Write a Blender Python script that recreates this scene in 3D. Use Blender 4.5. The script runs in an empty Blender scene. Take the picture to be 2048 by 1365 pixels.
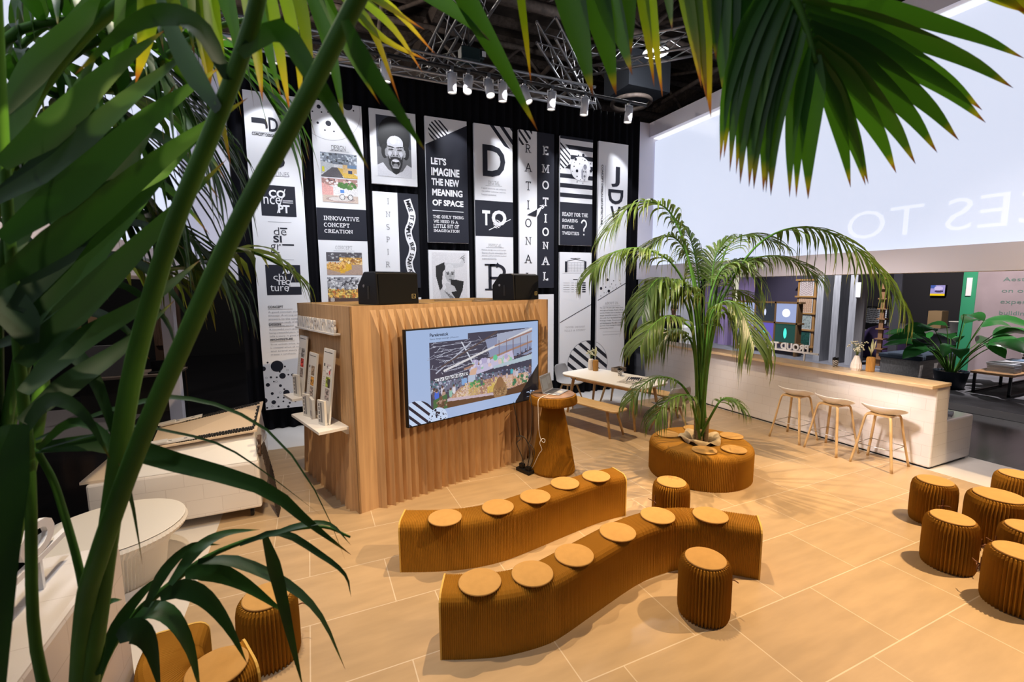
import bpy, math, random
import numpy as np
from mathutils import Vector, Matrix

random.seed(7)
rng = np.random.default_rng(7)
PI = math.pi
sc = bpy.context.scene
COL = sc.collection

# ---------------------------------------------------------------- camera
cam_d = bpy.data.cameras.new('camera')
cam_d.sensor_width = 36.0
cam_d.lens = 910.0 / 2048.0 * 36.0
cam_d.clip_start = 0.05
cam_d.clip_end = 200
cam_d.dof.use_dof = True
cam_d.dof.focus_distance = 4.6
cam_d.dof.aperture_fstop = 4.0
cam = bpy.data.objects.new('camera', cam_d)
COL.objects.link(cam)
_y, _p, _r = math.radians(23.935), math.radians(6.874), math.radians(-0.4795)
_F = Vector((math.sin(_y), math.cos(_y), 0)); _R = Vector((math.cos(_y), -math.sin(_y), 0)); _U = Vector((0, 0, 1))
F2 = _F*math.cos(_p) - _U*math.sin(_p); U2 = _U*math.cos(_p) + _F*math.sin(_p)
R3 = _R*math.cos(_r) + U2*math.sin(_r); U3 = U2*math.cos(_r) - _R*math.sin(_r)
M = Matrix((R3, U3, -F2)).transposed().to_4x4()
M.translation = Vector((0, 0, 2.35))
cam.matrix_world = M
sc.camera = cam

# ---------------------------------------------------------------- world, lights, exposure
w = bpy.data.worlds.new('hall_ambient'); sc.world = w
w.use_nodes = True
w.node_tree.nodes['Background'].inputs[0].default_value = (0.55, 0.6, 0.75, 1)
w.node_tree.nodes['Background'].inputs[1].default_value = 0.06
sc.view_settings.view_transform = 'Standard'
sc.view_settings.look = 'None'
sc.view_settings.exposure = 0.0
sc.view_settings.gamma = 1.0
sc.view_settings.use_curve_mapping = False

def spot(name, loc, tgt, power, color, cone=60, blend=0.5, r=0.05):
    d = bpy.data.lights.new(name, 'SPOT')
    d.energy = power; d.color = color; d.spot_size = math.radians(cone); d.spot_blend = blend
    d.shadow_soft_size = r
    o = bpy.data.objects.new(name, d); COL.objects.link(o)
    o.location = loc
    o.rotation_euler = (Vector(tgt)-Vector(loc)).to_track_quat('-Z', 'Y').to_euler()
    return o
WARM = (1.0, 0.71, 0.40)
WARM2 = (1.0, 0.77, 0.50)
COOL = (0.90, 0.93, 1.0)
# stage lamps on the ceiling trusses above the floor (outside the frame)
spot('stage_spot', (6.6, 0.6, 6.2), (4.9, 2.0, 0), 3300, WARM, 58, 0.9)
spot('stage_spot', (5.2, -0.4, 6.3), (1.9, 4.9, 1.0), 2000, WARM, 40, 0.7)
spot('stage_spot', (2.6, 3.7, 6.4), (2.0, 2.9, 0), 1200, WARM, 66, 0.8)
spot('stage_spot', (3.0, 7.2, 6.2), (4.7, 5.0, 0), 1250, WARM2, 56, 0.8)
spot('stage_spot', (-0.6, 3.4, 6.2), (0.0, 4.0, 0.3), 760, WARM2, 64, 0.7)
spot('stage_spot', (-0.2, 1.6, 6.2), (-1.2, 2.6, 0.8), 420, COOL, 60, 0.7)
spot('stage_spot', (0.4, 3.4, 5.8), (7.1, 4.3, 0.5), 3600, (1.0, 0.87, 0.80), 32, 0.8, 0.55)  # fill spot added to brighten the bar front and its stools
spot('stage_spot', (4.6, 1.6, 6.2), (7.6, 2.7, 0.3), 420, (1.0, 0.88, 0.8), 42, 0.8)
# lamps shining through the foreground foliage
spot('stage_spot', (-0.5, 2.8, 5.6), (-0.3, 0.9, 2.9), 360, (1, 0.9, 0.6), 50, 0.6)
spot('stage_spot', (1.4, 2.6, 5.8), (0.9, 0.8, 3.1), 330, (1, 0.92, 0.75), 60, 0.6)
spot('stage_spot', (1.9, -0.5, 5.2), (-0.38, 0.95, 2.85), 330, (1, 0.86, 0.6), 17, 0.3, 0.02)

# thin beams added to put dapples of light on single foreground palm leaves
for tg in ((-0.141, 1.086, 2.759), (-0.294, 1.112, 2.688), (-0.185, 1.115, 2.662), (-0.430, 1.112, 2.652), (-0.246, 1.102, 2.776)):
    spot('dapple_spot', (1.9, -0.5, 5.2), tg, 1700, (1.0, 0.76, 0.34), 1.0, 0.15, 0.004)

# ---------------------------------------------------------------- helpers
def newobj(name, data=None):
    o = bpy.data.objects.new(name, data); COL.objects.link(o); return o

def thing(name, label, cat, loc=(0, 0, 0), rotz=0.0, group=None):
    o = newobj(name); o.location = loc; o.rotation_euler = (0, 0, rotz)
    o.empty_display_size = 0.1
    o['label'] = label; o['category'] = cat
    if group: o['group'] = group
    return o

def tag(o, label, cat, group=None):
    o['label'] = label; o['category'] = cat
    if group: o['group'] = group
    return o

def struct(o):
    o['kind'] = 'structure'; return o

def dup(root, loc, rotz=None, label=None, group=None, scale=None):
    r = root.copy(); COL.objects.link(r); r.location = loc
    if rotz is not None: r.rotation_euler = (0, 0, rotz)
    if scale: r.scale = scale
    if label: r['label'] = label
    if group: r['group'] = group
    for ch in list(root.children):
        c = ch.copy(); COL.objects.link(c); c.parent = r
        for g in list(ch.children):
            d = g.copy(); COL.objects.link(d); d.parent = c
    return r

def inv_of(o):
    m = Matrix.LocRotScale(o.location, o.rotation_euler, o.scale)
    if o.parent: m = Matrix.LocRotScale(o.parent.location, o.parent.rotation_euler, o.parent.scale) @ o.matrix_parent_inverse @ m
    return m.inverted()

class MB:
    def __init__(s):
        s.v = []; s.f = []; s.m = []; s.s = []; s.t = {}
    def add(s, vs, fs, m=0, sm=False):
        b = len(s.v); s.v += [tuple(p) for p in vs]
        for f in fs:
            s.f.append(tuple(b+i for i in f)); s.m.append(m); s.s.append(sm)
        return b
    def box2(s, x0, x1, y0, y1, z0, z1, m=0):
        s.add([(x0,y0,z0),(x1,y0,z0),(x1,y1,z0),(x0,y1,z0),(x0,y0,z1),(x1,y0,z1),(x1,y1,z1),(x0,y1,z1)],
              [(3,2,1,0),(4,5,6,7),(0,1,5,4),(1,2,6,5),(2,3,7,6),(3,0,4,7)], m)
        return s
    def box(s, c, d, rz=0.0, m=0, mat=None):
        hx, hy, hz = d[0]/2, d[1]/2, d[2]/2
        mm = mat or Matrix.Rotation(rz, 3, 'Z')
        vs = []
        for z in (-hz, hz):
            for x, y in ((-hx,-hy),(hx,-hy),(hx,hy),(-hx,hy)):
                p = mm @ Vector((x, y, z)); vs.append((p.x+c[0], p.y+c[1], p.z+c[2]))
        s.add(vs, [(3,2,1,0),(4,5,6,7),(0,1,5,4),(1,2,6,5),(2,3,7,6),(3,0,4,7)], m)
        return s
    def hexa(s, a, m=0):      # eight corners, bottom ring then top ring
        s.add(a, [(3,2,1,0),(4,5,6,7),(0,1,5,4),(1,2,6,5),(2,3,7,6),(3,0,4,7)], m); return s
    def tube(s, pts, r, n=8, m=0, caps=True, sm=True, flat=1.0, ref=None):
        pts = [Vector(p) for p in pts]; k = len(pts)
        rs = r if isinstance(r, (list, tuple)) else [r]*k
        T0 = (pts[1]-pts[0]).normalized()
        up = Vector(ref) if ref else (Vector((0,0,1)) if abs(T0.z) < .9 else Vector((1,0,0)))
        vs = []; prev = None
        for i, p in enumerate(pts):
            T = (pts[min(i+1,k-1)]-pts[max(i-1,0)])
            T = T.normalized() if T.length > 1e-9 else T0
            if prev is None: A = (up - T*up.dot(T)).normalized()
            else:
                A = prev - T*prev.dot(T)
                A = A.normalized() if A.length > 1e-6 else prev
            prev = A; B = T.cross(A)
            for j in range(n):
                a = 2*PI*j/n + PI/n
                q = p + A*(math.cos(a)*rs[i]*flat) + B*(math.sin(a)*rs[i]); vs.append(tuple(q))
        fs = []
        for i in range(k-1):
            for j in range(n):
                a = i*n+j; b = i*n+(j+1) % n
                fs.append((a, b, b+n, a+n))
        base = s.add(vs, fs, m, sm)
        if caps:
            s.f.append(tuple(base+j for j in reversed(range(n)))); s.m.append(m); s.s.append(False)
            s.f.append(tuple(base+(k-1)*n+j for j in range(n))); s.m.append(m); s.s.append(False)
        return s
    def lathe(s, prof, n=32, c=(0,0), m=0, sm=True, cap0=True, cap1=True, rad=None):
        vs = []
        for (r, z) in prof:
            for j in range(n):
                a = 2*PI*j/n
                rr = r if rad is None else rad(r, z, j)
                vs.append((c[0]+rr*math.cos(a), c[1]+rr*math.sin(a), z))
        fs = []; k = len(prof)
        for i in range(k-1):
            for j in range(n):
                a = i*n+j; b = i*n+(j+1) % n
                fs.append((a, b, b+n, a+n))
        base = s.add(vs, fs, m, sm)
        if cap0: s.f.append(tuple(base+j for j in reversed(range(n)))); s.m.append(m); s.s.append(False)
        if cap1: s.f.append(tuple(base+(k-1)*n+j for j in range(n))); s.m.append(m); s.s.append(False)
        return s
    def prism(s, poly, z0, z1, m=0):
        n = len(poly)
        s.add([(x,y,z0) for x,y in poly]+[(x,y,z1) for x,y in poly],
              [tuple(reversed(range(n))), tuple(range(n,2*n))]+[(i,(i+1)%n,n+(i+1)%n,n+i) for i in range(n)], m)
        return s
    def grid(s, P, m=0, sm=True, closed=False):    # P[i][j] points
        a = len(P); b = len(P[0])
        vs = [p for row in P for p in row]
        fs = [(i*b+j, i*b+j+1, (i+1)*b+j+1, (i+1)*b+j) for i in range(a-1) for j in range(b-1)]
        if closed: fs += [(i*b+b-1, i*b, (i+1)*b, (i+1)*b+b-1) for i in range(a-1)]
        s.add(vs, fs, m, sm); return s
    def build(s, name, mats, parent=None, world=False, bevel=0.0, subsurf=0, solid=0.0, segs=2):
        me = bpy.data.meshes.new(name)
        me.from_pydata(s.v, [], s.f)
        mats = mats if isinstance(mats, (list, tuple)) else [mats]
        for q in mats: me.materials.append(q)
        me.polygons.foreach_set('material_index', s.m)
        me.polygons.foreach_set('use_smooth', s.s)
        if s.t:
            for nm, vals in s.t.items():
                at = me.attributes.new(nm, 'FLOAT', 'POINT'); at.data.foreach_set('value', vals)
        me.update()
        o = newobj(name, me)
        if parent:
            o.parent = parent
            if world: o.matrix_parent_inverse = inv_of(parent)
        if solid:
            q = o.modifiers.new('solid', 'SOLIDIFY'); q.thickness = solid; q.offset = 0
        if bevel:
            q = o.modifiers.new('bevel', 'BEVEL'); q.width = bevel; q.segments = segs; q.limit_method = 'ANGLE'; q.angle_limit = 0.7
        if subsurf:
            q = o.modifiers.new('sub', 'SUBSURF'); q.levels = subsurf; q.render_levels = subsurf
        return o

def crom(pts, n):
    P = [Vector(p) for p in pts]; P = [P[0]*2-P[1]] + P + [P[-1]*2-P[-2]]
    k = len(P)-3; out = []
    for i in range(n+1):
        u = i/n*k; j = min(int(u), k-1); t = u-j
        a, b, c, d = P[j:j+4]
        out.append(0.5*((2*b)+(c-a)*t+(2*a-5*b+4*c-d)*t*t+(3*b-3*c+d-a)*t**3))
    return out

def arclen(pts, step):           # resample a polyline at even steps
    P = crom(pts, 80); L = [0]
    for a, b in zip(P, P[1:]): L.append(L[-1]+(b-a).length)
    n = max(2, round(L[-1]/step)); out = []; j = 0
    for i in range(n+1):
        d = L[-1]*i/n
        while j < len(L)-2 and L[j+1] < d: j += 1
        t = (d-L[j])/max(1e-9, L[j+1]-L[j]); out.append(P[j].lerp(P[j+1], min(1, t)))
    return out

# ---------------------------------------------------------------- materials
def nodes_of(name):
    m = bpy.data.materials.new(name); m.use_nodes = True
    nt = m.node_tree; return m, nt, nt.nodes, nt.links, nt.nodes['Principled BSDF']

def mat(name, col, rough=0.5, metal=0.0, spec=0.5, noise=0.0, nscale=8.0, bump=0.0, bscale=60.0, stretch=None, coat=0.0):
    m, nt, N, L, b = nodes_of(name)
    b.inputs['Base Color'].default_value = (*col, 1); b.inputs['Roughness'].default_value = rough
    b.inputs['Metallic'].default_value = metal; b.inputs['Specular IOR Level'].default_value = spec
    b.inputs['Coat Weight'].default_value = coat
    tc = N.new('ShaderNodeTexCoord'); mp = N.new('ShaderNodeMapping'); L.new(tc.outputs['Object'], mp.inputs[0])
    if stretch: mp.inputs['Scale'].default_value = stretch
    if noise:
        n = N.new('ShaderNodeTexNoise'); n.inputs['Scale'].default_value = nscale; n.inputs['Detail'].default_value = 5
        L.new(mp.outputs[0], n.inputs['Vector'])
        r = N.new('ShaderNodeValToRGB'); L.new(n.outputs[0], r.inputs[0])
        r.color_ramp.elements[0].position = 0.3; r.color_ramp.elements[1].position = 0.7
        r.color_ramp.elements[0].color = (*[c*(1-noise) for c in col], 1)
        r.color_ramp.elements[1].color = (*[min(1, c*(1+noise)) for c in col], 1)
        L.new(r.outputs[0], b.inputs['Base Color'])
    if bump:
        n2 = N.new('ShaderNodeTexNoise'); n2.inputs['Scale'].default_value = bscale; n2.inputs['Detail'].default_value = 3
        L.new(mp.outputs[0], n2.inputs['Vector'])
        bp = N.new('ShaderNodeBump'); bp.inputs['Strength'].default_value = bump; bp.inputs['Distance'].default_value = 0.01
        L.new(n2.outputs[0], bp.inputs['Height']); L.new(bp.outputs[0], b.inputs['Normal'])
    return m

def emit(name, col, strength=1.0, rough=0.3, base=None):
    m, nt, N, L, b = nodes_of(name)
    b.inputs['Base Color'].default_value = (*(base or (0.1, 0.1, 0.1)), 1); b.inputs['Roughness'].default_value = rough
    b.inputs['Emission Color'].default_value = (*col, 1); b.inputs['Emission Strength'].default_value = strength
    return m

def wood(name, c0, c1, rough=0.5, scale=(2, 30, 30), coat=0.0):
    m, nt, N, L, b = nodes_of(name)
    tc = N.new('ShaderNodeTexCoord'); mp = N.new('ShaderNodeMapping'); mp.inputs['Scale'].default_value = scale
    L.new(tc.outputs['Object'], mp.inputs[0])
    n = N.new('ShaderNodeTexNoise'); n.inputs['Scale'].default_value = 1.5; n.inputs['Detail'].default_value = 6; n.inputs['Distortion'].default_value = 0.6
    L.new(mp.outputs[0], n.inputs['Vector'])
    r = N.new('ShaderNodeValToRGB'); r.color_ramp.elements[0].position = 0.32; r.color_ramp.elements[1].position = 0.68
    r.color_ramp.elements[0].color = (*c0, 1); r.color_ramp.elements[1].color = (*c1, 1)
    L.new(n.outputs[0], r.inputs[0]); L.new(r.outputs[0], b.inputs['Base Color'])
    b.inputs['Roughness'].default_value = rough; b.inputs['Coat Weight'].default_value = coat
    return m

def tiles(name, c0, c1, grout, tw, th, off, freq, mortar, rough, plane='XY', shift=(0, 0), bump=0.3, streak=0.0, spec=0.5):
    m, nt, N, L, b = nodes_of(name)
    tc = N.new('ShaderNodeTexCoord'); sp = N.new('ShaderNodeSeparateXYZ'); cb = N.new('ShaderNodeCombineXYZ')
    L.new(tc.outputs['Object'], sp.inputs[0])
    for k, a in enumerate(plane):
        q = N.new('ShaderNodeMath'); q.operation = 'ADD'; q.inputs[1].default_value = shift[k]
        L.new(sp.outputs['XYZ'.index(a)], q.inputs[0]); L.new(q.outputs[0], cb.inputs[k])
    br = N.new('ShaderNodeTexBrick'); L.new(cb.outputs[0], br.inputs['Vector'])
    br.offset = off; br.offset_frequency = freq; br.squash = 1
    br.inputs['Scale'].default_value = 1; br.inputs['Brick Width'].default_value = tw; br.inputs['Row Height'].default_value = th
    br.inputs['Mortar Size'].default_value = mortar; br.inputs['Mortar Smooth'].default_value = 0.1; br.inputs['Bias'].default_value = 0
    br.inputs['Color1'].default_value = (*c0, 1); br.inputs['Color2'].default_value = (*c1, 1); br.inputs['Mortar'].default_value = (*grout, 1)
    out = br.outputs['Color']
    if streak:
        n = N.new('ShaderNodeTexNoise'); n.inputs['Scale'].default_value = 1.0; n.inputs['Detail'].default_value = 6
        mp = N.new('ShaderNodeMapping'); mp.inputs['Scale'].default_value = (2.0, 9.0, 1); L.new(cb.outputs[0], mp.inputs[0]); L.new(mp.outputs[0], n.inputs['Vector'])
        r = N.new('ShaderNodeMapRange'); r.inputs['From Min'].default_value = 0.25; r.inputs['From Max'].default_value = 0.75
        r.inputs['To Min'].default_value = 1-streak; r.inputs['To Max'].default_value = 1+streak*0.5; L.new(n.outputs[0], r.inputs[0])
        mx = N.new('ShaderNodeVectorMath'); mx.operation = 'SCALE'; L.new(out, mx.inputs[0]); L.new(r.outputs[0], mx.inputs['Scale'])
        out = mx.outputs[0]
    L.new(out, b.inputs['Base Color'])
    b.inputs['Roughness'].default_value = rough; b.inputs['Specular IOR Level'].default_value = spec
    if bump:
        bp = N.new('ShaderNodeBump'); bp.inputs['Strength'].default_value = bump; bp.inputs['Distance'].default_value = 0.004; bp.invert = True
        L.new(br.outputs['Fac'], bp.inputs['Height']); L.new(bp.outputs[0], b.inputs['Normal'])
    return m

def leafmat(name, ramp, rough=0.5, trans=0.45, vary=0.35):
    m, nt, N, L, b = nodes_of(name)
    at = N.new('ShaderNodeAttribute'); at.attribute_name = 'along'
    r = N.new('ShaderNodeValToRGB'); el = r.color_ramp.elements
    el[0].position = ramp[0][0]; el[0].color = (*ramp[0][1], 1); el[1].position = ramp[-1][0]; el[1].color = (*ramp[-1][1], 1)
    for p, c in ramp[1:-1]:
        e = el.new(p); e.color = (*c, 1)
    L.new(at.outputs['Fac'], r.inputs[0])
    a2 = N.new('ShaderNodeAttribute'); a2.attribute_name = 'shade'
    mr = N.new('ShaderNodeMapRange'); mr.inputs['To Min'].default_value = 1-vary; mr.inputs['To Max'].default_value = 1+vary
    L.new(a2.outputs['Fac'], mr.inputs[0])
    mx = N.new('ShaderNodeVectorMath'); mx.operation = 'SCALE'; L.new(r.outputs[0], mx.inputs[0]); L.new(mr.outputs[0], mx.inputs['Scale'])
    L.new(mx.outputs[0], b.inputs['Base Color']); b.inputs['Roughness'].default_value = rough
    tr = N.new('ShaderNodeBsdfTranslucent')
    tcol = N.new('ShaderNodeVectorMath'); tcol.operation = 'MULTIPLY'; tcol.inputs[1].default_value = (1.5, 1.35, 0.5)
    L.new(mx.outputs[0], tcol.inputs[0]); L.new(tcol.outputs[0], tr.inputs[0])
    ms = N.new('ShaderNodeMixShader'); ms.inputs[0].default_value = trans
    L.new(b.outputs[0], ms.inputs[1]); L.new(tr.outputs[0], ms.inputs[2])
    L.new(ms.outputs[0], N['Material Output'].inputs[0])
    return m

def picmat(name, emission=0.0, rough=0.5):
    m, nt, N, L, b = nodes_of(name)
    at = N.new('ShaderNodeAttribute'); at.attribute_name = 'ink'
    b.inputs['Roughness'].default_value = rough
    if emission:
        b.inputs['Base Color'].default_value = (0.02, 0.02, 0.02, 1)
        L.new(at.outputs['Color'], b.inputs['Emission Color']); b.inputs['Emission Strength'].default_value = emission
    else: L.new(at.outputs['Color'], b.inputs['Base Color'])
    return m

M_white = mat('white_lacquer', (0.80, 0.79, 0.79), 0.35)
M_offwhite = mat('white_card', (0.78, 0.77, 0.75), 0.6)
M_canvas = mat('banner_canvas', (0.82, 0.82, 0.84), 0.55, bump=0.05, bscale=200)
M_ink = mat('charcoal_print', (0.016, 0.017, 0.027), 0.65, spec=0.3)
M_inkgrey = mat('grey_print', (0.30, 0.30, 0.33), 0.6)
M_inkwhite = mat('white_print', (0.82, 0.82, 0.84), 0.55)
M_black = mat('black_plastic', (0.006, 0.006, 0.007), 0.5, spec=0.3)
M_grille = mat('black_grille', (0.006, 0.006, 0.006), 0.75, spec=0.2, bump=0.4, bscale=600)
M_drape = mat('black_drape', (0.006, 0.006, 0.008), 0.95, spec=0.1)
M_steel = mat('brushed_steel', (0.55, 0.55, 0.56), 0.35, 1.0)
M_alu = mat('aluminium_truss', (0.42, 0.42, 0.43), 0.45, 0.8)
M_dark = mat('dark_steel', (0.03, 0.028, 0.026), 0.6, 0.3)
M_rust = mat('roof_steel', (0.10, 0.075, 0.062), 0.7, noise=0.4)
M_kraft = mat('kraft_paper', (0.31, 0.138, 0.011), 0.75, spec=0.2, noise=0.10, nscale=3, bump=0.05, bscale=250)
M_kraftpale = mat('kraft_board', (0.62, 0.38, 0.08), 0.7)
M_felt = mat('felt_pad', (0.47, 0.265, 0.085), 0.85, spec=0.2, noise=0.05, nscale=20)
M_paperwhite = mat('white_paper_folds', (0.80, 0.76, 0.70), 0.7)
M_ply = wood('plywood', (0.44, 0.265, 0.135), (0.60, 0.38, 0.20), 0.55, (14, 14, 0.7))
M_oak = wood('pale_oak', (0.55, 0.35, 0.15), (0.70, 0.48, 0.23), 0.45, (3, 26, 26), 0.1)
M_oakleg = wood('oak_leg', (0.50, 0.31, 0.13), (0.64, 0.43, 0.20), 0.45, (20, 20, 2))
M_walnut = wood('walnut_top', (0.20, 0.11, 0.06), (0.34, 0.20, 0.12), 0.4, (4, 24, 24))
M_bartop = wood('beech_worktop', (0.58, 0.40, 0.22), (0.72, 0.54, 0.33), 0.4, (24, 2.5, 24), 0.2)
M_tabletop = mat('white_laminate', (0.82, 0.80, 0.77), 0.35)
M_shell = mat('grey_shell', (0.30, 0.29, 0.29), 0.5)
M_shellwhite = mat('white_shell', (0.88, 0.86, 0.85), 0.35)
M_cable = mat('black_cable', (0.012, 0.012, 0.012), 0.5)
M_cablewhite = mat('white_cable', (0.75, 0.74, 0.72), 0.4)
M_sack = mat('jute_sack', (0.50, 0.38, 0.23), 0.9, noise=0.2, nscale=12, bump=0.4, bscale=120)
M_soil = mat('potting_soil', (0.05, 0.035, 0.022), 0.95, noise=0.4, nscale=40)
M_trunk = mat('palm_trunk', (0.16, 0.10, 0.045), 0.8, noise=0.45, nscale=18, bump=0.6, bscale=40, stretch=(1, 1, 6))
M_stem = mat('palm_stem', (0.045, 0.13, 0.012), 0.6, spec=0.25, noise=0.25, nscale=5)
G0 = (0.014, 0.062, 0.010)
M_leafdark = leafmat('palm_leaf_deep', [(0, (0.010, 0.046, 0.006)), (0.90, (0.017, 0.062, 0.006)), (0.95, (0.14, 0.15, 0.015)), (0.98, (0.16, 0.08, 0.02)), (1, (0.10, 0.035, 0.015))], 0.5, 0.30)
M_leafmid = leafmat('palm_leaf_green', [(0, (0.026, 0.105, 0.010)), (0.84, (0.040, 0.130, 0.010)), (0.915, (0.26, 0.26, 0.015)), (0.945, (0.24, 0.10, 0.02)), (1, (0.10, 0.035, 0.02))], 0.42, 0.45)
M_leafgold = leafmat('palm_leaf_yellowing', [(0, (0.055, 0.16, 0.010)), (0.55, (0.15, 0.25, 0.012)), (0.84, (0.40, 0.34, 0.02)), (0.92, (0.36, 0.13, 0.02)), (1, (0.16, 0.06, 0.03))], 0.42, 0.6)
M_leafpalm = leafmat('palm_leaf_olive', [(0, (0.060, 0.115, 0.024)), (0.8, (0.085, 0.140, 0.030)), (1, (0.26, 0.22, 0.06))], 0.38, 0.35, 0.4)
M_leafspath = leafmat('broad_leaf', [(0, (0.02, 0.115, 0.025)), (1, (0.03, 0.15, 0.03))], 0.25, 0.2, 0.5)

# ================================================================ SETTING
M_tile = tiles('beige_stone_tile', (0.475, 0.335, 0.195), (0.43, 0.30, 0.17), (0.62, 0.50, 0.36), 0.89, 0.593, 0.333, 2, 0.0042, 0.34, 'XY', (0.12+0.89*3, -2.07+0.593*8), 0.25, 0.16)
M_wfloor = mat('white_floor', (0.66, 0.62, 0.58), 0.3, noise=0.05, nscale=2)
M_blackfloor = tiles('black_hall_floor', (0.010, 0.010, 0.013), (0.014, 0.014, 0.017), (0.02, 0.02, 0.024), 0.5, 0.25, 0.5, 2, 0.004, 0.16, 'XY', (0, 0), 0.3, 0.3)
M_carpet = mat('grey_carpet', (0.14, 0.14, 0.155), 0.95, noise=0.25, nscale=3, bump=0.3, bscale=300)
M_wtile = tiles('white_glazed_tile', (0.76, 0.72, 0.70), (0.74, 0.70, 0.68), (0.62, 0.57, 0.55), 0.30, 0.15, 0.5, 2, 0.002, 0.16, 'YZ', (0, 0), 0.25)
M_wtilex = tiles('white_glazed_tile_end', (0.76, 0.72, 0.70), (0.74, 0.70, 0.68), (0.62, 0.57, 0.55), 0.30, 0.15, 0.5, 2, 0.002, 0.16, 'XZ', (0, 0), 0.25)
M_frame = mat('light_wall_frame', (0.74, 0.72, 0.80), 0.5)
M_lumi = emit('luminous_fabric', (0.71, 0.775, 0.96), 0.88, 0.35, (0.35, 0.36, 0.38))
M_led = emit('led_edge_strip', (0.95, 0.97, 1.0), 0.98)
M_ceil = mat('dark_roof', (0.045, 0.033, 0.027), 0.9, noise=0.5, nscale=2)

mb = MB(); mb.box2(-0.95, 7.03, -1.5, 7.3, -0.06, 0.0); struct(mb.build('floor', M_tile))
mb = MB()
mb.box2(-2.0, 8.06, 7.3, 8.5, -0.06, -0.001); mb.box2(-2.0, -0.95, -1.5, 7.3, -0.06, -0.001); mb.box2(7.03, 8.06, -1.5, 7.3, -0.06, -0.001)
struct(mb.build('floor_border', M_wfloor))
mb = MB(); mb.box2(-16, -2.0, -3, 30, -0.06, -0.004); mb.box2(-2.0, 8.06, 8.5, 30, -0.06, -0.004); mb.box2(8.06, 45, -3, 30, -0.06, -0.004)
struct(mb.build('floor_hall', M_blackfloor))

# black drape behind the banners
def drape(x0, x1, y, z0, z1, amp=0.035, per=0.17):
    m = MB(); n = int((x1-x0)/per*8)
    P = []
    for z in (z0, (z0+z1)/2, z1):
        P.append([(x0+(x1-x0)*i/n, y+amp*math.sin(2*PI*i/8)+0.012*math.sin(i*0.37), z) for i in range(n+1)])
    m.grid(P); return m
struct(drape(-0.99, 6.84, 8.411, 0.0, 6.0).build('wall_back', M_drape))
struct(drape(-0.99, -1.5, 8.75, 0.0, 2.6).build('wall_back_return', M_drape))

# luminous walls
LY0 = -1.6
def light_wall(name, xf, sgn, ret):
    """xf: x of the inner face; sgn=+1 body goes to +x; ret: width of the return at the far end"""
    x0, x1 = (xf, xf+0.55) if sgn > 0 else (xf-0.55, xf)
    fr = MB()
    fr.box2(x0, x1, LY0, 8.4, 2.48, 2.79)
    fr.box2(x0, x1, LY0, 8.4, 5.60, 5.90)
    fr.box2(x0+0.3 if sgn > 0 else x0, x1 if sgn > 0 else x1-0.3, LY0, 8.4, 2.79, 5.60)
    rx0, rx1 = (xf-ret, x1) if sgn > 0 else (x0, xf+ret)
    fr.box2(rx0, rx1, 8.402, 8.62, 2.48, 5.90)
    f = struct(fr.build(name, M_frame))
    lm = MB(); xa = xf+0.14*sgn
    xs = sorted((xa, xa+0.06*sgn))
    lm.box2(xs[0], xs[1], LY0+0.02, 8.36, 2.80, 5.52)
    lm.build('luminous_panel', M_lumi, f)
    ed = MB(); xs = sorted((xf+0.10*sgn, xf+0.28*sgn))
    ed.box2(xs[0], xs[1], LY0+0.02, 8.37, 5.57, 5.59); 
    ed.build('led_strip', M_led, f)
    return f
WR = light_wall('wall_right', 7.10, 1, 0.26)
WL = light_wall('wall_left', -1.49, -1, 0.49)
# pillar under the corner of the left luminous wall, and its twin on the right
mb = MB(); mb.box2(-2.06, -1.90, 8.42, 8.60, 0, 2.48); struct(mb.build('pillar', M_frame))
mb = MB()
mb.hexa([(7.47,8.55,0),(7.53,8.55,0),(7.53,8.75,0),(7.47,8.75,0),(7.36,8.55,0.85),(7.58,8.55,0.85),(7.58,8.75,0.85),(7.36,8.75,0.85)])
mb.box2(7.36, 7.58, 8.55, 8.75, 0.85, 2.48)
struct(mb.build('pillar', M_frame))

# mirrored raised lettering on the right light wall
# (built after the text helper)

# hall roof: dark deck, purlins and girders
mb = MB(); mb.box2(-18, 46, -6, 32, 11.4, 11.6); struct(mb.build('ceiling', M_ceil))
mb = MB()
for y in np.arange(2, 31, 1.1): mb.box2(-16, 40, y, y+0.10, 11.1, 11.4)
for x in np.arange(-8, 30, 6.0): mb.box2(x, x+0.3, -4, 31, 10.6, 11.1)
struct(mb.build('ceiling_purlins', M_rust))
mb = MB()
for k, y in enumerate((10.5, 15.0, 20.0)):
    mb.tube([(-10, y, 9.0), (24, y, 9.0)], 0.13, 10); mb.tube([(-10, y, 10.4), (24, y, 10.4)], 0.10, 8)
    for i in range(11):
        x = -10+i*3.1
        mb.tube([(x, y, 9.0), (x+1.55, y, 10.4)], 0.06, 6); mb.tube([(x+1.55, y, 10.4), (x+3.1, y, 9.0)], 0.06, 6)
for x in (-4, 1.5, 7, 12.5):
    mb.tube([(x, 4, 9.6), (x+1.5, 24, 9.6)], 0.08, 8)
    mb.tube([(x, 6, 9.6), (x+4, 12, 10.9)], 0.06, 6); mb.tube([(x+5, 8, 9.6), (x+1, 16, 10.9)], 0.06, 6)
struct(mb.build('ceiling_girders', M_rust))

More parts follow.
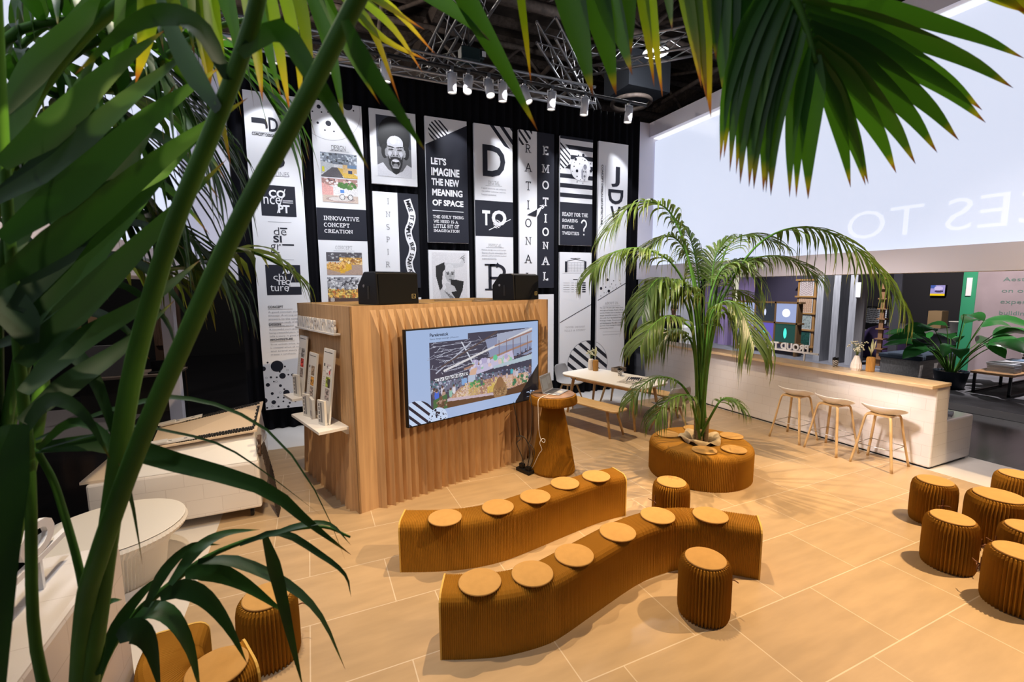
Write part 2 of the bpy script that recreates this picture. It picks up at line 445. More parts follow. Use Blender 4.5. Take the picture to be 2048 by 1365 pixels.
# aluminium box trusses
def truss(a, b, s=0.29, r=0.024, step=0.42):
    m = MB(); A = Vector(a); B = Vector(b); T = (B-A); Ln = T.length; T.normalize()
    S = T.cross(Vector((0, 0, 1))); S = S.normalized() if S.length > 1e-3 else Vector((1, 0, 0)); U = S.cross(T).normalized()
    cs = [S*sx*s/2+U*sz*s/2 for sx, sz in ((-1,-1),(1,-1),(1,1),(-1,1))]
    for c in cs: m.tube([A+c, B+c], r, 8)
    n = max(1, int(Ln/step))
    for i in range(n):
        p = A+T*(Ln*i/n); q = A+T*(Ln*(i+1)/n)
        for k in range(4):
            c, d = cs[k], cs[(k+1) % 4]
            if i % 2: c, d = d, c
            m.tube([p+c, q+d], r*0.45, 6)
    return m
TR = 'lighting trusses under the roof'
tag(truss((-1.2, 8.0, 6.02), (5.3, 8.0, 6.02)).build('lighting_truss', M_alu), 'horizontal silver box truss right behind the row of white spotlights', 'truss', TR)
tag(truss((3.02, 4.0, 7.5), (3.05, 12.0, 7.5), 0.5, 0.03, 0.6).build('lighting_truss', M_alu), 'steep silver truss running overhead above the chain hoist', 'truss', TR)
tag(truss((4.695, 8.751, 7.5), (8.279, 12.331, 7.5), 0.4, 0.03, 0.45).build('lighting_truss', M_alu), 'silver truss slanting down towards the right end of the spotlight row', 'truss', TR)
tag(truss((5.879, 9.553, 7.4), (8.330, 6.955, 7.4), 0.42, 0.03, 0.45).build('lighting_truss', M_alu), 'bright silver truss under the glowing round hall lamp', 'truss', TR)

# lamp rail and the white spotlights
rail = tag(MB().tube([(-1.6, 7.62, 5.90), (6.35, 7.62, 5.90)], 0.028, 10).build('lamp_rail', M_dark), 'long black pipe carrying the row of white spotlights', 'rail')
M_lens = emit('lamp_lens', (1.0, 0.93, 0.78), 3.0)
M_lampwhite = mat('lamp_white', (0.72, 0.73, 0.76), 0.4)
def make_spotlight(tilt):
    """hangs below its origin; tilt (about x, about y)"""
    t = thing('track_spotlight', 'x', 'spotlight')
    MB().tube([(0,0,0.02),(0,0,-0.05)], 0.022, 10).box((0,0,0.0),(0.05,0.07,0.06)).build('clamp', M_steel, t)
    y = MB()
    for sx in (-1, 1): y.box((sx*0.083, 0, -0.11), (0.008, 0.028, 0.12))
    y.box((0, 0, -0.052), (0.174, 0.028, 0.008)); y.build('yoke', M_lampwhite, t)
    R = Matrix.Rotation(tilt[0], 3, 'X') @ Matrix.Rotation(tilt[1], 3, 'Y')
    c = Vector((0, 0, -0.15))
    b = MB(); q = MB()
    def place(m, prof, cap1=True):
        s = MB(); s.lathe(prof, 24, sm=True, cap1=cap1)
        m.add([tuple(R @ Vector(p) + c) for p in s.v], s.f, 0, False)
        m.s[-len(s.f):] = s.s
    place(b, [(0.045, 0.075), (0.074, 0.06), (0.074, -0.22), (0.070, -0.222), (0.066, -0.20)])
    place(q, [(0.066, -0.205), (0.03, -0.198), (0.001, -0.197)])
    b.build('lamp_body', M_lampwhite, t); q.build('lens', M_lens, t)
    return t
spots_x = [-0.57, -0.28, 0.11, 0.46, 1.28, 2.34, 2.62, 2.98, 3.24, 3.65, 4.20, 4.90, 5.91]
tilts = [(-0.55, .2), (0.12, 0), (0.1, 0), (0.1, 0), (0.06, 0), (0.05, 0), (-0.40, 0.22), (-0.42, 0), (0.05, 0), (-0.40, -0.2), (0.05, 0.05), (0.07, 0.08), (0.05, 0.1)]
sl = ['white spotlight at the left end of the rail, glowing lens towards the camera', 'white spotlight behind yellowing leaf tips, second on the rail',
      'white spotlight above the left corner of the dotted banner', 'white spotlight above the right corner of the dotted banner',
      'white spotlight hanging alone above the laughing portrait', 'upright white spotlight left of the chain hoist',
      'white spotlight under the chain hoist, lit lens turned left', 'white spotlight just right of the chain hoist, lit lens facing forward',
      'upright white spotlight between two glowing ones above the big letter D', 'white spotlight with lit lens turned right above the rational banner',
      'upright white spotlight above the emotional lettering', 'white spotlight above the striped dotted banner', 'last white spotlight on the right end of the rail above the vertical logo banner']
for x, tl, lb in zip(spots_x, tilts, sl):
    t = make_spotlight(tl); t.location = (x, 7.60, 5.88); t['label'] = lb; t['group'] = 'white spotlights on the rail'
# their light on the banners
for x, zt in ((-0.36, 4.2), (0.62, 4.2), (1.55, 4.3), (2.45, 4.2), (3.3, 4.2), (4.2, 4.2), (5.05, 4.2), (5.95, 4.2)):
    spot('banner_spot', (x, 7.42, 5.72), (x, 8.33, 3.9), 100, COOL, 62, 0.25, 0.03)
    spot('banner_spot', (x+0.1, 6.6, 5.9), (x, 8.33, 1.9), 230, COOL, 50, 0.7, 0.08)

# chain hoist, hall lamp, duct
t = thing('chain_hoist', 'dark motor hoist hanging from a thin chain behind the spotlights', 'hoist', (2.78, 8.0, 6.2))
MB().box((2.78, 8.0, 6.33), (0.34, 0.22, 0.22)).box((2.98, 8.0, 6.36), (0.12, 0.16, 0.16)).build('motor', mat('hoist_green', (0.012, 0.03, 0.03), 0.5), t, world=True, bevel=0.02)
MB().tube([(2.78, 8.0, 6.4), (2.74, 8.0, 8.85)], 0.014, 6).build('chain', M_dark, t, world=True)
MB().box((3.02, 7.90, 6.36), (0.07, 0.005, 0.09)).build('sticker', M_inkwhite, t, world=True)
t = thing('high_bay_lamp', 'bright round hall lamp hanging above the right silver truss', 'lamp', (8.100, 9.426, 8.0))
MB().lathe([(0.06, 0.5), (0.10, 0.32), (0.30, 0.02), (0.31, 0.0)], 28, cap0=True, cap1=False).build('reflector', mat('lamp_glass', (0.7, 0.72, 0.75), 0.3), t, solid=0.01)
MB().lathe([(0.29, 0.02), (0.15, 0.06), (0.001, 0.07)], 28, cap0=False).build('bulb', emit('hall_lamp_glow', (0.95, 0.97, 1), 6), t)
MB().tube([(0, 0, 0.5), (0, 0, 3.0)], 0.012, 6).build('cord', M_dark, t)
t = thing('ventilation_duct', 'grey sheet-metal duct box with round collar hanging behind the trusses', 'duct', (8.855, 10.697, 7.6))
MB().box((0.5, 1.0, 0.9), (1.5, 1.2, 1.0)).build('duct_box', mat('duct_grey', (0.035, 0.04, 0.05), 0.6, 0.2), t)
m = MB(); m.tube([(0.55*math.cos(a), 0.55*math.sin(a)+0.6, 0) for a in np.linspace(0, 2*PI, 33)], 0.06, 8); m.build('collar', M_rust, t)
t = thing('ceiling_flood_light', 'x', 'floodlight')
m = MB().box((0, 0, 0), (0.16, 0.22, 0.30)); m.build('housing', M_lampwhite, t, bevel=0.02)
MB().lathe([(0.06, -0.152), (0.001, -0.154)], 20, cap0=False).build('lens', M_lens, t)
t.location = (7.35, 3.18, 6.05); t['label'] = 'white floodlight on the edge of the light wall above the palm frond, nearer the middle'; t['group'] = 'floodlights above the light wall'
dup(t, (7.35, 2.80, 6.02), None, 'white floodlight at the top right edge, cut by the frame')

hl = bpy.data.lights.new('hall_point_light', 'POINT'); hl.energy = 280; hl.color = (.95, .96, 1); hl.shadow_soft_size = .25
hl = newobj('hall_point_light', hl); hl.location = (8.100, 9.426, 7.8)
hl = bpy.data.lights.new('hall_point_light', 'POINT'); hl.energy = 500; hl.color = (1, .9, .8); hl.shadow_soft_size = .25  # extra point light added below the roof steel, without a fixture
hl = newobj('hall_point_light', hl); hl.location = (-1.5, 13.5, 8.6)

# ================================================================ PRINT AND LETTERING
_tc = {}
def text_mesh(s, offset=0.0, space=1.0):
    k = (s, offset, space)
    if k in _tc: return _tc[k]
    c = bpy.data.curves.new('t', 'FONT'); c.body = s; c.size = 1.0; c.offset = offset; c.space_character = space; c.resolution_u = 3
    o = bpy.data.objects.new('t', c)
    me = bpy.data.meshes.new_from_object(o)
    v = [(p.co.x, p.co.y) for p in me.vertices]; f = [tuple(p.vertices) for p in me.polygons]
    bpy.data.objects.remove(o); bpy.data.curves.remove(c); bpy.data.meshes.remove(me)
    _tc[k] = (v, f); return _tc[k]

# slab-serif capitals drawn with strokes: width, strokes; strokes are polylines, 's' marks serif ends
def _arc(cx, cy, rx, ry, a0, a1, n=12):
    return [(cx+rx*math.cos(math.radians(a0+(a1-a0)*i/n)), cy+ry*math.sin(math.radians(a0+(a1-a0)*i/n))) for i in range(n+1)]
SER = {
 'A': (0.82, [[(0.08,0),(0.41,1)], [(0.41,1),(0.74,0)], [(0.2,0.33),(0.62,0.33)]], [(0.08,0),(0.74,0)]),
 'B': (0.72, [[(0.14,0),(0.14,1)], [(0.14,1),(0.4,1)]+_arc(0.4,0.76,0.22,0.24,90,-90)+[(0.14,0.52)], [(0.4,0.52)]+_arc(0.42,0.26,0.25,0.26,90,-90)+[(0.14,0)]], [(0.14,0),(0.14,1)]),
 'C': (0.76, [_arc(0.42,0.5,0.34,0.5,50,310,20)], []),
 'D': (0.80, [[(0.14,0),(0.14,1)], [(0.14,1),(0.34,1)]+_arc(0.34,0.5,0.38,0.5,90,-90,16)+[(0.14,0)]], [(0.14,0),(0.14,1)]),
 'E': (0.68, [[(0.14,0),(0.14,1)], [(0.14,1),(0.60,1),(0.60,0.82)], [(0.14,0.52),(0.5,0.52)], [(0.14,0),(0.62,0),(0.62,0.2)]], [(0.14,0),(0.14,1)]),
 'F': (0.64, [[(0.14,0),(0.14,1)], [(0.14,1),(0.58,1),(0.58,0.82)], [(0.14,0.52),(0.46,0.52)]], [(0.14,0),(0.14,1)]),
 'G': (0.80, [_arc(0.42,0.5,0.34,0.5,50,350,20), [(0.76,0.42),(0.46,0.42)], [(0.74,0.42),(0.74,0.08)]], []),
 'H': (0.84, [[(0.14,0),(0.14,1)], [(0.70,0),(0.70,1)], [(0.14,0.52),(0.70,0.52)]], [(0.14,0),(0.14,1),(0.70,0),(0.70,1)]),
 'I': (0.36, [[(0.18,0),(0.18,1)]], [(0.18,0),(0.18,1)]),
 'L': (0.62, [[(0.14,0),(0.14,1)], [(0.14,0),(0.58,0),(0.58,0.22)]], [(0.14,0),(0.14,1)]),
 'M': (0.98, [[(0.14,0),(0.14,1),(0.49,0.25),(0.84,1),(0.84,0)]], [(0.14,0),(0.84,0),(0.12,1),(0.86,1)]),
 'N': (0.86, [[(0.14,0),(0.14,1),(0.72,0),(0.72,1)]], [(0.14,0),(0.72,1),(0.12,1)]),
 'O': (0.84, [_arc(0.42,0.5,0.36,0.5,0,360,28)], []),
 'P': (0.68, [[(0.14,0),(0.14,1)], [(0.14,1),(0.36,1)]+_arc(0.36,0.73,0.25,0.27,90,-90)+[(0.14,0.46)]], [(0.14,0),(0.14,1)]),
 'R': (0.76, [[(0.14,0),(0.14,1)], [(0.14,1),(0.38,1)]+_arc(0.38,0.75,0.23,0.25,90,-90)+[(0.14,0.5)], [(0.36,0.5),(0.66,0)]], [(0.14,0),(0.14,1),(0.68,0)]),
 'S': (0.66, [_arc(0.34,0.75,0.23,0.25,30,270,14)+_arc(0.34,0.25,0.25,0.25,90,-150,14)], []),
 'T': (0.76, [[(0.38,0),(0.38,1)], [(0.08,0.82),(0.08,1),(0.68,1),(0.68,0.82)]], [(0.38,0)]),
 'U': (0.82, [[(0.14,1),(0.14,0.3)]+_arc(0.41,0.28,0.27,0.28,180,360,12)+[(0.68,1)]], [(0.14,1),(0.68,1)]),
 'V': (0.82, [[(0.08,1),(0.41,0),(0.74,1)]], [(0.08,1),(0.74,1)]),
 'W': (1.10, [[(0.06,1),(0.30,0),(0.55,0.9),(0.80,0),(1.04,1)]], [(0.06,1),(1.04,1)]),
 'Y': (0.78, [[(0.08,1),(0.39,0.48),(0.70,1)], [(0.39,0.48),(0.39,0)]], [(0.08,1),(0.70,1),(0.39,0)]),
 '.': (0.26, [[(0.13,0.0),(0.13,0.1)]], []), "'": (0.22, [[(0.11,1),(0.11,0.74)]], []), '"': (0.34, [[(0.1,1),(0.1,0.74)], [(0.24,1),(0.24,0.74)]], []),
 '?': (0.6, [_arc(0.3,0.76,0.22,0.24,170,-60,14)+[(0.3,0.42),(0.3,0.26)], [(0.3,0.0),(0.3,0.10)]], []), ' ': (0.36, [], []), ',': (0.2, [[(0.12,0.06),(0.08,-0.14)]], [])}
def slab_mesh(s, t=0.1):
    k = ('slab', s, t)
    if k in _tc: return _tc[k]
    V = []; Fc = []; x = 0
    def quad(a, b, c, d):
        n = len(V); V.extend((a, b, c, d)); Fc.append((n, n+1, n+2, n+3))
    for ch in s:
        wd, st, se = SER.get(ch, SER[' '])
        for pl in st:
            pts = [(x+px, t/2+py*(1-t)) for px, py in pl]
            n = len(pts)
            if n < 2: continue
            Ls = []; Rs = []
            closed = math.dist(pts[0], pts[-1]) < 1e-6
            for i in range(n):
                a = pts[i-1] if i > 0 else (pts[-2] if closed else None); b = pts[i+1] if i < n-1 else (pts[1] if closed else None); p = pts[i]
                d1 = ((p[0]-a[0]), (p[1]-a[1])) if a else None; d2 = ((b[0]-p[0]), (b[1]-p[1])) if b else None
                def nrm(d): l = math.hypot(*d) or 1; return (-d[1]/l, d[0]/l)
                n1 = nrm(d1) if d1 else None; n2 = nrm(d2) if d2 else None
                if n1 and n2:
                    mx, my = n1[0]+n2[0], n1[1]+n2[1]; l = math.hypot(mx, my) or 1; mx, my = mx/l, my/l
                    c = max(0.45, mx*n1[0]+my*n1[1]); o = (mx/c, my/c)
                else: o = n1 or n2
                Ls.append((p[0]+o[0]*t/2, p[1]+o[1]*t/2)); Rs.append((p[0]-o[0]*t/2, p[1]-o[1]*t/2))
            for i in range(n-1): quad(Rs[i], Rs[i+1], Ls[i+1], Ls[i])
        for px, py in se:
            sw = 0.13+t*0.35; sh = max(0.05, t*0.6); y0 = 0 if py < .5 else 1-sh
            quad((x+px-sw, y0), (x+px+sw, y0), (x+px+sw, y0+sh), (x+px-sw, y0+sh))
        x += wd+0.10
    _tc[k] = (V, Fc); return _tc[k]

WT = {'r': 0.0, 'b': 0.022, 'bb': 0.038, 't': -0.012}
def glyphs(s, wt='r', rot=0, space=1.0):
    v, f = slab_mesh(s, {'s': 0.10, 'sb': 0.17, 'st': 0.06}[wt]) if wt in ('s', 'sb', 'st') else text_mesh(s, WT[wt], space)
    if rot:
        c, d = math.cos(math.radians(rot)), math.sin(math.radians(rot)); v = [(x*c-y*d, x*d+y*c) for x, y in v]
    return v, f
def fit(s, box, wt='r', rot=0, mirror=False, space=1.0):
    v, f = glyphs(s, wt, rot, space)
    xs = [p[0] for p in v]; ys = [p[1] for p in v]; ax, bx, ay, by = min(xs), max(xs), min(ys), max(ys)
    x0, z0, x1, z1 = box; kx = (x1-x0)/max(1e-6, bx-ax); kz = (z1-z0)/max(1e-6, by-ay)
    if mirror: return [(x1-(x-ax)*kx, z0+(y-ay)*kz) for x, y in v], [tuple(reversed(q)) for q in f]
    return [(x0+(x-ax)*kx, z0+(y-ay)*kz) for x, y in v], f

def clip(poly, nx, nz, d):       # keep nx*x+nz*z<=d
    out = []
    for i in range(len(poly)):
        a, b = poly[i], poly[(i+1) % len(poly)]
        fa, fb = nx*a[0]+nz*a[1]-d, nx*b[0]+nz*b[1]-d
        if fa <= 0: out.append(a)
        if fa*fb < 0:
            t = fa/(fa-fb); out.append((a[0]+(b[0]-a[0])*t, a[1]+(b[1]-a[1])*t))
    return out

class Banner:
    Y = 8.31
    def __init__(s, label, x0, x1, z0, z1):
        s.b = (x0, x1, z0, z1)
        s.t = thing('banner', label, 'banner', ((x0+x1)/2, 8.33, z0), 0, 'printed fabric banners on the black wall')
        MB().box2(x0, x1, s.Y, s.Y+0.05, z0, z1).build('canvas', M_canvas, s.t, world=True)
        s.pr = MB(); s.tx = MB()
    def poly(s, pts, layer=1, m=0, lim=True, mb=None):
        x0, x1, z0, z1 = s.b
        if lim:
            for a in ((-1,0,-x0), (1,0,x1), (0,-1,-z0), (0,1,z1)):
                if len(pts) < 3: return
                pts = clip(pts, *a)
        if len(pts) < 3: return
        (mb or s.pr).add([(x, s.Y-0.0012*layer, z) for x, z in pts], [tuple(range(len(pts)))], m)
    def rect(s, a, b, c, d, layer=1, m=0): s.poly([(a,b),(c,b),(c,d),(a,d)], layer, m)
    def disc(s, x, z, r, layer=1, m=0, n=28): s.poly([(x+r*math.cos(2*PI*i/n), z+r*math.sin(2*PI*i/n)) for i in range(n)], layer, m)
    def line(s, a, b, w=0.006, layer=1, m=0):
        d = Vector((b[0]-a[0], b[1]-a[1])); n = Vector((-d.y, d.x)).normalized()*w/2
        s.poly([(a[0]+n.x, a[1]+n.y), (a[0]-n.x, a[1]-n.y), (b[0]-n.x, b[1]-n.y), (b[0]+n.x, b[1]+n.y)], layer, m)
    def striped(s, x, z, r, ang, per, duty=0.4, layer=2, m=0, ph=0.0):
        nx, nz = math.cos(math.radians(ang)), math.sin(math.radians(ang))
        c0 = [(x+r*math.cos(2*PI*i/48), z+r*math.sin(2*PI*i/48)) for i in range(48)]
        k = -r+ph
        while k < r:
            d = nx*x+nz*z+k
            q = clip(clip(c0, nx, nz, d+per*duty), -nx, -nz, -d)
            if len(q) > 2: s.poly(q, layer, m)
            k += per
    def text(s, t, box, wt='r', m=0, rot=0, layer=4, space=1.0):
        v, f = fit(t, box, wt, rot, False, space)
        s.tx.add([(x, s.Y-0.0012*layer, z) for x, z in v], f, m)
    def letter(s, t, x, z, h, wt='s', m=0, rot=0, layer=4):
        v, f = glyphs(t, wt, 0)
        xs = [p[0] for p in v]; ys = [p[1] for p in v]; cx, cy = (min(xs)+max(xs))/2, (min(ys)+max(ys))/2; k = h/(max(ys)-min(ys)) if not rot else h
        c, d = math.cos(rot), math.sin(rot)
        s.tx.add([(x+((a-cx)*c-(b-cy)*d)*k, s.Y-0.0012*layer, z+((a-cx)*d+(b-cy)*c)*k) for a, b in v], f, m)
    def para(s, lines, x0, x1, z_top, dz, m=2):
        for i, l in enumerate(lines):
            s.text(l, (x0, z_top-dz*i-dz*0.62, x1 if i < len(lines)-1 else x0+(x1-x0)*0.6, z_top-dz*i), 'r', m)
    def photo(s, img, box, name='printed_photo', layer=3):
        pic(name, img, s.t, lambda u, v: (box[0]+(box[2]-box[0])*u, s.Y-0.0012*layer, box[1]+(box[3]-box[1])*v), M_pic)
    def done(s):
        if s.pr.v: s.pr.build('printed_pattern', [M_ink, M_inkwhite, M_inkgrey], s.t, world=True)
        if s.tx.v: s.tx.build('lettering', [M_ink, M_inkwhite, M_inkgrey], s.t, world=True)

# small picture painter: images are arrays of colours, laid out as a fine grid of faces
M_pic = picmat('printed_picture')
def pic(name, img, parent, fn, material, world=True):
    h, wd = img.shape[:2]
    vs = [fn(j/wd, 1-i/h) for i in range(h+1) for j in range(wd+1)]
    fs = [(i*(wd+1)+j, (i+1)*(wd+1)+j, (i+1)*(wd+1)+j+1, i*(wd+1)+j+1) for i in range(h) for j in range(wd)]
    me = bpy.data.meshes.new(name); me.from_pydata(vs, [], fs)
    at = me.color_attributes.new('ink', 'FLOAT_COLOR', 'CORNER')
    c = np.ones((h*wd, 4, 4), dtype=np.float32); c[:, :, :3] = np.clip(img, 0, 1).reshape(-1, 1, 3)
    at.data.foreach_set('color', c.ravel())
    me.materials.append(material); me.update()
    o = newobj(name, me); o.parent = parent
    if world: o.matrix_parent_inverse = inv_of(parent)
    return o

class Paint:
    def __init__(s, h, w, col): s.a = np.ones((h, w, 3))*np.array(col); s.Y, s.X = np.mgrid[0:h, 0:w]; s.X = (s.X+.5)/w; s.Y = (s.Y+.5)/h; s.asp = w/h
    def mask(s, m, col, al=1.0): s.a[m] = s.a[m]*(1-al)+np.array(col)*al
    def rect(s, x0, y0, x1, y1, col, al=1.0): s.mask((s.X >= x0) & (s.X < x1) & (s.Y >= y0) & (s.Y < y1), col, al)
    def ell(s, x, y, rx, ry, col, al=1.0, rot=0):
        c, d = math.cos(rot), math.sin(rot); u = ((s.X-x)*s.asp*c+(s.Y-y)*d)/(rx*s.asp); v = (-(s.X-x)*s.asp*d+(s.Y-y)*c)/ry
        s.mask(u*u+v*v < 1, col, al)
    def poly(s, P, col, al=1.0):
        m = np.zeros(s.X.shape, bool); n = len(P)
        for i in range(n):
            (x0, y0), (x1, y1) = P[i], P[(i+1) % n]
            c = ((y0 > s.Y) != (y1 > s.Y)) & (s.X < (x1-x0)*(s.Y-y0)/((y1-y0) or 1e-9)+x0); m ^= c
        s.mask(m, col, al)
    def line(s, x0, y0, x1, y1, w, col, al=1.0):
        dx, dy = (x1-x0)*s.asp, y1-y0; L2 = dx*dx+dy*dy or 1e-9
        t = np.clip(((s.X-x0)*s.asp*dx+(s.Y-y0)*dy)/L2, 0, 1)
        s.mask(np.hypot((s.X-x0)*s.asp-t*dx, s.Y-y0-t*dy) < w, col, al)
    def speck(s, x0, y0, x1, y1, pal, n, r, seed=0):
        g = np.random.default_rng(seed)
        for k in range(n): s.ell(g.uniform(x0, x1), g.uniform(y0, y1), r*g.uniform(.5, 1.3)/s.asp, r*g.uniform(.5, 1.2), pal[g.integers(len(pal))])
    def grain(s, amt, seed=0): s.a = s.a*(1+np.random.default_rng(seed).normal(0, amt, s.X.shape)[..., None])

def paint_interior(kind):
    p = Paint(44, 62, (0.75, 0.75, 0.76))
    if kind == 0:       # long hall with blue ceiling ducts and yellow floor
        p.rect(0, 0, 1, .45, (0.22, 0.25, 0.30)); p.speck(0, 0, 1, .4, [(0.08, 0.09, 0.1), (0.6, 0.65, 0.7), (0.35, 0.4, 0.45)], 60, .05, 1)
        p.poly([(0, .35), (.35, .45), (.35, .62), (0, .9)], (0.5, 0.52, 0.54)); p.poly([(.3, .6), (.5, .6), (.6, 1), (0, 1), (0, .95)], (0.12, 0.11, 0.12))
        p.poly([(.45, .6), (.7, .62), (1, .9), (1, 1), (.62, 1)], (0.75, 0.50, 0.10)); p.rect(.6, .45, .98, .8, (0.70, 0.48, 0.22)); p.rect(.72, .45, .98, .6, (0.15, 0.25, 0.4)); p.rect(.75, .68, .85, .82, (0.05, 0.07, 0.15))
        p.rect(.03, .6, .10, .8, (0.7, 0.65, 0.05))
    elif kind == 1:     # white room with pink wall, plants and a bicycle
        p.rect(0, 0, 1, .3, (0.45, 0.25, 0.22)); p.speck(0, 0, 1, .3, [(0.7, 0.5, 0.45), (0.15, 0.1, 0.1), (0.85, 0.8, 0.78)], 50, .05, 2)
        p.poly([(0, .2), (.3, .35), (.3, .75), (0, .9)], (0.80, 0.42, 0.38)); p.rect(.3, .35, 1, .7, (0.78, 0.76, 0.75))
        p.speck(.45, .15, .95, .4, [(0.08, 0.2, 0.05), (0.15, 0.3, 0.08)], 40, .06, 3); p.rect(.5, .45, .62, .6, (0.1, 0.25, 0.6))
        p.rect(0, .7, 1, 1, (0.62, 0.5, 0.42)); p.ell(.5, .86, .4, .12, (0.45, 0.33, 0.30)); p.ell(.5, .85, .33, .09, (0.68, 0.62, 0.58))
        for x in (.55, .78): p.ell(x, .76, .08, .13, (0.1, 0.1, 0.1)); p.ell(x, .76, .06, .10, (0.7, 0.68, 0.66))
        p.line(.55, .76, .66, .58, .012, (0.85, 0.85, 0.85)); p.line(.66, .58, .78, .76, .012, (0.85, 0.85, 0.85))
    elif kind == 2:     # bakery with orange counter
        p.rect(0, 0, 1, .4, (0.10, 0.09, 0.10)); p.speck(0, 0, 1, .4, [(0.5, 0.5, 0.5), (0.2, 0.2, 0.22)], 30, .04, 4); p.rect(.4, .22, 1, .55, (0.55, 0.30, 0.08)); p.speck(.35, .25, 1, .55, [(0.8, 0.5, 0.1), (0.3, 0.12, 0.04), (0.9, 0.7, 0.4)], 90, .04, 5)
        p.rect(0, .55, 1, 1, (0.45, 0.32, 0.25)); p.poly([(0, .5), (.45, .55), (.5, .95), (.0, .75)], (0.62, 0.35, 0.10)); p.poly([(.3, .6), (.68, .5), (.7, .75), (.38, .95)], (0.75, 0.42, 0.04)); p.speck(0, .45, .5, .75, [(0.85, 0.5, 0.15), (0.5, 0.2, 0.05)], 60, .04, 6)
    else:               # market hall with fruit
        p.rect(0, 0, 1, .5, (0.30, 0.30, 0.32)); p.speck(0, 0, 1, .5, [(0.75, 0.75, 0.76), (0.08, 0.08, 0.09), (0.5, 0.5, 0.52)], 120, .05, 7)
        p.rect(0, .5, 1, 1, (0.25, 0.14, 0.08)); p.speck(0, .5, 1, .85, [(0.85, 0.5, 0.1), (0.6, 0.2, 0.05), (0.8, 0.65, 0.2), (0.3, 0.2, 0.05)], 200, .045, 8); p.rect(0, .86, 1, 1, (0.10, 0.06, 0.05)); p.ell(.12, .92, .06, .09, (0.5, 0.45, 0.42))
    p.grain(.08, kind); return p.a

def paint_laugh():
    p = Paint(160, 96, (0.05, 0.055, 0.075)); g = lambda v: (v, v, v*1.06)
    p.rect(0, .52, 1, 1, g(.14)); p.poly([(0, 1), (0, .82), (.16, .77), (.3, .88), (.5, .95), (.72, .90), (.86, .78), (1, .82), (1, 1)], g(.70))
    p.ell(.50, .34, .47, .34, g(.010)); p.ell(.22, .58, .10, .12, g(.02)); p.ell(.84, .58, .10, .12, g(.02))
    p.ell(.27, .60, .045, .07, g(.34)); p.ell(.79, .60, .04, .065, g(.42))
    p.ell(.53, .56, .25, .24, g(.44)); p.ell(.53, .44, .235, .125, g(.66)); p.ell(.47, .41, .10, .05, g(.80)); p.ell(.62, .43, .08, .04, g(.72))
    p.poly([(.30, .62), (.34, .80), (.44, .93), (.53, .96), (.62, .93), (.72, .80), (.76, .62), (.70, .70), (.53, .66), (.36, .70)], g(.022))
    for sg in (-1, 1):
        c = .53+sg*.125
        p.line(c-sg*.075, .510, c+sg*.085, .495, .011, g(.03)); p.ell(c, .545, .075, .020, g(.30)); p.line(c-.06, .55, c+.06, .545, .007, g(.02)); p.line(c-sg*.06, .535, c+sg*.05, .525, .004, g(.2))
        p.ell(.53+sg*.155, .615, .06, .042, g(.70)); p.line(.53+sg*.08, .60, .53+sg*.16, .685, .006, g(.2)); p.line(.53+sg*.17, .53, .53+sg*.21, .56, .004, g(.2))
    p.poly([(.50, .50), (.56, .50), (.61, .635), (.53, .655), (.45, .635)], g(.50)); p.ell(.53, .60, .022, .04, g(.70)); p.ell(.48, .64, .024, .012, g(.06)); p.ell(.58, .64, .024, .012, g(.06))
    p.ell(.53, .685, .15, .022, g(.03))
    p.ell(.53, .775, .135, .082, g(.40)); p.ell(.53, .770, .115, .066, g(.02)); p.ell(.53, .728, .10, .020, g(.85)); p.ell(.53, .805, .075, .030, g(.34)); p.ell(.53, .845, .10, .014, g(.55))
    p.grain(.05, 3); return p.a

def paint_pose():
    p = Paint(96, 72, (0.72, 0.71, 0.73)); g = lambda v: (v, v, v*1.03)
    p.poly([(.10, .28), (.34, .20), (.42, .30), (.30, .40), (.26, .62), (.34, .86), (.2, .80), (.10, .5)], g(.025))           # sleeve
    p.poly([(.34, .22), (.78, .22), (.92, .06), (.96, .10), (.9, .28), (.62, .33), (.38, .32)], g(.62))                         # raised hand
    for k in range(4): p.line(.80+.03*k, .12, .93, .05+.05*k, .008, g(.25))
    p.ell(.50, .43, .145, .19, g(.48)); p.ell(.49, .33, .13, .09, g(.70)); p.ell(.44, .44, .035, .018, g(.04)); p.ell(.57, .44, .035, .018, g(.04)); p.line(.395, .41, .475, .405, .007, g(.1)); p.line(.535, .405, .61, .41, .007, g(.1))
    p.poly([(.485, .44), (.53, .44), (.545, .51), (.47, .51)], g(.36)); p.ell(.51, .555, .05, .017, g(.16))
    p.poly([(.52, .56), (.66, .56), (.9, .60), (.86, .78), (.74, .98), (.70, 1), (.52, .86)], g(.02))
    p.poly([(.20, .78), (.40, .62), (.62, .70), (.68, .80), (.52, .82), (.66, .98), (.62, 1), (.24, 1)], g(.58))
    for k in range(4): p.line(.34+.06*k, .80+.03*k, .50+.05*k, .95+.02*k, .008, g(.2))
    p.ell(.33, .72, .05, .05, g(.75)); p.grain(.05, 4); return p.a

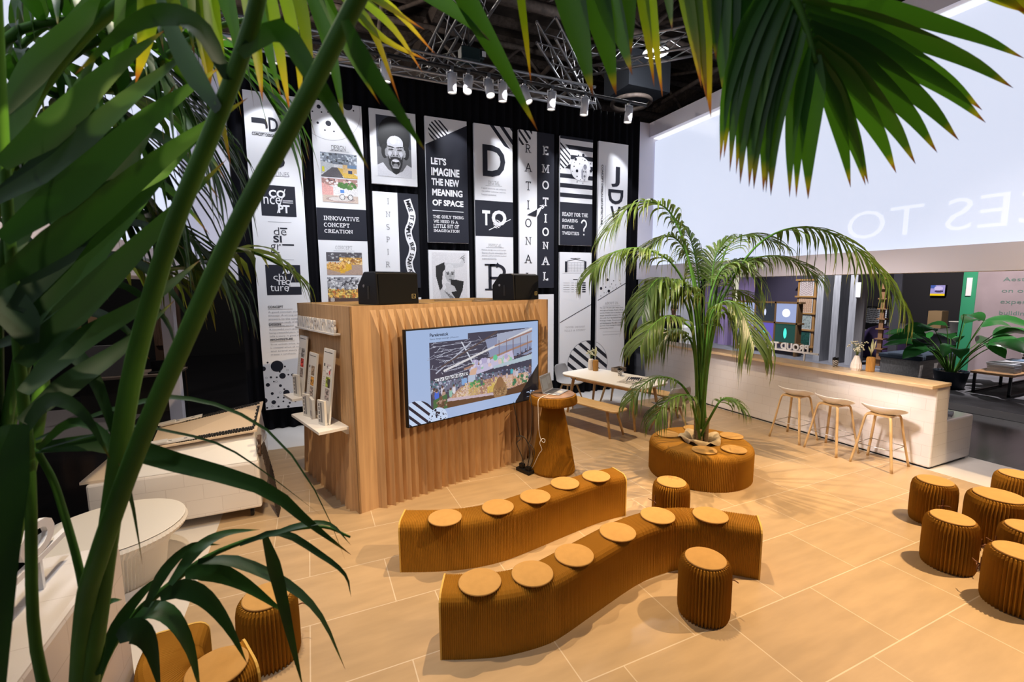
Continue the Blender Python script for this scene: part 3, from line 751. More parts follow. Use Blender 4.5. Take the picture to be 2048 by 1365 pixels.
def paint_market():
    p = Paint(210, 380, (0.42, 0.56, 0.86))
    x0, x1, y0, y1 = .142, .94, .075, .885
    X = lambda u: x0+(x1-x0)*u
    Y = lambda v: y0+(y1-y0)*v
    def R(a, b, c, d, col, al=1): p.rect(X(a), Y(b), X(c), Y(d), col, al)
    def PL(P, col, al=1): p.poly([(X(a), Y(b)) for a, b in P], col, al)
    def LN(a, b, c, d, w, col): p.line(X(a), Y(b), X(c), Y(d), w, col)
    R(0, 0, 1, 1, (0.055, 0.055, 0.10)); g = np.random.default_rng(11)
    for k in range(60):
        a, b = g.uniform(0, .6), g.uniform(.08, .5); LN(a, b, a+g.uniform(-.12, .16), b+g.uniform(-.06, .06), .0022, (0.40, 0.42, 0.55) if k % 3 else (0.62, 0.66, 0.8))
    for k in range(7): LN(.02+.02*k, .15+.07*k, .42, .12+.06*k, .003, (0.5, 0.52, 0.66))
    LN(.28, .12, .40, .5, .008, (0.7, 0.74, 0.86)); LN(.05, .5, .36, .14, .007, (0.55, 0.58, 0.72))
    PL([(.5, .12), (1, 0), (1, .42), (.55, .4)], (0.30, 0.34, 0.52)); PL([(.62, .05), (1, 0), (1, .22), (.62, .24)], (0.42, 0.46, 0.62))
    LN(.10, .42, .62, .02, .010, (0.10, 0.07, 0.08)); LN(.12, .48, 1, .02, .012, (0.80, 0.78, 0.82)); LN(.30, .50, 1, .22, .012, (0.42, 0.24, 0.18)); LN(.6, .22, 1, .06, .010, (0.40, 0.22, 0.18))
    for u in (.64, .72, .79, .87, .95): LN(u, .12+.1*(1-u), u, .42-.1*(u-.6), .005, (0.22, 0.16, 0.2))
    LN(.8, .44, 1, .34, .008, (0.12, 0.08, 0.1)); LN(.8, .50, 1, .40, .008, (0.12, 0.08, 0.1))
    PL([(.34, .52), (.45, .46), (.78, .32), (.80, .46), (.55, .56), (.36, .62)], (0.62, 0.58, 0.80)); p.speck(X(.36), Y(.4), X(.78), Y(.52), [(0.75, 0.70, 0.88), (0.5, 0.45, 0.7), (0.35, 0.65, 0.45), (0.8, 0.6, 0.6)], 40, .03, 12)
    PL([(.33, .62), (.36, .52), (.42, .50), (.40, .62)], (0.75, 0.48, 0.36)); p.ell(X(.60), Y(.40), .018, .035, (0.15, 0.62, 0.35))
    PL([(.58, .52), (1, .42), (1, .50), (.58, .56)], (0.50, 0.62, 0.72)); R(0, .62, 1, .78, (0.16, 0.17, 0.26))
    p.speck(X(0), Y(.60), X(1), Y(.76), [(0.42, 0.46, 0.62), (0.05, 0.05, 0.09), (0.55, 0.6, 0.75), (0.18, 0.2, 0.36), (0.06, 0.2, 0.24), (0.1, 0.1, 0.16)], 420, .011, 13)
    for k in range(7): R(.035+.043*k, .57-.004*k, .072+.043*k, .615-.004*k, (0.86, 0.88, 0.95))
    for u, c in ((.47, 0), (.40, 1), (.5, 0)): pass
    R(.27, .63, .32, .72, (0.25, 0.45, 0.80)); R(.33, .60, .40, .72, (0.52, 0.60, 0.78)); R(.67, .62, .76, .69, (0.05, 0.06, 0.12)); R(.76, .61, .80, .68, (0.05, 0.45, 0.55))
    PL([(.14, .88), (.26, .74), (.62, .68), (.95, .70), (.90, .86), (.60, .92)], (0.45, 0.28, 0.22))
    fruit = [(0.72, 0.50, 0.40), (0.58, 0.32, 0.22), (0.80, 0.62, 0.52), (0.62, 0.42, 0.18), (0.38, 0.20, 0.15), (0.75, 0.55, 0.2)]
    for k in range(2600):
        u = g.uniform(.15, .96); v = g.uniform(.70, .90)
        if v < .90-.30*(u-.13)*(u < .3)*2 and u < .3 and v < .92-(u-.13)*1.1: continue
        i = int(u*9) % 6; c = fruit[i] if g.random() < .6 else fruit[g.integers(6)]
        p.ell(X(u), Y(v), .0038, .0068, c)
    p.speck(X(.35), Y(.69), X(.48), Y(.78), [(0.08, 0.28, 0.10), (0.1, 0.4, 0.15)], 22, .016, 15); p.speck(X(.78), Y(.74), X(.95), Y(.85), [(0.06, 0.2, 0.1)], 14, .02, 16)
    p.speck(X(.52), Y(.80), X(.6), Y(.90), [(0.70, 0.5, 0.12)], 40, .014, 17)
    PL([(.13, .87), (.60, .92), (.60, .96), (.13, .91)], (0.62, 0.50, 0.58)); PL([(.12, .91), (.60, .955), (1, .84), (1, 1), (0, 1), (.1, .98)], (0.12, 0.055, 0.03))
    def person(u, v, s, body, hair, skin=(0.55, 0.36, 0.30)):
        s = s*.72; p.ell(X(u), Y(v+.09*s), .021*s, .085*s, body); p.ell(X(u), Y(v), .011*s, .032*s, skin); p.ell(X(u), Y(v-.012*s), .012*s, .026*s, hair)
    for u, v, s, bd in ((.03, .72, .9, (0.12, 0.1, 0.14)), (.05, .74, 1.0, (0.06, 0.16, 0.75)), (.10, .70, .8, (0.72, 0.68, 0.78)), (.20, .71, .8, (0.78, 0.76, 0.86)), (.11, .76, .9, (0.5, 0.34, 0.26)), (.17, .75, .8, (0.30, 0.55, 0.45)),
                        (.46, .68, .7, (0.1, 0.12, 0.16)), (.58, .67, .6, (0.35, 0.2, 0.24)), (.63, .66, .6, (0.55, 0.4, 0.45)), (.66, .66, .6, (0.35, 0.24, 0.3)), (.72, .66, .6, (0.6, 0.5, 0.56)), (.80, .62, .8, (0.62, 0.5, 0.56)), (.83, .64, .8, (0.66, 0.62, 0.7)), (.98, .60, .9, (0.2, 0.12, 0.14))):
        person(u, v, s, bd, (0.10, 0.06, 0.05))
    PL([(.02, .86), (.14, .80), (.14, 1), (.02, 1)], (0.05, 0.16, 0.06)); person(.085, .86, 1.3, (0.22, 0.13, 0.08), (0.16, 0.09, 0.05)); p.speck(X(.05), Y(.88), X(.13), Y(.99), [(0.4, 0.26, 0.2), (0.1, 0.06, 0.04)], 30, .012, 18)
    p.ell(X(.645), Y(.90), .058, .12, (0.34, 0.19, 0.09)); p.ell(X(.645), Y(.80), .030, .085, (0.30, 0.15, 0.07)); p.speck(X(.58), Y(.87), X(.72), Y(.97), [(0.45, 0.28, 0.14), (0.22, 0.12, 0.06)], 50, .012, 19)
    p.a[(p.Y > y1)] = (0.42, 0.56, 0.86); 
    m = (p.X > x0+.0) & (p.X < .41) & (p.Y > y0-.01) & (p.Y < .145); p.a[m] = (0.42, 0.56, 0.86)
    p.poly([(1, .56), (1, 1), (.79, 1), (.79, .985)], (0.006, 0.007, 0.012))
    return p.a

# projective map from the print-layout sheet to metres on the banner plane (x, z)
_SH = [[0.008342582, -0.000513249, -4.845378782], [-0.000446815, -0.000116478, 1.44447061], [-7.5873e-05, -0.009065909, 5.27058319]]
def lay(u, v):
    a, b, c = (r[0]*u+r[1]*v+r[2] for r in _SH)
    return (a/b, 2.35+c/b)

# ================================================================ BANNERS
def mk(label, q): return Banner(label, q[0], q[2], q[1], q[3])
# 1: logo, three disciplines
b = mk('tall white banner at far left with logo, a big 3 and dots at the bottom', (-0.745, 0.36, 0.02, 5.345))
b.text('J', (-0.649, 4.805, -0.432, 4.958), 'b', 0, 90); b.text('D', (-0.419, 4.775, -0.288, 4.985), 'b'); b.text('V', (-0.243, 4.804, -0.049, 4.964), 'b', 0, 90)
b.text('CONCEPT·DESIGN·ARCHITECTURE', (-0.656, 4.694, -0.055, 4.740), 'b'); b.line(((-0.653, 4.746)), ((-0.061, 4.766)), .005, 2, 2)
b.text('OUR', (-0.522, 4.361, -0.414, 4.432), 't', 2); b.text('3', (-0.461, 4.231, -0.225, 4.527), 'bb'); b.text('DISCIPLINES', (-0.600, 4.106, -0.175, 4.178), 't', 2); b.line(((-0.587, 4.092)), ((-0.172, 4.116)), .005, 2, 2)
def darkbox(q): b.rect(q[0], q[1], q[2], q[3], 1, 0)
darkbox((-0.602, 3.487, -0.105, 3.963))
b.text('CO', (-0.483, 3.774, -0.250, 3.894), 'bb', 1); b.text('nce', (-0.563, 3.669, -0.321, 3.781), 'r', 1); b.text('PT', (-0.364, 3.542, -0.199, 3.669), 'bb', 1); b.line(((-0.381, 3.537)), ((-0.248, 3.914)), .012, 3, 1)
for k in range(3): b.line(((-0.295, 3.740)[0], (-0.295, 3.740)[1]-.018*k), ((-0.144, 3.739)[0], (-0.295, 3.740)[1]-.018*k), .007, 3, 1)
b.line(((-0.521, 3.398)), ((-0.186, 3.399)), .005, 2, 2)
b.text('de', (-0.450, 3.196, -0.270, 3.316), 't'); b.text('SI', (-0.464, 3.078, -0.343, 3.184), 'b'); b.text('gr', (-0.511, 2.904, -0.359, 3.049), 't')
for q in ((-0.358, 3.290, -0.253, 3.313), (-0.342, 3.030, -0.170, 3.055), (-0.507, 2.904, -0.388, 2.926)): b.rect(q[0], q[1], q[2], q[3], 2, 0)
b.line(((-0.524, 2.809)), ((-0.184, 2.806)), .005, 2, 2)
darkbox((-0.608, 2.239, -0.101, 2.723))
b.text('AR', (-0.370, 2.582, -0.208, 2.665), 'bb', 1); b.text('chi', (-0.502, 2.484, -0.315, 2.580), 'r', 1); b.text('TEC', (-0.457, 2.400, -0.263, 2.480), 'bb', 1); b.text('ture', (-0.556, 2.301, -0.290, 2.399), 'r', 1); b.line(((-0.311, 2.290)), ((-0.188, 2.661)), .012, 3, 1)
q = (-0.266, 2.370, -0.117, 2.439); b.rect(q[0], q[1], q[2], q[3], 3, 1)
for s, q, L in (('CONCEPT', (-0.611, 2.029, -0.390, 2.068), ['A good concept starts with a', 'strategy. A strong strategy can', 'answers to the conscious and', 'unconscious needs of the customer', 'in a changing society.']),
                ('DESIGN', (-0.613, 1.746, -0.437, 1.783), ['A successful store goes far beyond', 'being a beautiful place. Good design', 'tells a story. It gives the brand a', 'shape.']),
                ('ARCHITECTURE', (-0.614, 1.502, -0.279, 1.533), ['True unities arise, experience', 'is created when all touch points', 'and brand story together', 'create a synthesis.'])):
    b.text(s, q, 'b'); b.line((q[0], q[1]-.02), (q[0]+.36, q[1]-.02), .005, 2, 2); b.para(L, q[0], q[0]+.62, q[1]-.05, .055)
for x, y, r in ((185,1000,33),(90,1018,14),(222,1066,17),(291,1059,8),(122,1128,11),(208,1133,8),(152,1187,8),(249,1181,17),(350,1195,27),(162,1246,12),(231,1215,5),(143,1076,6),(183,1076,5),(262,1058,5),(203,1038,5),(238,1002,5),(163,1105,4),(234,1157,5),(192,1213,5),(100,1235,15),(272,1250,6),(310,1240,5),(228,1240,5),(195,1275,6),(262,1275,7),(117,1285,5),(290,1214,4),(340,1095,9),(345,1020,6),(120,975,5)):
    P = lay(500+x*.2929, 440+y*.2929); b.disc(P[0], P[1], r*.2929/910*8.75)
for x, y in ((112,1080),(180,1105),(255,1026),(207,1180),(316,1163),(310,1222),(152,1275)):
    P = lay(500+x*.2929, 440+y*.2929); b.disc(P[0], P[1], .016, 1, 2); b.disc(P[0], P[1], .011, 2, 1)
b.done()

# 2: design / concept
b = mk('tall white banner with dotted disc, four interior photographs and INNOVATIVE CONCEPT CREATION', (0.195, 0.36, 0.978, 5.345))
X0, X1 = b.b[0], b.b[1]
P = lay(657.3, 218)
b.disc(P[0], P[1], .49, 1, 2, 48); b.disc(P[0], P[1], .485, 2, 1, 48)
for x, y, r in ((437,135,15),(488,166,10),(548,270,14),(482,266,6),(449,195,4),(506,200,4),(546,200,4),(527,312,4),(583,320,4),(668,160,24),(704,192,4),(645,245,10),(655,290,5),(440,250,5),(600,150,6),(575,215,5)):
    P = lay(480+x*.3223, 160+y*.3223); b.disc(P[0], P[1], r*.3223/910*8.75, 3)
b.text('DESIGN', (0.477, 4.592, 0.694, 4.675), 't', 0); b.line(((0.454, 4.582)), ((0.749, 4.586)), .005, 2, 2)
b.photo(paint_interior(0), (0.299, 4.165, 0.866, 4.550)); b.photo(paint_interior(1), (0.300, 3.760, 0.859, 4.144))
zz = (0.207, 3.662, 0.209, 3.139); b.rect(X0, zz[3], X1, zz[1], 1, 0)
b.text('INNOVATIVE', (0.300, 3.458, 0.859, 3.539), 'sb', 1); b.text('CONCEPT', (0.297, 3.349, 0.701, 3.429), 'sb', 1); b.text('CREATION', (0.300, 3.252, 0.748, 3.323), 'sb', 1)
b.text('CONCEPT', (0.457, 2.990, 0.723, 3.051), 'st', 0); b.line(((0.424, 2.965)), ((0.759, 2.968)), .005, 2, 2)
b.photo(paint_interior(2), (0.306, 2.566, 0.876, 2.942)); b.photo(paint_interior(3), (0.301, 2.114, 0.861, 2.524))
b.done()

# 3: laughing portrait, inspire, lower one
X0, X1 = (1.096, 4.663, 1.108, 4.746)[0], (1.096, 4.663, 1.878, 4.832)[2]
b = mk('short white banner with black and white photo of a laughing person', (X0, (1.106, 4.119, 1.571, 4.170)[1], X1, 5.345))
b.photo(paint_laugh(), (1.202, 4.252, 1.784, 5.254)); b.done()
b = mk('banner half white INSPIRE, half charcoal with wavy slogan ribbon', (X0, (1.157, 2.367, 1.917, 2.298)[1]-.03, X1, (1.116, 3.989, 1.899, 3.990)[1]))
xm = (1.517, 3.869)[0]; b.rect(xm, b.b[2], X1, b.b[3], 1, 0)
for ch, y in zip('INSPIRE', (403, 429, 454, 479, 504, 529, 554)):
    P = lay(776, y); b.letter(ch, P[0]+.0, P[1], .095, 'st', 0)
wv = [lay(480+x*.3223, 160+y*.3223) for x, y in ((1036,742),(1052,790),(1068,842),(1060,892),(1044,935),(1052,985),(1071,1035),(1066,1085),(1050,1128),(1058,1180),(1076,1222),(1072,1262))]
C = crom([(p[0], 0, p[1]) for p in wv], 44)
for i in range(44):
    a, c = C[i], C[i+1]; Ta = (C[min(i+1,44)]-C[max(i-1,0)]).normalized(); Tb = (C[min(i+2,44)]-C[i]).normalized()
    na, nb = Vector((Ta.z, 0, -Ta.x))*.062, Vector((Tb.z, 0, -Tb.x))*.062
    b.poly([(a.x-na.x, a.z-na.z), (a.x+na.x, a.z+na.z), (c.x+nb.x, c.z+nb.z), (c.x-nb.x, c.z-nb.z)], 2, 1)
s = 'MAKE IT SIMPLE, BUT SIGNIFICANT.'
for k, ch in enumerate(s):
    if ch == ' ': continue
    u = 1+(len(C)-3)*(k+.5)/len(s); i = int(u); p = C[i].lerp(C[i+1], u-i); T = (C[i+1]-C[i]).normalized()
    b.letter(ch, p.x, p.z, .098, 'b', 0, math.atan2(T.z, T.x), 5)
b.done()
b = mk('white banner whose top edge just shows above the kiosk between the loudspeakers', (X0, 0.36, X1, (1.931, 2.161)[1])); b.done()

# 4: let's imagine, posing person
X0, X1 = (2.040, 4.765, 2.052, 4.852)[0], (2.040, 4.765, 2.816, 4.938)[2]
b = mk("charcoal banner reading LET'S IMAGINE THE NEW MEANING OF SPACE", (X0, (2.045, 3.158, 2.450, 3.212)[1], X1, 5.345))
zl, zr = (2.048, 4.863)[1], (2.802, 5.271)[1]
b.poly([(X0, zl), (X0, b.b[2]), (X1, b.b[2]), (X1, zr)], 1, 0)
P = (2.281, 5.117); b.striped(P[0], P[1], .185, 45, .062, .45, 1)
b.poly([(X0, zl), (X0, zl-.4), (X1, zr-.4), (X1, zr)], 3, 0)
for s, q in (("LET'S", (2.132, 4.530, 2.412, 4.654)), ('IMAGINE', (2.132, 4.340, 2.658, 4.480)), ('THE NEW', (2.131, 4.169, 2.648, 4.293)), ('MEANING', (2.139, 3.989, 2.709, 4.110)), ('OF SPACE', (2.138, 3.814, 2.723, 3.923))): b.text(s, q, 'bb', 1)
b.line(((2.136, 3.726)), ((2.722, 3.724)), .010, 4, 1)
for s, q in (('THE ONLY THING', (2.141, 3.587, 2.726, 3.651)), ('WE NEED IS A', (2.148, 3.505, 2.612, 3.568)), ('LITTLE BIT OF', (2.145, 3.421, 2.630, 3.492)), ('IMAGINATION', (2.147, 3.341, 2.637, 3.401))): b.text(s, q, 'sb', 1)
b.done()
b = mk('white banner with black and white photo of a person with one arm raised', (X0, 0.36, X1, (2.041, 3.020)[1]))
b.photo(paint_pose(), (X0+.06, (2.229, 2.091)[1], X1-.05, (2.254, 2.980)[1])); b.done()

# 5: digital to physical
b = mk('tall white banner with giant letters D and P joined by TO', ((2.952, 4.686)[0], 0.36, (3.731, 4.764)[0], 5.345)); X0, X1 = b.b[0], b.b[1]
P = (3.800, 5.506); b.striped(P[0], P[1], .56, 40, .155, .42, 1, 0, .05)
b.text('D', (3.116, 4.414, 3.577, 4.987), 'b', 0); b.text('DIGITAL', (3.226, 4.268, 3.455, 4.337), 'st', 0); b.line(((3.168, 4.241)), ((3.506, 4.253)), .005, 2, 2)
P = (3.087, 4.207); b.para(['Digital solutions can enhance', 'the online customer journey.', 'Functional and emotional.'], P[0], P[0]+.5, P[1], .055)
zz = (2.977, 3.967, 2.971, 3.304); b.rect(X0, zz[3], X1, zz[1], 1, 0)
b.text('T', (3.092, 3.508, 3.252, 3.786), 'bb', 1); b.text('O', (3.284, 3.508, 3.590, 3.801), 'bb', 1)
P0, P1 = ((3.223, 3.421)), ((3.678, 3.642)); b.line(P0, P1, .014, 5, 1)
P = (3.393, 3.541); b.disc(P[0], P[1], .085, 2, 0); b.striped(P[0], P[1], .08, 60, .034, .5, 6, 1)
b.text('PHYSICAL', (3.211, 3.105, 3.482, 3.163), 'st', 0); b.line(((3.160, 3.090)), ((3.534, 3.095)), .005, 2, 2)
P = (3.072, 3.064); b.para(['Human beings are social beings.', 'Stores should stimulate the', 'senses and promote human', 'connections.'], P[0], P[0]+.51, P[1], .055)
b.text('P', (3.126, 2.275, 3.569, 2.812), 's', 0); b.done()

# 6: rational / emotional, and the one below it
X0, X1 = (3.864, 4.026)[0], (4.644, 4.078)[0]; xm = (4.258, 4.052)[0]
b = mk('banner split white RATIONAL and charcoal EMOTIONAL with a pencil arrow', (X0, (4.556, 2.311)[1], X1, 5.345))
b.rect(xm, b.b[2], X1, b.b[3], 1, 0)
P = (3.894, 5.317); c = b.b; b.b = (X0, xm, c[2], c[3]); b.striped(P[0], P[1], .26, 40, .10, .42, 1, 0, .03); b.b = c
for ch, y in zip('RATIONAL', (297, 335, 372, 410, 446, 482, 518, 554)):
    P = lay(1056.5, y); b.letter(ch, P[0], P[1], .165, 's', 0)
for ch, y in zip('EMOTIONAL', (301.5, 337, 370.5, 404, 437, 464, 491.5, 522, 553)):
    P = lay(1091, y); b.letter(ch, P[0], P[1], .17, 'sb', 1)
b.poly([((4.036, 3.749)), ((4.280, 3.879)), ((4.235, 3.721))], 6, 0); b.poly([((4.185, 3.602)), ((4.247, 3.819)), ((4.393, 3.949))], 6, 1); b.poly([((4.247, 3.732)), ((4.258, 3.868)), ((4.393, 3.954))], 7, 1)
for a, c in (((1079,412),(1087,410.5)), ((1082,414.5),(1088,413)), ((1084,418),(1088,414))): b.line(lay(*a), lay(*c), .016, 7, 1)
b.done()
b = mk('plain white banner seen low beside the right edge of the kiosk', (X0, 0.36, X1, (4.556, 2.177)[1])); b.done()

# 7: roaring twenties, good design
X0, X1 = (4.784, 4.087)[0], (5.562, 4.139)[0]
b = mk('banner with black stripes and dotted disc above READY FOR THE ROARING RETAIL TWENTIES', (X0, (5.148, 3.188)[1], X1, 5.345))
z1 = (4.807, 4.049)[1]
z = z1+.10
while z < 5.3: b.rect(X0, z, X1, z+.085, 1, 0); z += .19
b.rect(X0, b.b[2], X1, z1, 1, 0)
P = (4.756, 4.954); b.disc(P[0], P[1], .27, 2, 1, 40); b.striped(P[0], P[1], .265, 48, .075, .4, 3)
P = (5.265, 4.740); b.disc(P[0], P[1], .245, 4, 2, 40); b.disc(P[0], P[1], .24, 5, 1, 40)
for x, y, r in ((257,348,15),(335,308,15),(271,466,15),(193,430,13),(411,468,15),(285,308,7),(351,360,7),(241,420,7),(272,523,7),(399,536,6),(298,395,5),(217,524,5),(408,394,6),(273,577,5),(330,590,5),(305,555,5),(350,410,4),(385,330,4),(330,350,4),(245,380,4),(225,470,4)):
    P = lay(1100+x*.1978, 250+y*.1978); b.disc(P[0], P[1], r*.1978/910*9.3, 7)
fc = Paint(48, 36, (0.8, 0.8, 0.82)); fc.ell(.5, .55, .36, .42, (0.62, 0.62, 0.65)); fc.ell(.62, .18, .22, .15, (0.25, 0.25, 0.3)); fc.ell(.25, .6, .12, .3, (0.3, 0.3, 0.34)); fc.ell(.42, .45, .1, .05, (0.2, 0.2, 0.22)); fc.ell(.68, .45, .1, .05, (0.2, 0.2, 0.22)); fc.ell(.55, .72, .12, .07, (0.12, 0.12, 0.14)); fc.rect(.48, .85, .62, 1, (0.35, 0.35, 0.4)); fc.grain(.1, 5)
b.photo(fc.a, (5.256, 4.500, 5.446, 4.847), 'printed_photo', 6)
for s, q in (('READY FOR THE', (4.832, 3.773, 5.454, 3.857)), ('ROARING', (4.836, 3.647, 5.210, 3.724)), ('RETAIL', (4.834, 3.522, 5.120, 3.595)), ('TWENTIES', (4.834, 3.391, 5.243, 3.468))): b.text(s, q, 'sb', 1)
b.text('?', (5.287, 3.398, 5.432, 3.723), 's', 1); b.done()
b = mk('white banner with small charts and the words GOOD DESIGN TELLS A STORY', (X0, 0.36, X1, (5.150, 3.044)[1]))
D = lambda x, y: lay(1100+x*.2051, 480+y*.2051)
b.line(D(200,180), D(295,180), .012, 2, 0)
b.poly([D(165,210), D(250,192), D(345,212), D(345,207), D(250,186), D(165,205)], 2, 0)
for xa, xb in ((145,170), (333,355)): q = D(xa,316)+D(xb,211); b.rect(*q, 2, 0)
for k in range(7): b.line(D(172,222+15*k), D(331,222+15*k), .004, 2, 2)
for k in range(6): b.line(D(178+30*k,222), D(178+30*k,312), .004, 2, 2)
b.line(D(120,325), D(362,325), .005, 2, 2); b.line(D(225,387), D(270,388), .012, 2, 0); b.line(D(280,410), D(280,503), .02, 2, 0); b.line(D(265,525), D(290,525), .012, 2, 0)
for k in range(5):
    y = 421+21.5*k; q = D(313,y+6)+D(347,y-7); b.rect(*q, 2, 0)
    b.line(D(130,y), D(190,y), .006, 2, 2); b.line(D(208,y), D(232,y), .008, 2, 2); b.line(D(245,y), D(275,y), .010, 2, 2); b.line(D(285,y), D(308,y), .006, 2, 2)
b.line(D(97,808), D(402,630), .014, 2, 0)
b.text('"GOOD DESIGN', (4.914, 1.456, 5.412, 1.493), 'st', 0); b.text('TELLS A STORY"', (4.900, 1.383, 5.427, 1.419), 'st', 0)
PC = (5.498, 0.650); RC = .52
b.disc(PC[0], PC[1], RC, 1, 2, 48); b.disc(PC[0], PC[1], RC-.012, 2, 1, 48); b.striped(PC[0], PC[1], RC-.012, 52, .17, .42, 3, 0, .02); b.done()

# 8: vertical logo, about us
b = mk('tall white banner at far right with the upright logo and ABOUT US text', ((5.710, 4.660)[0], 0.36, (6.467, 4.935)[0], 5.345)); X0, X1 = b.b[0], b.b[1]
b.text('J', (6.040, 4.445, 6.257, 4.866), 'b'); b.text('D', (5.963, 4.085, 6.355, 4.392), 'b', 0, -90); b.text('V', (6.024, 3.636, 6.291, 4.041), 'b')
b.text('CONCEPT·DESIGN·ARCHITECTURE', (5.782, 3.636, 5.829, 4.873), 'b', 0, -90); b.line(((5.883, 4.868)), ((5.906, 3.662)), .006, 2, 2)
for x, y, r in ((497,474,15),(573,500,16),(543,462,7),(560,390,15),(600,430,5),(612,470,4),(527,516,4),(549,517,3),(640,440,4),(650,465,4),(495,548,5),(690,430,5),(585,460,4),(520,430,4),(620,400,6),(680,395,5)):
    P = D(x, y); b.disc(P[0], P[1], r*.2051/910*9.5, 2)
b.line(D(465,592), D(750,415), .014, 2, 0)
b.text('ABOUT US', (5.923, 1.936, 6.274, 1.986), 'st', 0); b.line(D(515,648), D(682,642), .005, 2, 2); b.line(D(515,900), D(685,892), .005, 2, 2)
P = D(487,667); b.para(['For over 30 years, JDV helps clients', 'throughout Europe, Russia, Africa', 'and the Middle East to develop and', 'design successful concepts. We do', 'this with four specialised teams:', 'Strategy, Design, Communication', 'and Architecture. We offer a holistic', 'approach, from strategy to realisation', 'and everything in between.'], P[0], D(713,660)[0], P[1]+.02, .056, 0)
b.text('WWW.JOSDEVRIES.EU', (5.874, 1.252, 6.346, 1.273), 't', 0)
b.disc(PC[0], PC[1], RC, 1, 2, 48); b.disc(PC[0], PC[1], RC-.012, 2, 1, 48); b.striped(PC[0], PC[1], RC-.012, 52, .17, .42, 3, 0, .02); b.done()

# mirrored raised letters on the right light wall and their sign
lw = MB()
v, f = fit('SPACES TO', (-1.0, 2.96, 0, 3.40), 't', 0, False)
M_ghost = emit('luminous_letter', (0.86, 0.90, 1.0), 0.93, 0.4, (0.3, 0.3, 0.3))
ya, yb = 4.209, 2.142
v, f = fit('SPACES TO', (min(ya,yb)-1.2, 2.98, max(ya,yb), 3.36), 't')
lw.add([(7.236, y, z) for y, z in v], f, 0)
lw.build('lettering', M_ghost, WR, world=False)

# ================================================================ KIOSK
KR = math.radians(17.3); KO = (0.36, 4.76)
KT = thing('pleated_kiosk', 'large folded plywood kiosk box carrying the television', 'kiosk', (KO[0], KO[1], 0), KR)
KW, KD, KH = 2.80, 1.68, 2.165
def pleated_panel(L, n, zs, amp, u0, u1, thick=0.02, wavy=0.0, skew=0.55):
    """panel along +x from 0..L facing -y; pleats between u0 and u1; amp(z) is the depth"""
    us = [(0.0, 0)]; stp = (u1-u0)/n
    us.append((u0, 0))
    for i in range(n):
        us.append((u0+stp*(i+skew), 1)); us.append((u0+stp*(i+1), 0))
    if u1 < L-1e-6: us.append((L, 0))
    m = MB(); P = []
    for z in zs:
        row = []
        for k, (u, o) in enumerate(us):
            a = amp(z)*(1+wavy*math.sin(k*1.7+z*2.0)); row.append((u+(0.010*wavy*math.sin(k*2.3+z*3) if 0 < k < len(us)-1 else 0), -a*o, z))
        P.append(row)
    P2 = [[(u, y+thick, z) for u, y, z in row] for row in P]
    m.grid(list(reversed(P)), 0, False); m.grid(P2, 0, False)
    top0, top1 = P[-1], P2[-1]
    m.grid([top0, top1], 0, False); m.grid([[r[0] for r in P], [r[0] for r in P2]], 0, False); m.grid([[r[-1] for r in P2], [r[-1] for r in P]], 0, False)
    return m
zs = [0, .35, .8, 1.3, 1.7, 1.86, 2.12, KH]
f = pleated_panel(KW, 25, zs, lambda z: 0 if z >= 2.1 else (0.062+0.016*(1-z/1.86) if z < 1.87 else 0.055), 0.21, KW-0.16, 0.02, 0.09, 0.66)
f.build('front_panel', M_ply, KT)
def rotpanel(m, ang, off):
    c, d = math.cos(ang), math.sin(ang); m.v = [(x*c-y*d+off[0], x*d+y*c+off[1], z) for x, y, z in m.v]; return m
s = pleated_panel(KD, 22, [0, .3, .6, .9, 1.25, 1.7, KH], lambda z: 0.055*max(0, 1-z/1.25)+0.0015, 0.02, KD-0.10, 0.02, 0.15)
rotpanel(s, -PI/2, (0.0, KD)).build('side_panel', M_ply, KT)
s = pleated_panel(KD, 18, [0, .8, 1.7, 2.12, KH], lambda z: 0.04 if z < 1.8 else 0.0, 0.1, KD-0.1, 0.02)
rotpanel(s, PI/2, (KW, 0.0)).build('side_panel', M_ply, KT)
s = pleated_panel(KW, 22, [0, .8, 1.7, 2.12, KH], lambda z: 0.04 if z < 1.8 else 0.0, 0.1, KW-0.1, 0.02)
rotpanel(s, PI, (KW, KD)).build('back_panel', M_ply, KT)
m = MB()
for a in ((0.02,KW-.02,0.022,.10), (0.02,KW-.02,KD-.10,KD-.022), (0.022,.10,.1,KD-.1), (KW-.10,KW-.022,.1,KD-.1), (.10,KW-.1,.62,.70), (1.0,1.08,.1,KD-.1), (1.95,2.03,.1,KD-.1)):
    m.box2(a[0], a[1], a[2], a[3], KH-.07, KH-.004)
m.build('top_frame', M_oak, KT)
m = MB(); m.box2(.1, KW-.1, .1, KD-.1, KH-.2, KH-.18); m.build('inner_deck', M_offwhite, KT)
def K(u, v, z=0): # kiosk frame to world
    c, d = math.cos(KR), math.sin(KR); return (KO[0]+u*c-v*d, KO[1]+u*d+v*c, z)

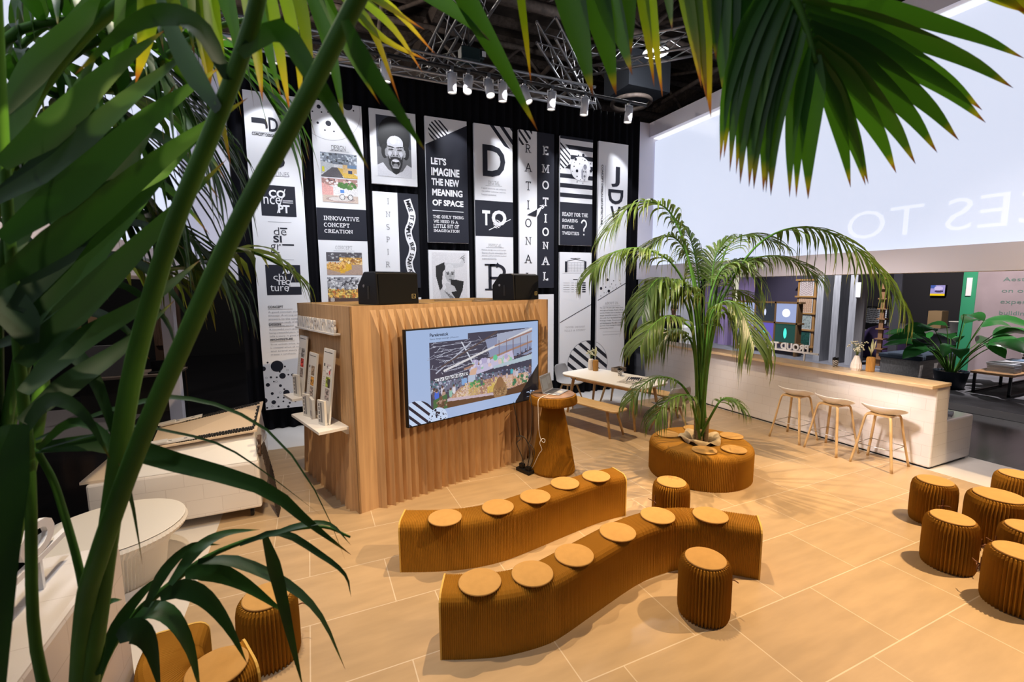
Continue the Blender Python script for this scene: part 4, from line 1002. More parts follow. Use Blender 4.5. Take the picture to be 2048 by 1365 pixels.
# television
t = thing('television', 'large wall-mounted television showing a market hall picture', 'television', K(0.49, -0.135, 0.86), KR)
TW, TH = 1.94, 1.05
MB().box2(0, TW, -0.055, 0.0, 0, TH).build('housing', M_black, t, bevel=0.004)
MB().box2(0.5, 1.44, 0.0, 0.055, 0.25, 0.8).build('wall_bracket', M_dark, t)
bz = 0.014
M_tv = picmat('television_picture', 0.80, 0.15)
pic('screen', paint_market(), t, lambda u, v: (bz+(TW-2*bz)*u, -0.0565, bz+(TH-2*bz)*v), M_tv, False)
M_tvink = emit('screen_ink', (0.01, 0.015, 0.04), 0.8, 0.2, (0.01, 0.01, 0.01)); M_tvwhite = emit('screen_white', (0.62, 0.75, 0.98), 0.85, 0.2, (0.01, 0.01, 0.01))
q = MB()
def tvt(s, x0, y0, x1, y1, wt='r', mm=0, rot=0):      # x to the right, y down, both 0..1
    v, f = fit(s, (x0*TW, (1-y1)*TH, x1*TW, (1-y0)*TH), wt, rot); q.add([(x, -0.0582, z) for x, z in v], f, mm)
tvt('Perekrestok', .152, .058, .275, .092, 'b'); tvt('Store design concept | Moscow', .152, .108, .345, .128)
for i, ch in enumerate('КУЛИНАР'): tvt(ch, .175+.0345*i, .545-.004*i, .198+.0345*i, .572-.004*i, 'b')
for i, ch in enumerate('РЫБА'): tvt(ch, .80+.036*i, .385-.022*i, .818+.036*i, .425-.022*i, 'b')
tvt('J', .885, .885, .91, .905, 'b', 1, 90); tvt('D', .918, .872, .935, .92, 'b', 1); tvt('V', .942, .882, .968, .912, 'b', 1, 90); tvt('CONCEPT·DESIGN·ARCHITECTURE', .885, .945, .968, .950, 'r', 1)
# striped and dotted discs in the corner
def tvpoly(pts, y, mm):
    for a in ((-1,0,-bz), (0,-1,-bz)): pts = clip(pts, *a)
    if len(pts) > 2: q.add([(x, y, z) for x, z in pts], [tuple(range(len(pts)))], mm)
cx, cz, r = 0.10, 0.045, 0.235
c0 = [(cx+r*math.cos(2*PI*i/40), cz+r*math.sin(2*PI*i/40)) for i in range(40)]
tvpoly(c0, -0.0578, 1)
k = -r
while k < r:
    n = (math.cos(math.radians(48)), math.sin(math.radians(48))); d = n[0]*cx+n[1]*cz+k
    g = clip(clip(c0, n[0], n[1], d+.03), -n[0], -n[1], -d)
    if len(g) > 2: tvpoly(g, -0.0584, 0)
    k += .074
cx, cz, r = 0.37, 0.035, 0.125
tvpoly([(cx+r*math.cos(2*PI*i/32), cz+r*math.sin(2*PI*i/32)) for i in range(32)], -0.0590, 1)
for k in range(46):
    a, d = random.uniform(0, 2*PI), r*math.sqrt(random.uniform(0, .9)); rr = random.choice((.003, .004, .005, .006, .010, .015))
    tvpoly([(cx+d*math.cos(a)+rr*math.cos(2*PI*i/12), cz+d*math.sin(a)+rr*math.sin(2*PI*i/12)) for i in range(12)], -0.0596, 0)
q.build('screen_lettering', [M_tvink, M_tvwhite], t)

# loudspeakers on the kiosk
def speaker(name, loc, rz, label):
    t = thing('loudspeaker', label, 'loudspeaker', loc, rz, 'stage monitors on the kiosk')
    W, prof = 0.52, [(0, 0), (0.015, 0.335), (0.06, 0.35), (0.26, 0.35), (0.40, 0.20), (0.40, 0.0)]
    m = MB(); n = len(prof)
    m.add([(0, y, z) for y, z in prof]+[(W, y, z) for y, z in prof], [tuple(range(n)), tuple(reversed(range(n, 2*n)))]+[(n+i, n+(i+1)%n, (i+1)%n, i) for i in range(n)])
    m.build('cabinet', M_black, t, bevel=0.012)
    MB().box2(0.02, W-.02, -0.006, 0.004, 0.015, 0.325).build('grille', M_grille, t)
    m = MB(); m.box2(-0.004, 0.0, 0.15, 0.19, 0.06, 0.20); m.box2(W, W+.004, 0.15, 0.19, 0.06, 0.20); m.build('handle', mat('handle_recess', (0.03, 0.03, 0.03), 0.3), t)
    m = MB()
    for (a, b2, c, d) in ((0,.05,0,.006),(0,.05,.044,.05),(0,.006,0,.05),(.044,.05,0,.05)): m.box2(W-.10+a, W-.10+b2, -0.009, -0.006, .06+c, .06+d)
    m.add([(W-.085, -.0085, .09), (W-.065, -.0085, .07), (W-.065, -.0085, .075), (W-.08, -.0085, .095)], [(0, 1, 2, 3)])
    m.build('badge', emit('speaker_badge', (0.55, 0.30, 0.04), 0.5), t)
    m = MB(); m.lathe([(0.016, 0), (0.016, 0.006)], 14); m.v = [(-z, 0.26+x, 0.26+y-.06) for x, y, z in m.v]; m.build('socket', M_steel, t)
    return t
speaker('loudspeaker', K(0.31, 0.03, KH), KR+0.10, 'black wedge loudspeaker on the left front corner of the kiosk')
speaker('loudspeaker', K(2.20, 0.03, KH), KR+0.12, 'black wedge loudspeaker at the right end of the kiosk')

# ledge with raised letters, ledges, boards and leaflets on the side of the kiosk (x = 0 side, facing -x)
SD = Vector((-math.cos(KR), -math.sin(KR), 0))          # outward
SF = Vector((math.sin(KR), -math.cos(KR), 0))           # towards the front corner
def side_mb(pts_fn): pass
def KS(v, out, z): return Vector(K(-out, v, z))
SRZ = math.atan2(SF.y, SF.x)                            # local x runs to the front, local -y points outward
t = thing('letter_sign', 'white raised-letter sign on a thin ledge along the kiosk side', 'sign', KS(1.56, 0.004, 1.86), SRZ)
MB().box2(0, 1.30, -0.07, 0, 0, 0.018).build('ledge', M_white, t)
m = MB(); v, f = fit('AWARDS OF PARTNERS', (0.02, 0.018, 1.26, 0.155), 'bb')
for yy in (-0.05, -0.025): m.add([(x, yy, z) for x, z in v], f if yy < -.03 else [tuple(reversed(q)) for q in f])
nv = len(v)
from collections import Counter
ec = Counter()
for q_ in f:
    for i in range(len(q_)): ec[tuple(sorted((q_[i], q_[(i+1) % len(q_)])))] += 1
m.add([(x, -0.05, z) for x, z in v]+[(x, -0.025, z) for x, z in v], [(a, b2, b2+nv, a+nv) for (a, b2), n in ec.items() if n == 1])
m.build('lettering', M_white, t)

def poster_img(k):
    p = Paint(96, 30, (0.80, 0.78, 0.76)); g = np.random.default_rng(40+k)
    p.rect(.08, .035, .88, .045, (0.03, 0.03, 0.03)); p.rect(.10, .20, .22, .24, (0.1, 0.1, 0.1) if k else (0.5, 0.5, 0.5))
    for r_ in range(8): p.rect(.10, .30+.03*r_, .10+g.uniform(.12, .22), .308+.03*r_, (0.55, 0.55, 0.55))
    pal = [[(0.35, 0.33, 0.33), (0.55, 0.06, 0.05), (0.30, 0.24, 0.22)], [(0.30, 0.22, 0.16), (0.62, 0.28, 0.05), (0.42, 0.34, 0.30)], [(0.70, 0.62, 0.62), (0.36, 0.44, 0.08), (0.42, 0.36, 0.36)]][k]
    for i in range(3):
        y0 = .20+.17*i; p.rect(.40, y0, .84, y0+.155, pal[i]); p.speck(.44, y0+.03, .80, y0+.13, [tuple(min(1, c*1.8) for c in pal[i]), tuple(c*.4 for c in pal[i])], 26, .02, k*3+i)
    if k == 2: p.rect(.62, .40, .84, .52, (0.06, 0.05, 0.05)); p.ell(.72, .31, .08, .03, (0.7, 0.1, 0.12))
    for i in range(5): p.line(.10, .84+.022*i, .25, .80+.022*i, .006, (0.05, 0.05, 0.05))
    return p.a
specs = [(1.16, 1.06, 0.40, 'furthest'), (0.80, 0.90, 0.40, 'middle'), (0.43, 0.90, 0.40, 'nearest')]
names = ['furthest back and highest', 'in the middle', 'nearest the front corner']
for k, (v0, z0, wd, nm) in enumerate(((1.52, 1.03, 0.36, 0), (1.16, 0.86, 0.40, 0), (0.62, 0.90, 0.52, 0))):
    dep = (0.24, 0.26, 0.30)[k]
    t = thing('display_ledge', 'small white ledge on the kiosk side, '+names[k], 'ledge', KS(v0, 0.03, z0), SRZ, 'white ledges on the kiosk side')
    MB().box2(0, wd, -dep, 0.0, 0, 0.028).build('shelf_board', M_white, t); MB().box2(0.03, wd-.03, -.012, 0.03, -.06, 0.0).build('bracket', M_white, t)
    t = thing('poster_board', 'white leaning board with three photographs, '+('red picture in its middle' if k == 0 else 'orange picture in its middle' if k == 1 else 'green and black picture in its middle'), 'poster', KS(v0-0.04, 0.03, z0+.029), SRZ, 'white project boards on the kiosk side')
    h, bw = 0.72 if k != 2 else 0.78, 0.27 if k != 2 else 0.30
    T = Matrix.Rotation(0.14, 3, 'X') @ Matrix.Identity(3)
    def lean(x, y, z): p = Matrix.Rotation(-0.13, 3, 'X') @ Vector((x, y, z)); return (p.x, p.y-dep*0.46, p.z+.002)
    m = MB(); m.box2(0, bw, 0.0, 0.018, 0.003, h); m.v = [lean(*p) for p in m.v]; m.build('board', M_offwhite, t)
    pic('printed_sheet', poster_img(k), t, lambda u, v: lean(0.006+(bw-.012)*u, -0.0015, 0.01+(h-.02)*v), M_pic, False)
    t = thing('brochure_stand', 'small upright brochure with barcode-like print on the '+('furthest' if k == 0 else 'middle' if k == 1 else 'nearest')+' white ledge', 'brochure', KS(v0-wd*0.42, 0.03+dep*0.64, z0+.029), SRZ+0.2, 'brochures on the kiosk ledges')
    MB().box2(0, 0.13, -0.012, 0.012, 0, 0.26).box2(0.02, .11, 0.012, 0.05, 0, .02).build('leaflet', M_offwhite, t)
    m = MB()
    for i in range(5): m.box2(0.02, 0.045, -0.0135, -0.0125, 0.03+.042*i, 0.06+.042*i)
    m.box2(0.055, .085, -.0135, -.0125, .03, .24); m.build('printed_strip', mat('brochure_print', (0.25, 0.25, 0.27), 0.6), t)
t = thing('booklet', 'closed white booklet standing beside the middle brochure', 'booklet', KS(0.86, 0.03+.13, 0.86+.029), SRZ-.15)
MB().box2(0, 0.20, -0.015, 0.015, 0, 0.24).build('cover', M_offwhite, t, bevel=0.003); MB().box2(.06, .12, -.0165, -.0155, .04, .1).build('label_print', M_inkgrey, t)

# ================================================================ FOLDED-PAPER FURNITURE
def paper_bench(label, C, Wd=0.28, H=0.43, step=0.013, rad=0.065):
    cen = arclen([(x, y, 0) for x, y in C], step/2)
    o = cen[len(cen)//2]
    t = thing('paper_bench', label, 'bench', (o.x, o.y, 0), 0, 'folded paper benches')
    def sect(k, g):       # cross-section points (across, up)
        out = [(-Wd/2+g*.3, 0)]
        for i in range(5): a = PI-PI/2*i/4; out.append((-Wd/2+rad+math.cos(a)*(rad-g), H-rad+math.sin(a)*(rad-g)))
        for i in range(5): a = PI/2-PI/2*i/4; out.append((Wd/2-rad+math.cos(a)*(rad-g), H-rad+math.sin(a)*(rad-g)))
        out.append((Wd/2-g*.3, 0)); return out
    P = []
    for i, p in enumerate(cen):
        T = (cen[min(i+1, len(cen)-1)]-cen[max(i-1, 0)]).normalized(); S = Vector((T.y, -T.x, 0))
        P.append([tuple(p+S*(-a)+Vector((0, 0, z))) for a, z in sect(i, 0.007 if i % 2 else 0.0)])
    m = MB(); m.grid(P, 0, False); m.build('paper_folds', M_kraft, t, world=True)
    for e in (0, -1):
        p = cen[e]; T = (cen[1]-cen[0]).normalized() if e == 0 else (cen[-1]-cen[-2]).normalized()
        S = Vector((T.y, -T.x, 0)); s0 = -T*0.012 if e == 0 else T*0.0; m = MB()
        A = [p+S*(-a)+Vector((0, 0, z))+s0 for a, z in sect(0, -0.003)]; Bq = [q+T*0.012 for q in A]; n = len(A)
        m.add([tuple(x) for x in A+Bq], [tuple(range(n)), tuple(reversed(range(n, 2*n)))]+[((i+1) % n, i, n+i, n+(i+1) % n) for i in range(n)])
        m.build('end_panel', M_kraftpale, t, world=True)
    return t
def seat_pad(x, y, z, label, group, r=0.14):
    m = MB(); m.lathe([(r-.003, 0), (r, 0.003), (r, 0.009), (r-.004, 0.012), (r-.012, 0.012), (r-.014, 0.011), (r-.016, 0.0125)], 48)
    o = m.build('seat_pad', M_felt); o.location = (x, y, z); tag(o, label, 'seat pad', group); return o
paper_bench('nearer curved folded-paper bench with six round pads, in front of the other', [(.70,2.71),(.85,2.645),(1.05,2.58),(1.27,2.555),(1.42,2.575),(1.76,2.67),(2.20,2.785),(2.52,2.815),(2.78,2.77),(3.03,2.61),(3.255,2.40)])
paper_bench('rear curved folded-paper bench with five round pads, closer to the kiosk', [(.63,3.72),(.80,3.645),(.96,3.585),(1.18,3.53),(1.4,3.52),(1.68,3.56),(2.01,3.625),(2.38,3.69),(2.62,3.715),(2.84,3.715)])
paper_bench('brown folded-paper bench at the bottom left behind the palm leaves', [(-.40,2.60),(-.56,2.54),(-.70,2.58),(-.78,2.74),(-.79,2.95)], Wd=0.30)
od = ['at the left end', 'second from the left', 'third from the left', 'third from the right', 'second from the right', 'at the right end']
for k, (x, y) in enumerate([(.915,2.61),(1.265,2.545),(1.63,2.61),(2.10,2.73),(2.56,2.80),(2.96,2.62)]):
    seat_pad(x, y, 0.432, 'round tan seat pad on the nearer paper bench, '+od[k], 'seat pads on the nearer bench')
od = ['at the left end', 'second from the left', 'in the middle', 'second from the right', 'at the right end']
for k, (x, y) in enumerate([(.935,3.515),(1.405,3.50),(1.79,3.54),(2.18,3.67),(2.55,3.68)]):
    seat_pad(x, y, 0.432, 'round tan seat pad on the rear paper bench, '+od[k], 'seat pads on the rear bench')
seat_pad(-.53, 2.53, 0.432, 'round tan seat pad on the bench at the bottom left edge', None)

def make_stool(r=0.172, H=0.42, n=44):
    t = thing('paper_stool', 'x', 'stool', (0, 0, 0), 0, 'folded paper stools')
    prof = [(0.93, 0.0), (0.985, 0.03), (1.0, 0.08), (1.0, 0.27), (0.985, 0.345), (0.94, 0.385), (0.86, 0.407), (0.74, 0.412)]
    m = MB(); m.lathe([(a*r, z*H/.42) for a, z in prof], n*2, sm=False, rad=lambda q, z, j: q+(0.007 if j % 2 else -0.017*min(1, q/r)))
    m.build('paper_folds', M_kraft, t)
    m = MB(); R_ = 0.138*r/.172; m.lathe([(R_-.003, 0), (R_, .003), (R_, .010), (R_-.004, .013), (R_-.012, .013), (R_-.014, .012), (R_-.016, .0135)], 48)
    o = m.build('top_pad', M_felt, t); o.location = (0, 0, H*.412/.42)
    m = MB(); M_t = M_strap
    m.box((r+.010, 0, H*.60), (.004, .012, .10)); m.tube([(r+.012, 0, H*.58), (r+.035, .03, H*.61), (r+.03, .055, H*.585)], .004, 6); m.tube([(r+.012, 0, H*.58), (r+.04, -.02, H*.60), (r+.05, -.05, H*.60)], .004, 6)
    m.tube([(r+.012, 0, H*.57), (r+.03, .015, H*.50), (r+.025, .02, H*.44)], .003, 6); m.build('tie_strap', M_t, t)
    return t
M_strap = mat('strap_brown', (0.16, 0.055, 0.02), 0.6)
st = make_stool()
plc = [((2.47,2.21), -0.35, 'folded-paper stool standing alone in front of the nearer bench'),
       ((3.17,3.29), 3.0, 'folded-paper stool between the benches and the round planter seat'),
       ((5.52,2.22), 3.9, 'folded-paper stool of the right cluster nearest the bar counter, strap visible'),
       ((4.76,1.78), -1.2, 'folded-paper stool of the right cluster furthest left and towards the camera'),
       ((6.45,1.95), 1.0, 'folded-paper stool cut by the right frame edge, furthest back beside the white floor'),
       ((4.58,1.33), 2.0, 'folded-paper stool at the right frame edge closest to the camera'),
       ((5.10,1.44), 2.2, 'folded-paper stool just peeking in at the right edge behind the closest one'),
       ((-.35,3.07), 0.5, 'folded-paper stool at the lower left half hidden by palm leaves')]
for k, (p, rz, lb) in enumerate(plc):
    if k == 0: st.location = (*p, 0); st.rotation_euler = (0, 0, rz); st['label'] = lb
    else: dup(st, (*p, 0), rz, lb)
big = make_stool(0.215, 0.43, 54); big.location = (5.62, 1.80, 0); big['label'] = 'wider folded-paper stool in the middle of the right cluster'

# round planter seat
PCX, PCY = 4.39, 4.09
t = thing('round_bench', 'round ring-shaped folded-paper seat around the palm', 'bench', (PCX, PCY, 0))
H, R0, R1 = 0.41, 0.605, 0.20
prof = [(R0*.995, 0)]
for i in range(6): a = PI/2*i/5; prof.append((R0-.075+math.cos(a)*.075, H-.075+math.sin(a)*.075))
prof += [((R0+R1)/2, H+.002)]
for i in range(5): a = PI/2+PI/2*i/4; prof.append((R1+.05+math.cos(a)*.05, H-.05+math.sin(a)*.05))
prof += [(R1, 0.02)]
MB().lathe(prof, 2*190, sm=False, cap0=False, cap1=False, rad=lambda q, z, j: q+(0.004 if j % 2 else -0.005)).build('paper_folds', M_kraft, t)
m = MB(); c, d = math.cos(2.45), math.sin(2.45)
for k in (-1, 1): m.add([((R1-.005)*c-k*.006*d, (R1-.005)*d+k*.006*c, .02), ((R0+.008)*c-k*.006*d, (R0+.008)*d+k*.006*c, 0.0), ((R0+.008)*c-k*.006*d, (R0+.008)*d+k*.006*c, H-.06), ((R0-.06)*c-k*.006*d, (R0-.06)*d+k*.006*c, H+.010), ((R1+.04)*c-k*.006*d, (R1+.04)*d+k*.006*c, H+.010), ((R1-.005)*c-k*.006*d, (R1-.005)*d+k*.006*c, H-.06)], [(0, 1, 2, 3, 4, 5)])
m.build('end_panel', M_kraftpale, t)
for x, y, lb in ((4.17,4.42,'left, beside the seam'), (4.14,3.79,'left of the two nearest'), (4.47,3.66,'right of the two nearest'), (4.85,4.02,'on the right'), (4.66,4.45,'mostly hidden behind the palm')):
    seat_pad(x, y, H+.006, 'round tan seat pad on the round palm seat, '+lb, 'seat pads on the planter seat')
# jute sack in the hole
t = thing('jute_sack', 'crumpled pale jute sack around the palm trunk', 'sack', (PCX, PCY, 0.25))
m = MB(); P = []
for i in range(7):
    u = i/6; row = []
    for j in range(40):
        a = 2*PI*j/40; wv = math.sin(a*5+u*2)*.5+math.sin(a*9+1)*.3+math.sin(a*3-u*4)*.4
        r_ = 0.09+0.17*u+0.045*wv*u if u < .8 else 0.255+.055*wv
        z = (0.05+0.17*math.sin(u*PI*.62)+0.035*wv*u) if u < .95 else 0.18+.03*math.sin(a*7+2)+.015*wv
        row.append((r_*math.cos(a)*.95, r_*math.sin(a)*.95, z))
    P.append(row)
m.grid(P, 0, True, True); m.build('sack_cloth', M_sack, t, subsurf=1); MB().lathe([(.001, .06), (.12, .06)], 20, cap0=False, cap1=False).build('soil', M_soil, t)

# pedestal and laptop
t = thing('paper_pedestal', 'tall flared folded-paper pedestal with dark wooden top under the laptop', 'pedestal', (2.75, 4.93, 0))
prof = [(.272, 0), (.278, .03), (.262, .12), (.215, .40), (.165, .66), (.140, .78), (.132, .83), (.15, .865), (.24, .875), (.292, .885), (.300, .91), (.292, .965), (.283, .992), (.262, .998)]
MB().lathe(prof, 200, sm=False, cap1=False, rad=lambda q, z, j: q+(0.0055 if j % 2 else -0.0055)*min(1, q/.2)).build('paper_folds', M_kraft, t)
MB().lathe([(.001, .985), (.270, .985), (.270, 1.004), (.268, 1.006), (.001, 1.006)], 48, cap0=False, cap1=False).build('top_disc', M_walnut, t)
t = thing('laptop', 'open silver laptop on the paper pedestal', 'laptop', (2.80, 4.95, 1.0065), math.radians(37))
al = mat('aluminium', (0.62, 0.62, 0.63), 0.35, 0.9)
MB().box2(-.16, .16, -.11, .11, 0, .012).build('base', al, t, bevel=0.004)
m = MB(); m.box2(-.145, .145, -.01, .095, .012, .0132); m.build('keyboard', mat('keys_dark', (0.03, 0.03, 0.035), 0.5), t)
m = MB(); m.box2(-.05, .05, -.095, -.025, .012, .0128); m.build('touchpad', mat('touchpad_grey', (0.5, 0.5, 0.51), 0.3), t)
Tl = Matrix.Rotation(-0.22, 3, 'X')
def lidp(p): q = Tl @ Vector(p); return (q.x, q.y+.108, q.z+.012)
m = MB(); m.box2(-.16, .16, 0, .006, 0, .215); m.v = [lidp(p) for p in m.v]; lid = m.build('lid', al, t, bevel=0.002)
m = MB(); m.box2(-.148, .148, -.0012, 0.0, .012, .203); m.v = [lidp(p) for p in m.v]; m.build('display', emit('laptop_screen', (0.06, 0.065, 0.07), 0.6, 0.15), lid)
m = MB(); m.box2(-.13, .02, -.0022, -.0013, .03, .17); m.box2(.03, .12, -.0022, -.0013, .08, .18); m.v = [lidp(p) for p in m.v]; m.build('window_panes', emit('laptop_windows', (0.11, 0.12, 0.13), 0.7, 0.15), lid)

def cable(pts, r, m_, label, cat='cable', group=None): return tag(MB().tube(crom(pts, 60), r, 6).build('power_cable' if m_ is M_cable else 'charging_cable', m_), label, cat, group)
cable([(2.66,4.88,1.012),(2.58,4.83,1.012),(2.50,4.78,1.008),(2.44,4.74,.985),(2.43,4.72,.86),(2.44,4.72,.62),(2.47,4.72,.50),(2.50,4.70,.47),(2.51,4.70,.505),(2.47,4.70,.52),(2.44,4.70,.47),(2.48,4.72,.38),(2.47,4.78,.30),(2.46,4.95,.06),(2.44,5.00,.05)], .004, M_cablewhite, 'thin white charging cable looping down from the laptop')
cable([(2.62,4.97,1.012),(2.50,5.02,1.012),(2.43,4.92,.98),(2.42,4.86,.8),(2.40,4.86,.5),(2.38,4.88,.42),(2.42,4.86,.38),(2.44,4.84,.3),(2.43,4.92,.12),(2.42,5.00,.05)], .005, M_cable, 'black cable hanging from the pedestal rim to the floor sockets', 'cable', 'black cables beside the kiosk')
cable([(2.30,5.18,.95),(2.36,5.12,.5),(2.36,5.08,.42),(2.31,5.08,.36),(2.36,5.04,.2),(2.38,5.02,.06)], .006, M_cable, 'black cable coming from behind the television down the kiosk corner', 'cable', 'black cables beside the kiosk')
cable([(2.30,5.08,.46),(2.36,5.02,.47),(2.41,4.98,.40),(2.43,4.96,.25),(2.42,5.0,.06)], .006, M_cable, 'coiled black cable bundle hanging low at the kiosk corner', 'cable', 'black cables beside the kiosk')
t = thing('power_strip', 'black multi-socket strip on the floor behind the pedestal', 'power strip', (2.39, 5.01, 0), 0.3)
MB().box2(-.05, .05, -.12, .12, 0, .045).build('strip_body', M_black, t, bevel=.006); MB().box2(-.025, .025, -.10, -.03, .045, .09).box2(-.025, .025, .02, .09, .045, .10).build('plug', M_black, t, bevel=.006)
MB().box2(.02, .035, -.02, -.005, .045, .05).build('switch_light', emit('switch_glow', (1, .45, .05), 2), t)

# ================================================================ DINING CORNER
DR = math.radians(104.5)         # local x runs along the table, away from the camera
def rounded(Lx, Ly, r, n=6, bulge=0.0):
    out = []
    for cx, cy, a0 in ((Lx/2-r, Ly/2-r, 0), (-Lx/2+r, Ly/2-r, 90), (-Lx/2+r, -Ly/2+r, 180), (Lx/2-r, -Ly/2+r, 270)):
        for i in range(n+1):
            a = math.radians(a0+90*i/n); x, y = cx+r*math.cos(a), cy+r*math.sin(a)
            out.append((x*(1+bulge*(1-(y/(Ly/2))**2)*.06), y*(1+bulge*(1-(x/(Lx/2))**2)*.08)))
    return out
def leg(p0, p1, r0, r1, n=12): return MB().tube([p0, p1], [r0, r1], n)
t = thing('dining_table', 'white-topped oak table with rounded corners near the banners', 'table', (4.83, 6.52, 0), DR)
MB().prism(rounded(1.74, 0.90, .16, 8, 1), .722, .738, 0).build('tabletop', M_tabletop, t, bevel=0.002)
MB().prism(rounded(1.72, 0.88, .16, 8, 1), .700, .7215, 0).build('table_edge', M_oak, t)
m = MB()
for y in (-.28, .28): m.box((0, y, .66), (1.2, .02, .07))
for x in (-.6, .6): m.box((x, 0, .66), (.02, .56, .07))
m.build('apron', M_oakleg, t)
for sx in (-1, 1):
    for sy in (-1, 1): leg((sx*.64, sy*.30, .70), (sx*.76, sy*.345, 0), .030, .018).build('leg', M_oakleg, t)
def bench(x, y, L, label, rz):
    t = thing('wooden_bench', label, 'bench', (x, y, 0), rz, 'oak benches at the table')
    MB().prism(rounded(L, .36, .07, 5), .415, .440).build('seat', M_oak, t, bevel=.006)
    for sx in (-1, 1):
        for sy in (-1, 1): leg((sx*(L/2-.20), sy*.11, .415), (sx*(L/2-.09), sy*.165, 0), .026, .017).build('leg', M_oakleg, t)
    return t
bench(4.09, 6.32, 1.62, 'light oak bench on the near side of the table, behind the pedestal', DR)
bench(5.55, 6.72, 1.74, 'light oak bench on the far side of the table, under its edge', math.radians(102))
# shell chairs
def make_chair():
    t = thing('shell_chair', 'x', 'chair', (0, 0, 0), 0, 'grey shell chairs at the table')
    prof = [(.235, .445, .17), (.21, .46, .205), (.12, .448, .225), (0, .440, .23), (-.10, .445, .228), (-.17, .475, .222), (-.21, .54, .22), (-.235, .62, .225), (-.25, .70, .225), (-.262, .765, .205), (-.268, .795, .17)]
    P = []
    for x, z, hw in prof:
        row = []
        for j in range(11):
            u = (j-5)/5; side = abs(u)**3
            row.append((x+.05*side*(1 if z > .5 else 0), u*hw, z+(.025*side if z < .5 else 0)))
        P.append(row)
    m = MB(); m.grid(P, 0, True); m.build('shell', M_shell, t, solid=.012, subsurf=1)
    m = MB().box((0, 0, .418), (.22, .22, .03)); m.build('seat_mount', M_oakleg, t)
    for sx in (-1, 1):
        for sy in (-1, 1): leg((sx*.10, sy*.10, .42), (sx*.215, sy*.215, 0), .019, .011).build('leg', M_oakleg, t)
    return t
ch = make_chair(); ch.location = (4.62, 7.62, 0); ch.rotation_euler = (0, 0, DR+PI+.2); ch['label'] = 'grey shell chair at the far end of the table beside the banner'
dup(ch, (5.14, 5.42, 0), DR-.25, 'grey shell chair at the near end of the table behind palm leaves')

# vases, cup, napkin box and newspapers
M_pot = mat('white_ceramic', (0.74, 0.66, 0.58), 0.6); M_vasebrown = mat('folded_brown_vase', (0.40, 0.19, 0.035), 0.7)
M_flower = mat('white_blossom', (0.78, 0.74, 0.55), 0.8); M_twig = mat('green_twig', (0.16, 0.24, 0.06), 0.6); M_plume = mat('pale_grass_plume', (0.66, 0.62, 0.36), 0.8)
def vase_white(loc, label, tall, group):
    t = thing('white_vase', label, 'vase', loc, random.uniform(0, 3), group)
    if tall: prof = [(.044, 0), (.055, .03), (.058, .16), (.05, .20), (.032, .215), (.026, .22)]
    else: prof = [(.055, 0), (.072, .04), (.066, .10), (.036, .19), (.026, .22)]
    MB().lathe(prof, 28, sm=False, cap1=False, rad=lambda q, z, j: q*(1 if j % 2 else .94)).build('vase_body', M_pot, t)
    g = MB(); fl = MB(); rr = random.Random(len(label))
    for k in range(16):
        a = rr.uniform(0, 2*PI); h = rr.uniform(.08, .20); s = rr.uniform(.02, .11)
        p1 = (math.cos(a)*s, math.sin(a)*s, .21+h); g.tube([(0, 0, .2), (p1[0]*.4, p1[1]*.4, .21+h*.6), p1], .0018, 4)
        for j in range(4):
            q = Vector(p1)+Vector((rr.uniform(-.025, .025), rr.uniform(-.025, .025), rr.uniform(-.02, .025)))
            b2 = MB(); b2.lathe([(.001, -.009), (.009, -.004), (.010, .003), (.001, .009)], 7, cap0=False, cap1=False); fl.add([(x+q.x, y+q.y, z+q.z) for x, y, z in b2.v], b2.f, 0, True)
    g.build('twigs', M_twig, t); o = fl.build('blossoms', M_flower, t); o['kind'] = 'stuff'
    return t
def vase_brown(loc, label, group):
    t = thing('brown_vase', label, 'vase', loc, random.uniform(0, 3), group)
    MB().lathe([(.045, 0), (.052, .01), (.054, .17), (.05, .20), (.04, .21), (.02, .212)], 40, sm=False, rad=lambda q, z, j: q*(1 if j % 2 else .92)).build('vase_body', M_vasebrown, t)
    m = MB(); m.tube([(0, 0, .2), (.005, 0, .30), (.01, .005, .46)], .003, 5); m.tube([(0, 0, .2), (-.02, .01, .28), (-.05, .03, .34)], .0025, 5); m.build('stems', M_twig, t)
    m = MB()
    for a, b2, w_ in (((0, 0, .24), (.02, .0, .47), .018), ((0, 0, .25), (.07, -.03, .44), .016), ((0, 0, .25), (-.06, .03, .37), .013)):
        A, Bv = Vector(a), Vector(b2)
        m.tube([A.lerp(Bv, u) for u in (0, .25, .55, .8, 1)], [.002, w_*.6, w_, w_*.6, .001], 6, flat=.35)
    m.build('plumes', M_plume, t)
    return t
VG = 'small vases with dried stems'
vase_white((*(4.885, 7.269,), .739), 'ribbed white vase with tiny white flowers on the dining table', True, VG)
vase_brown((*(4.903, 7.144,), .739), 'brown folded-paper vase with a pale plume on the dining table', VG)
def cup(loc, label):
    t = thing('paper_cup', label, 'cup', loc, 0, 'striped paper cups filled with black lids')
    m = MB(); m.lathe([(.030, 0), (.042, .10), (.043, .103)], 26, cap1=False); m.build('cup_wall', M_cupstripe, t)
    m = MB(); rr = random.Random(3)
    for k in range(7): a = k*2.4; m.box((.020*math.cos(a), .02*math.sin(a), .11+.004*k), (.035, .03, .014), a, 0, Matrix.Rotation(rr.uniform(-.5, .5), 3, 'X') @ Matrix.Rotation(a, 3, 'Z'))
    m.build('black_spoons', M_black, t); return t
m_, nt_, N_, L_, b_ = nodes_of('striped_paper'); M_cupstripe = m_
tc_ = N_.new('ShaderNodeTexCoord'); wv_ = N_.new('ShaderNodeTexWave'); wv_.inputs['Scale'].default_value = 26; wv_.bands_direction = 'DIAGONAL'
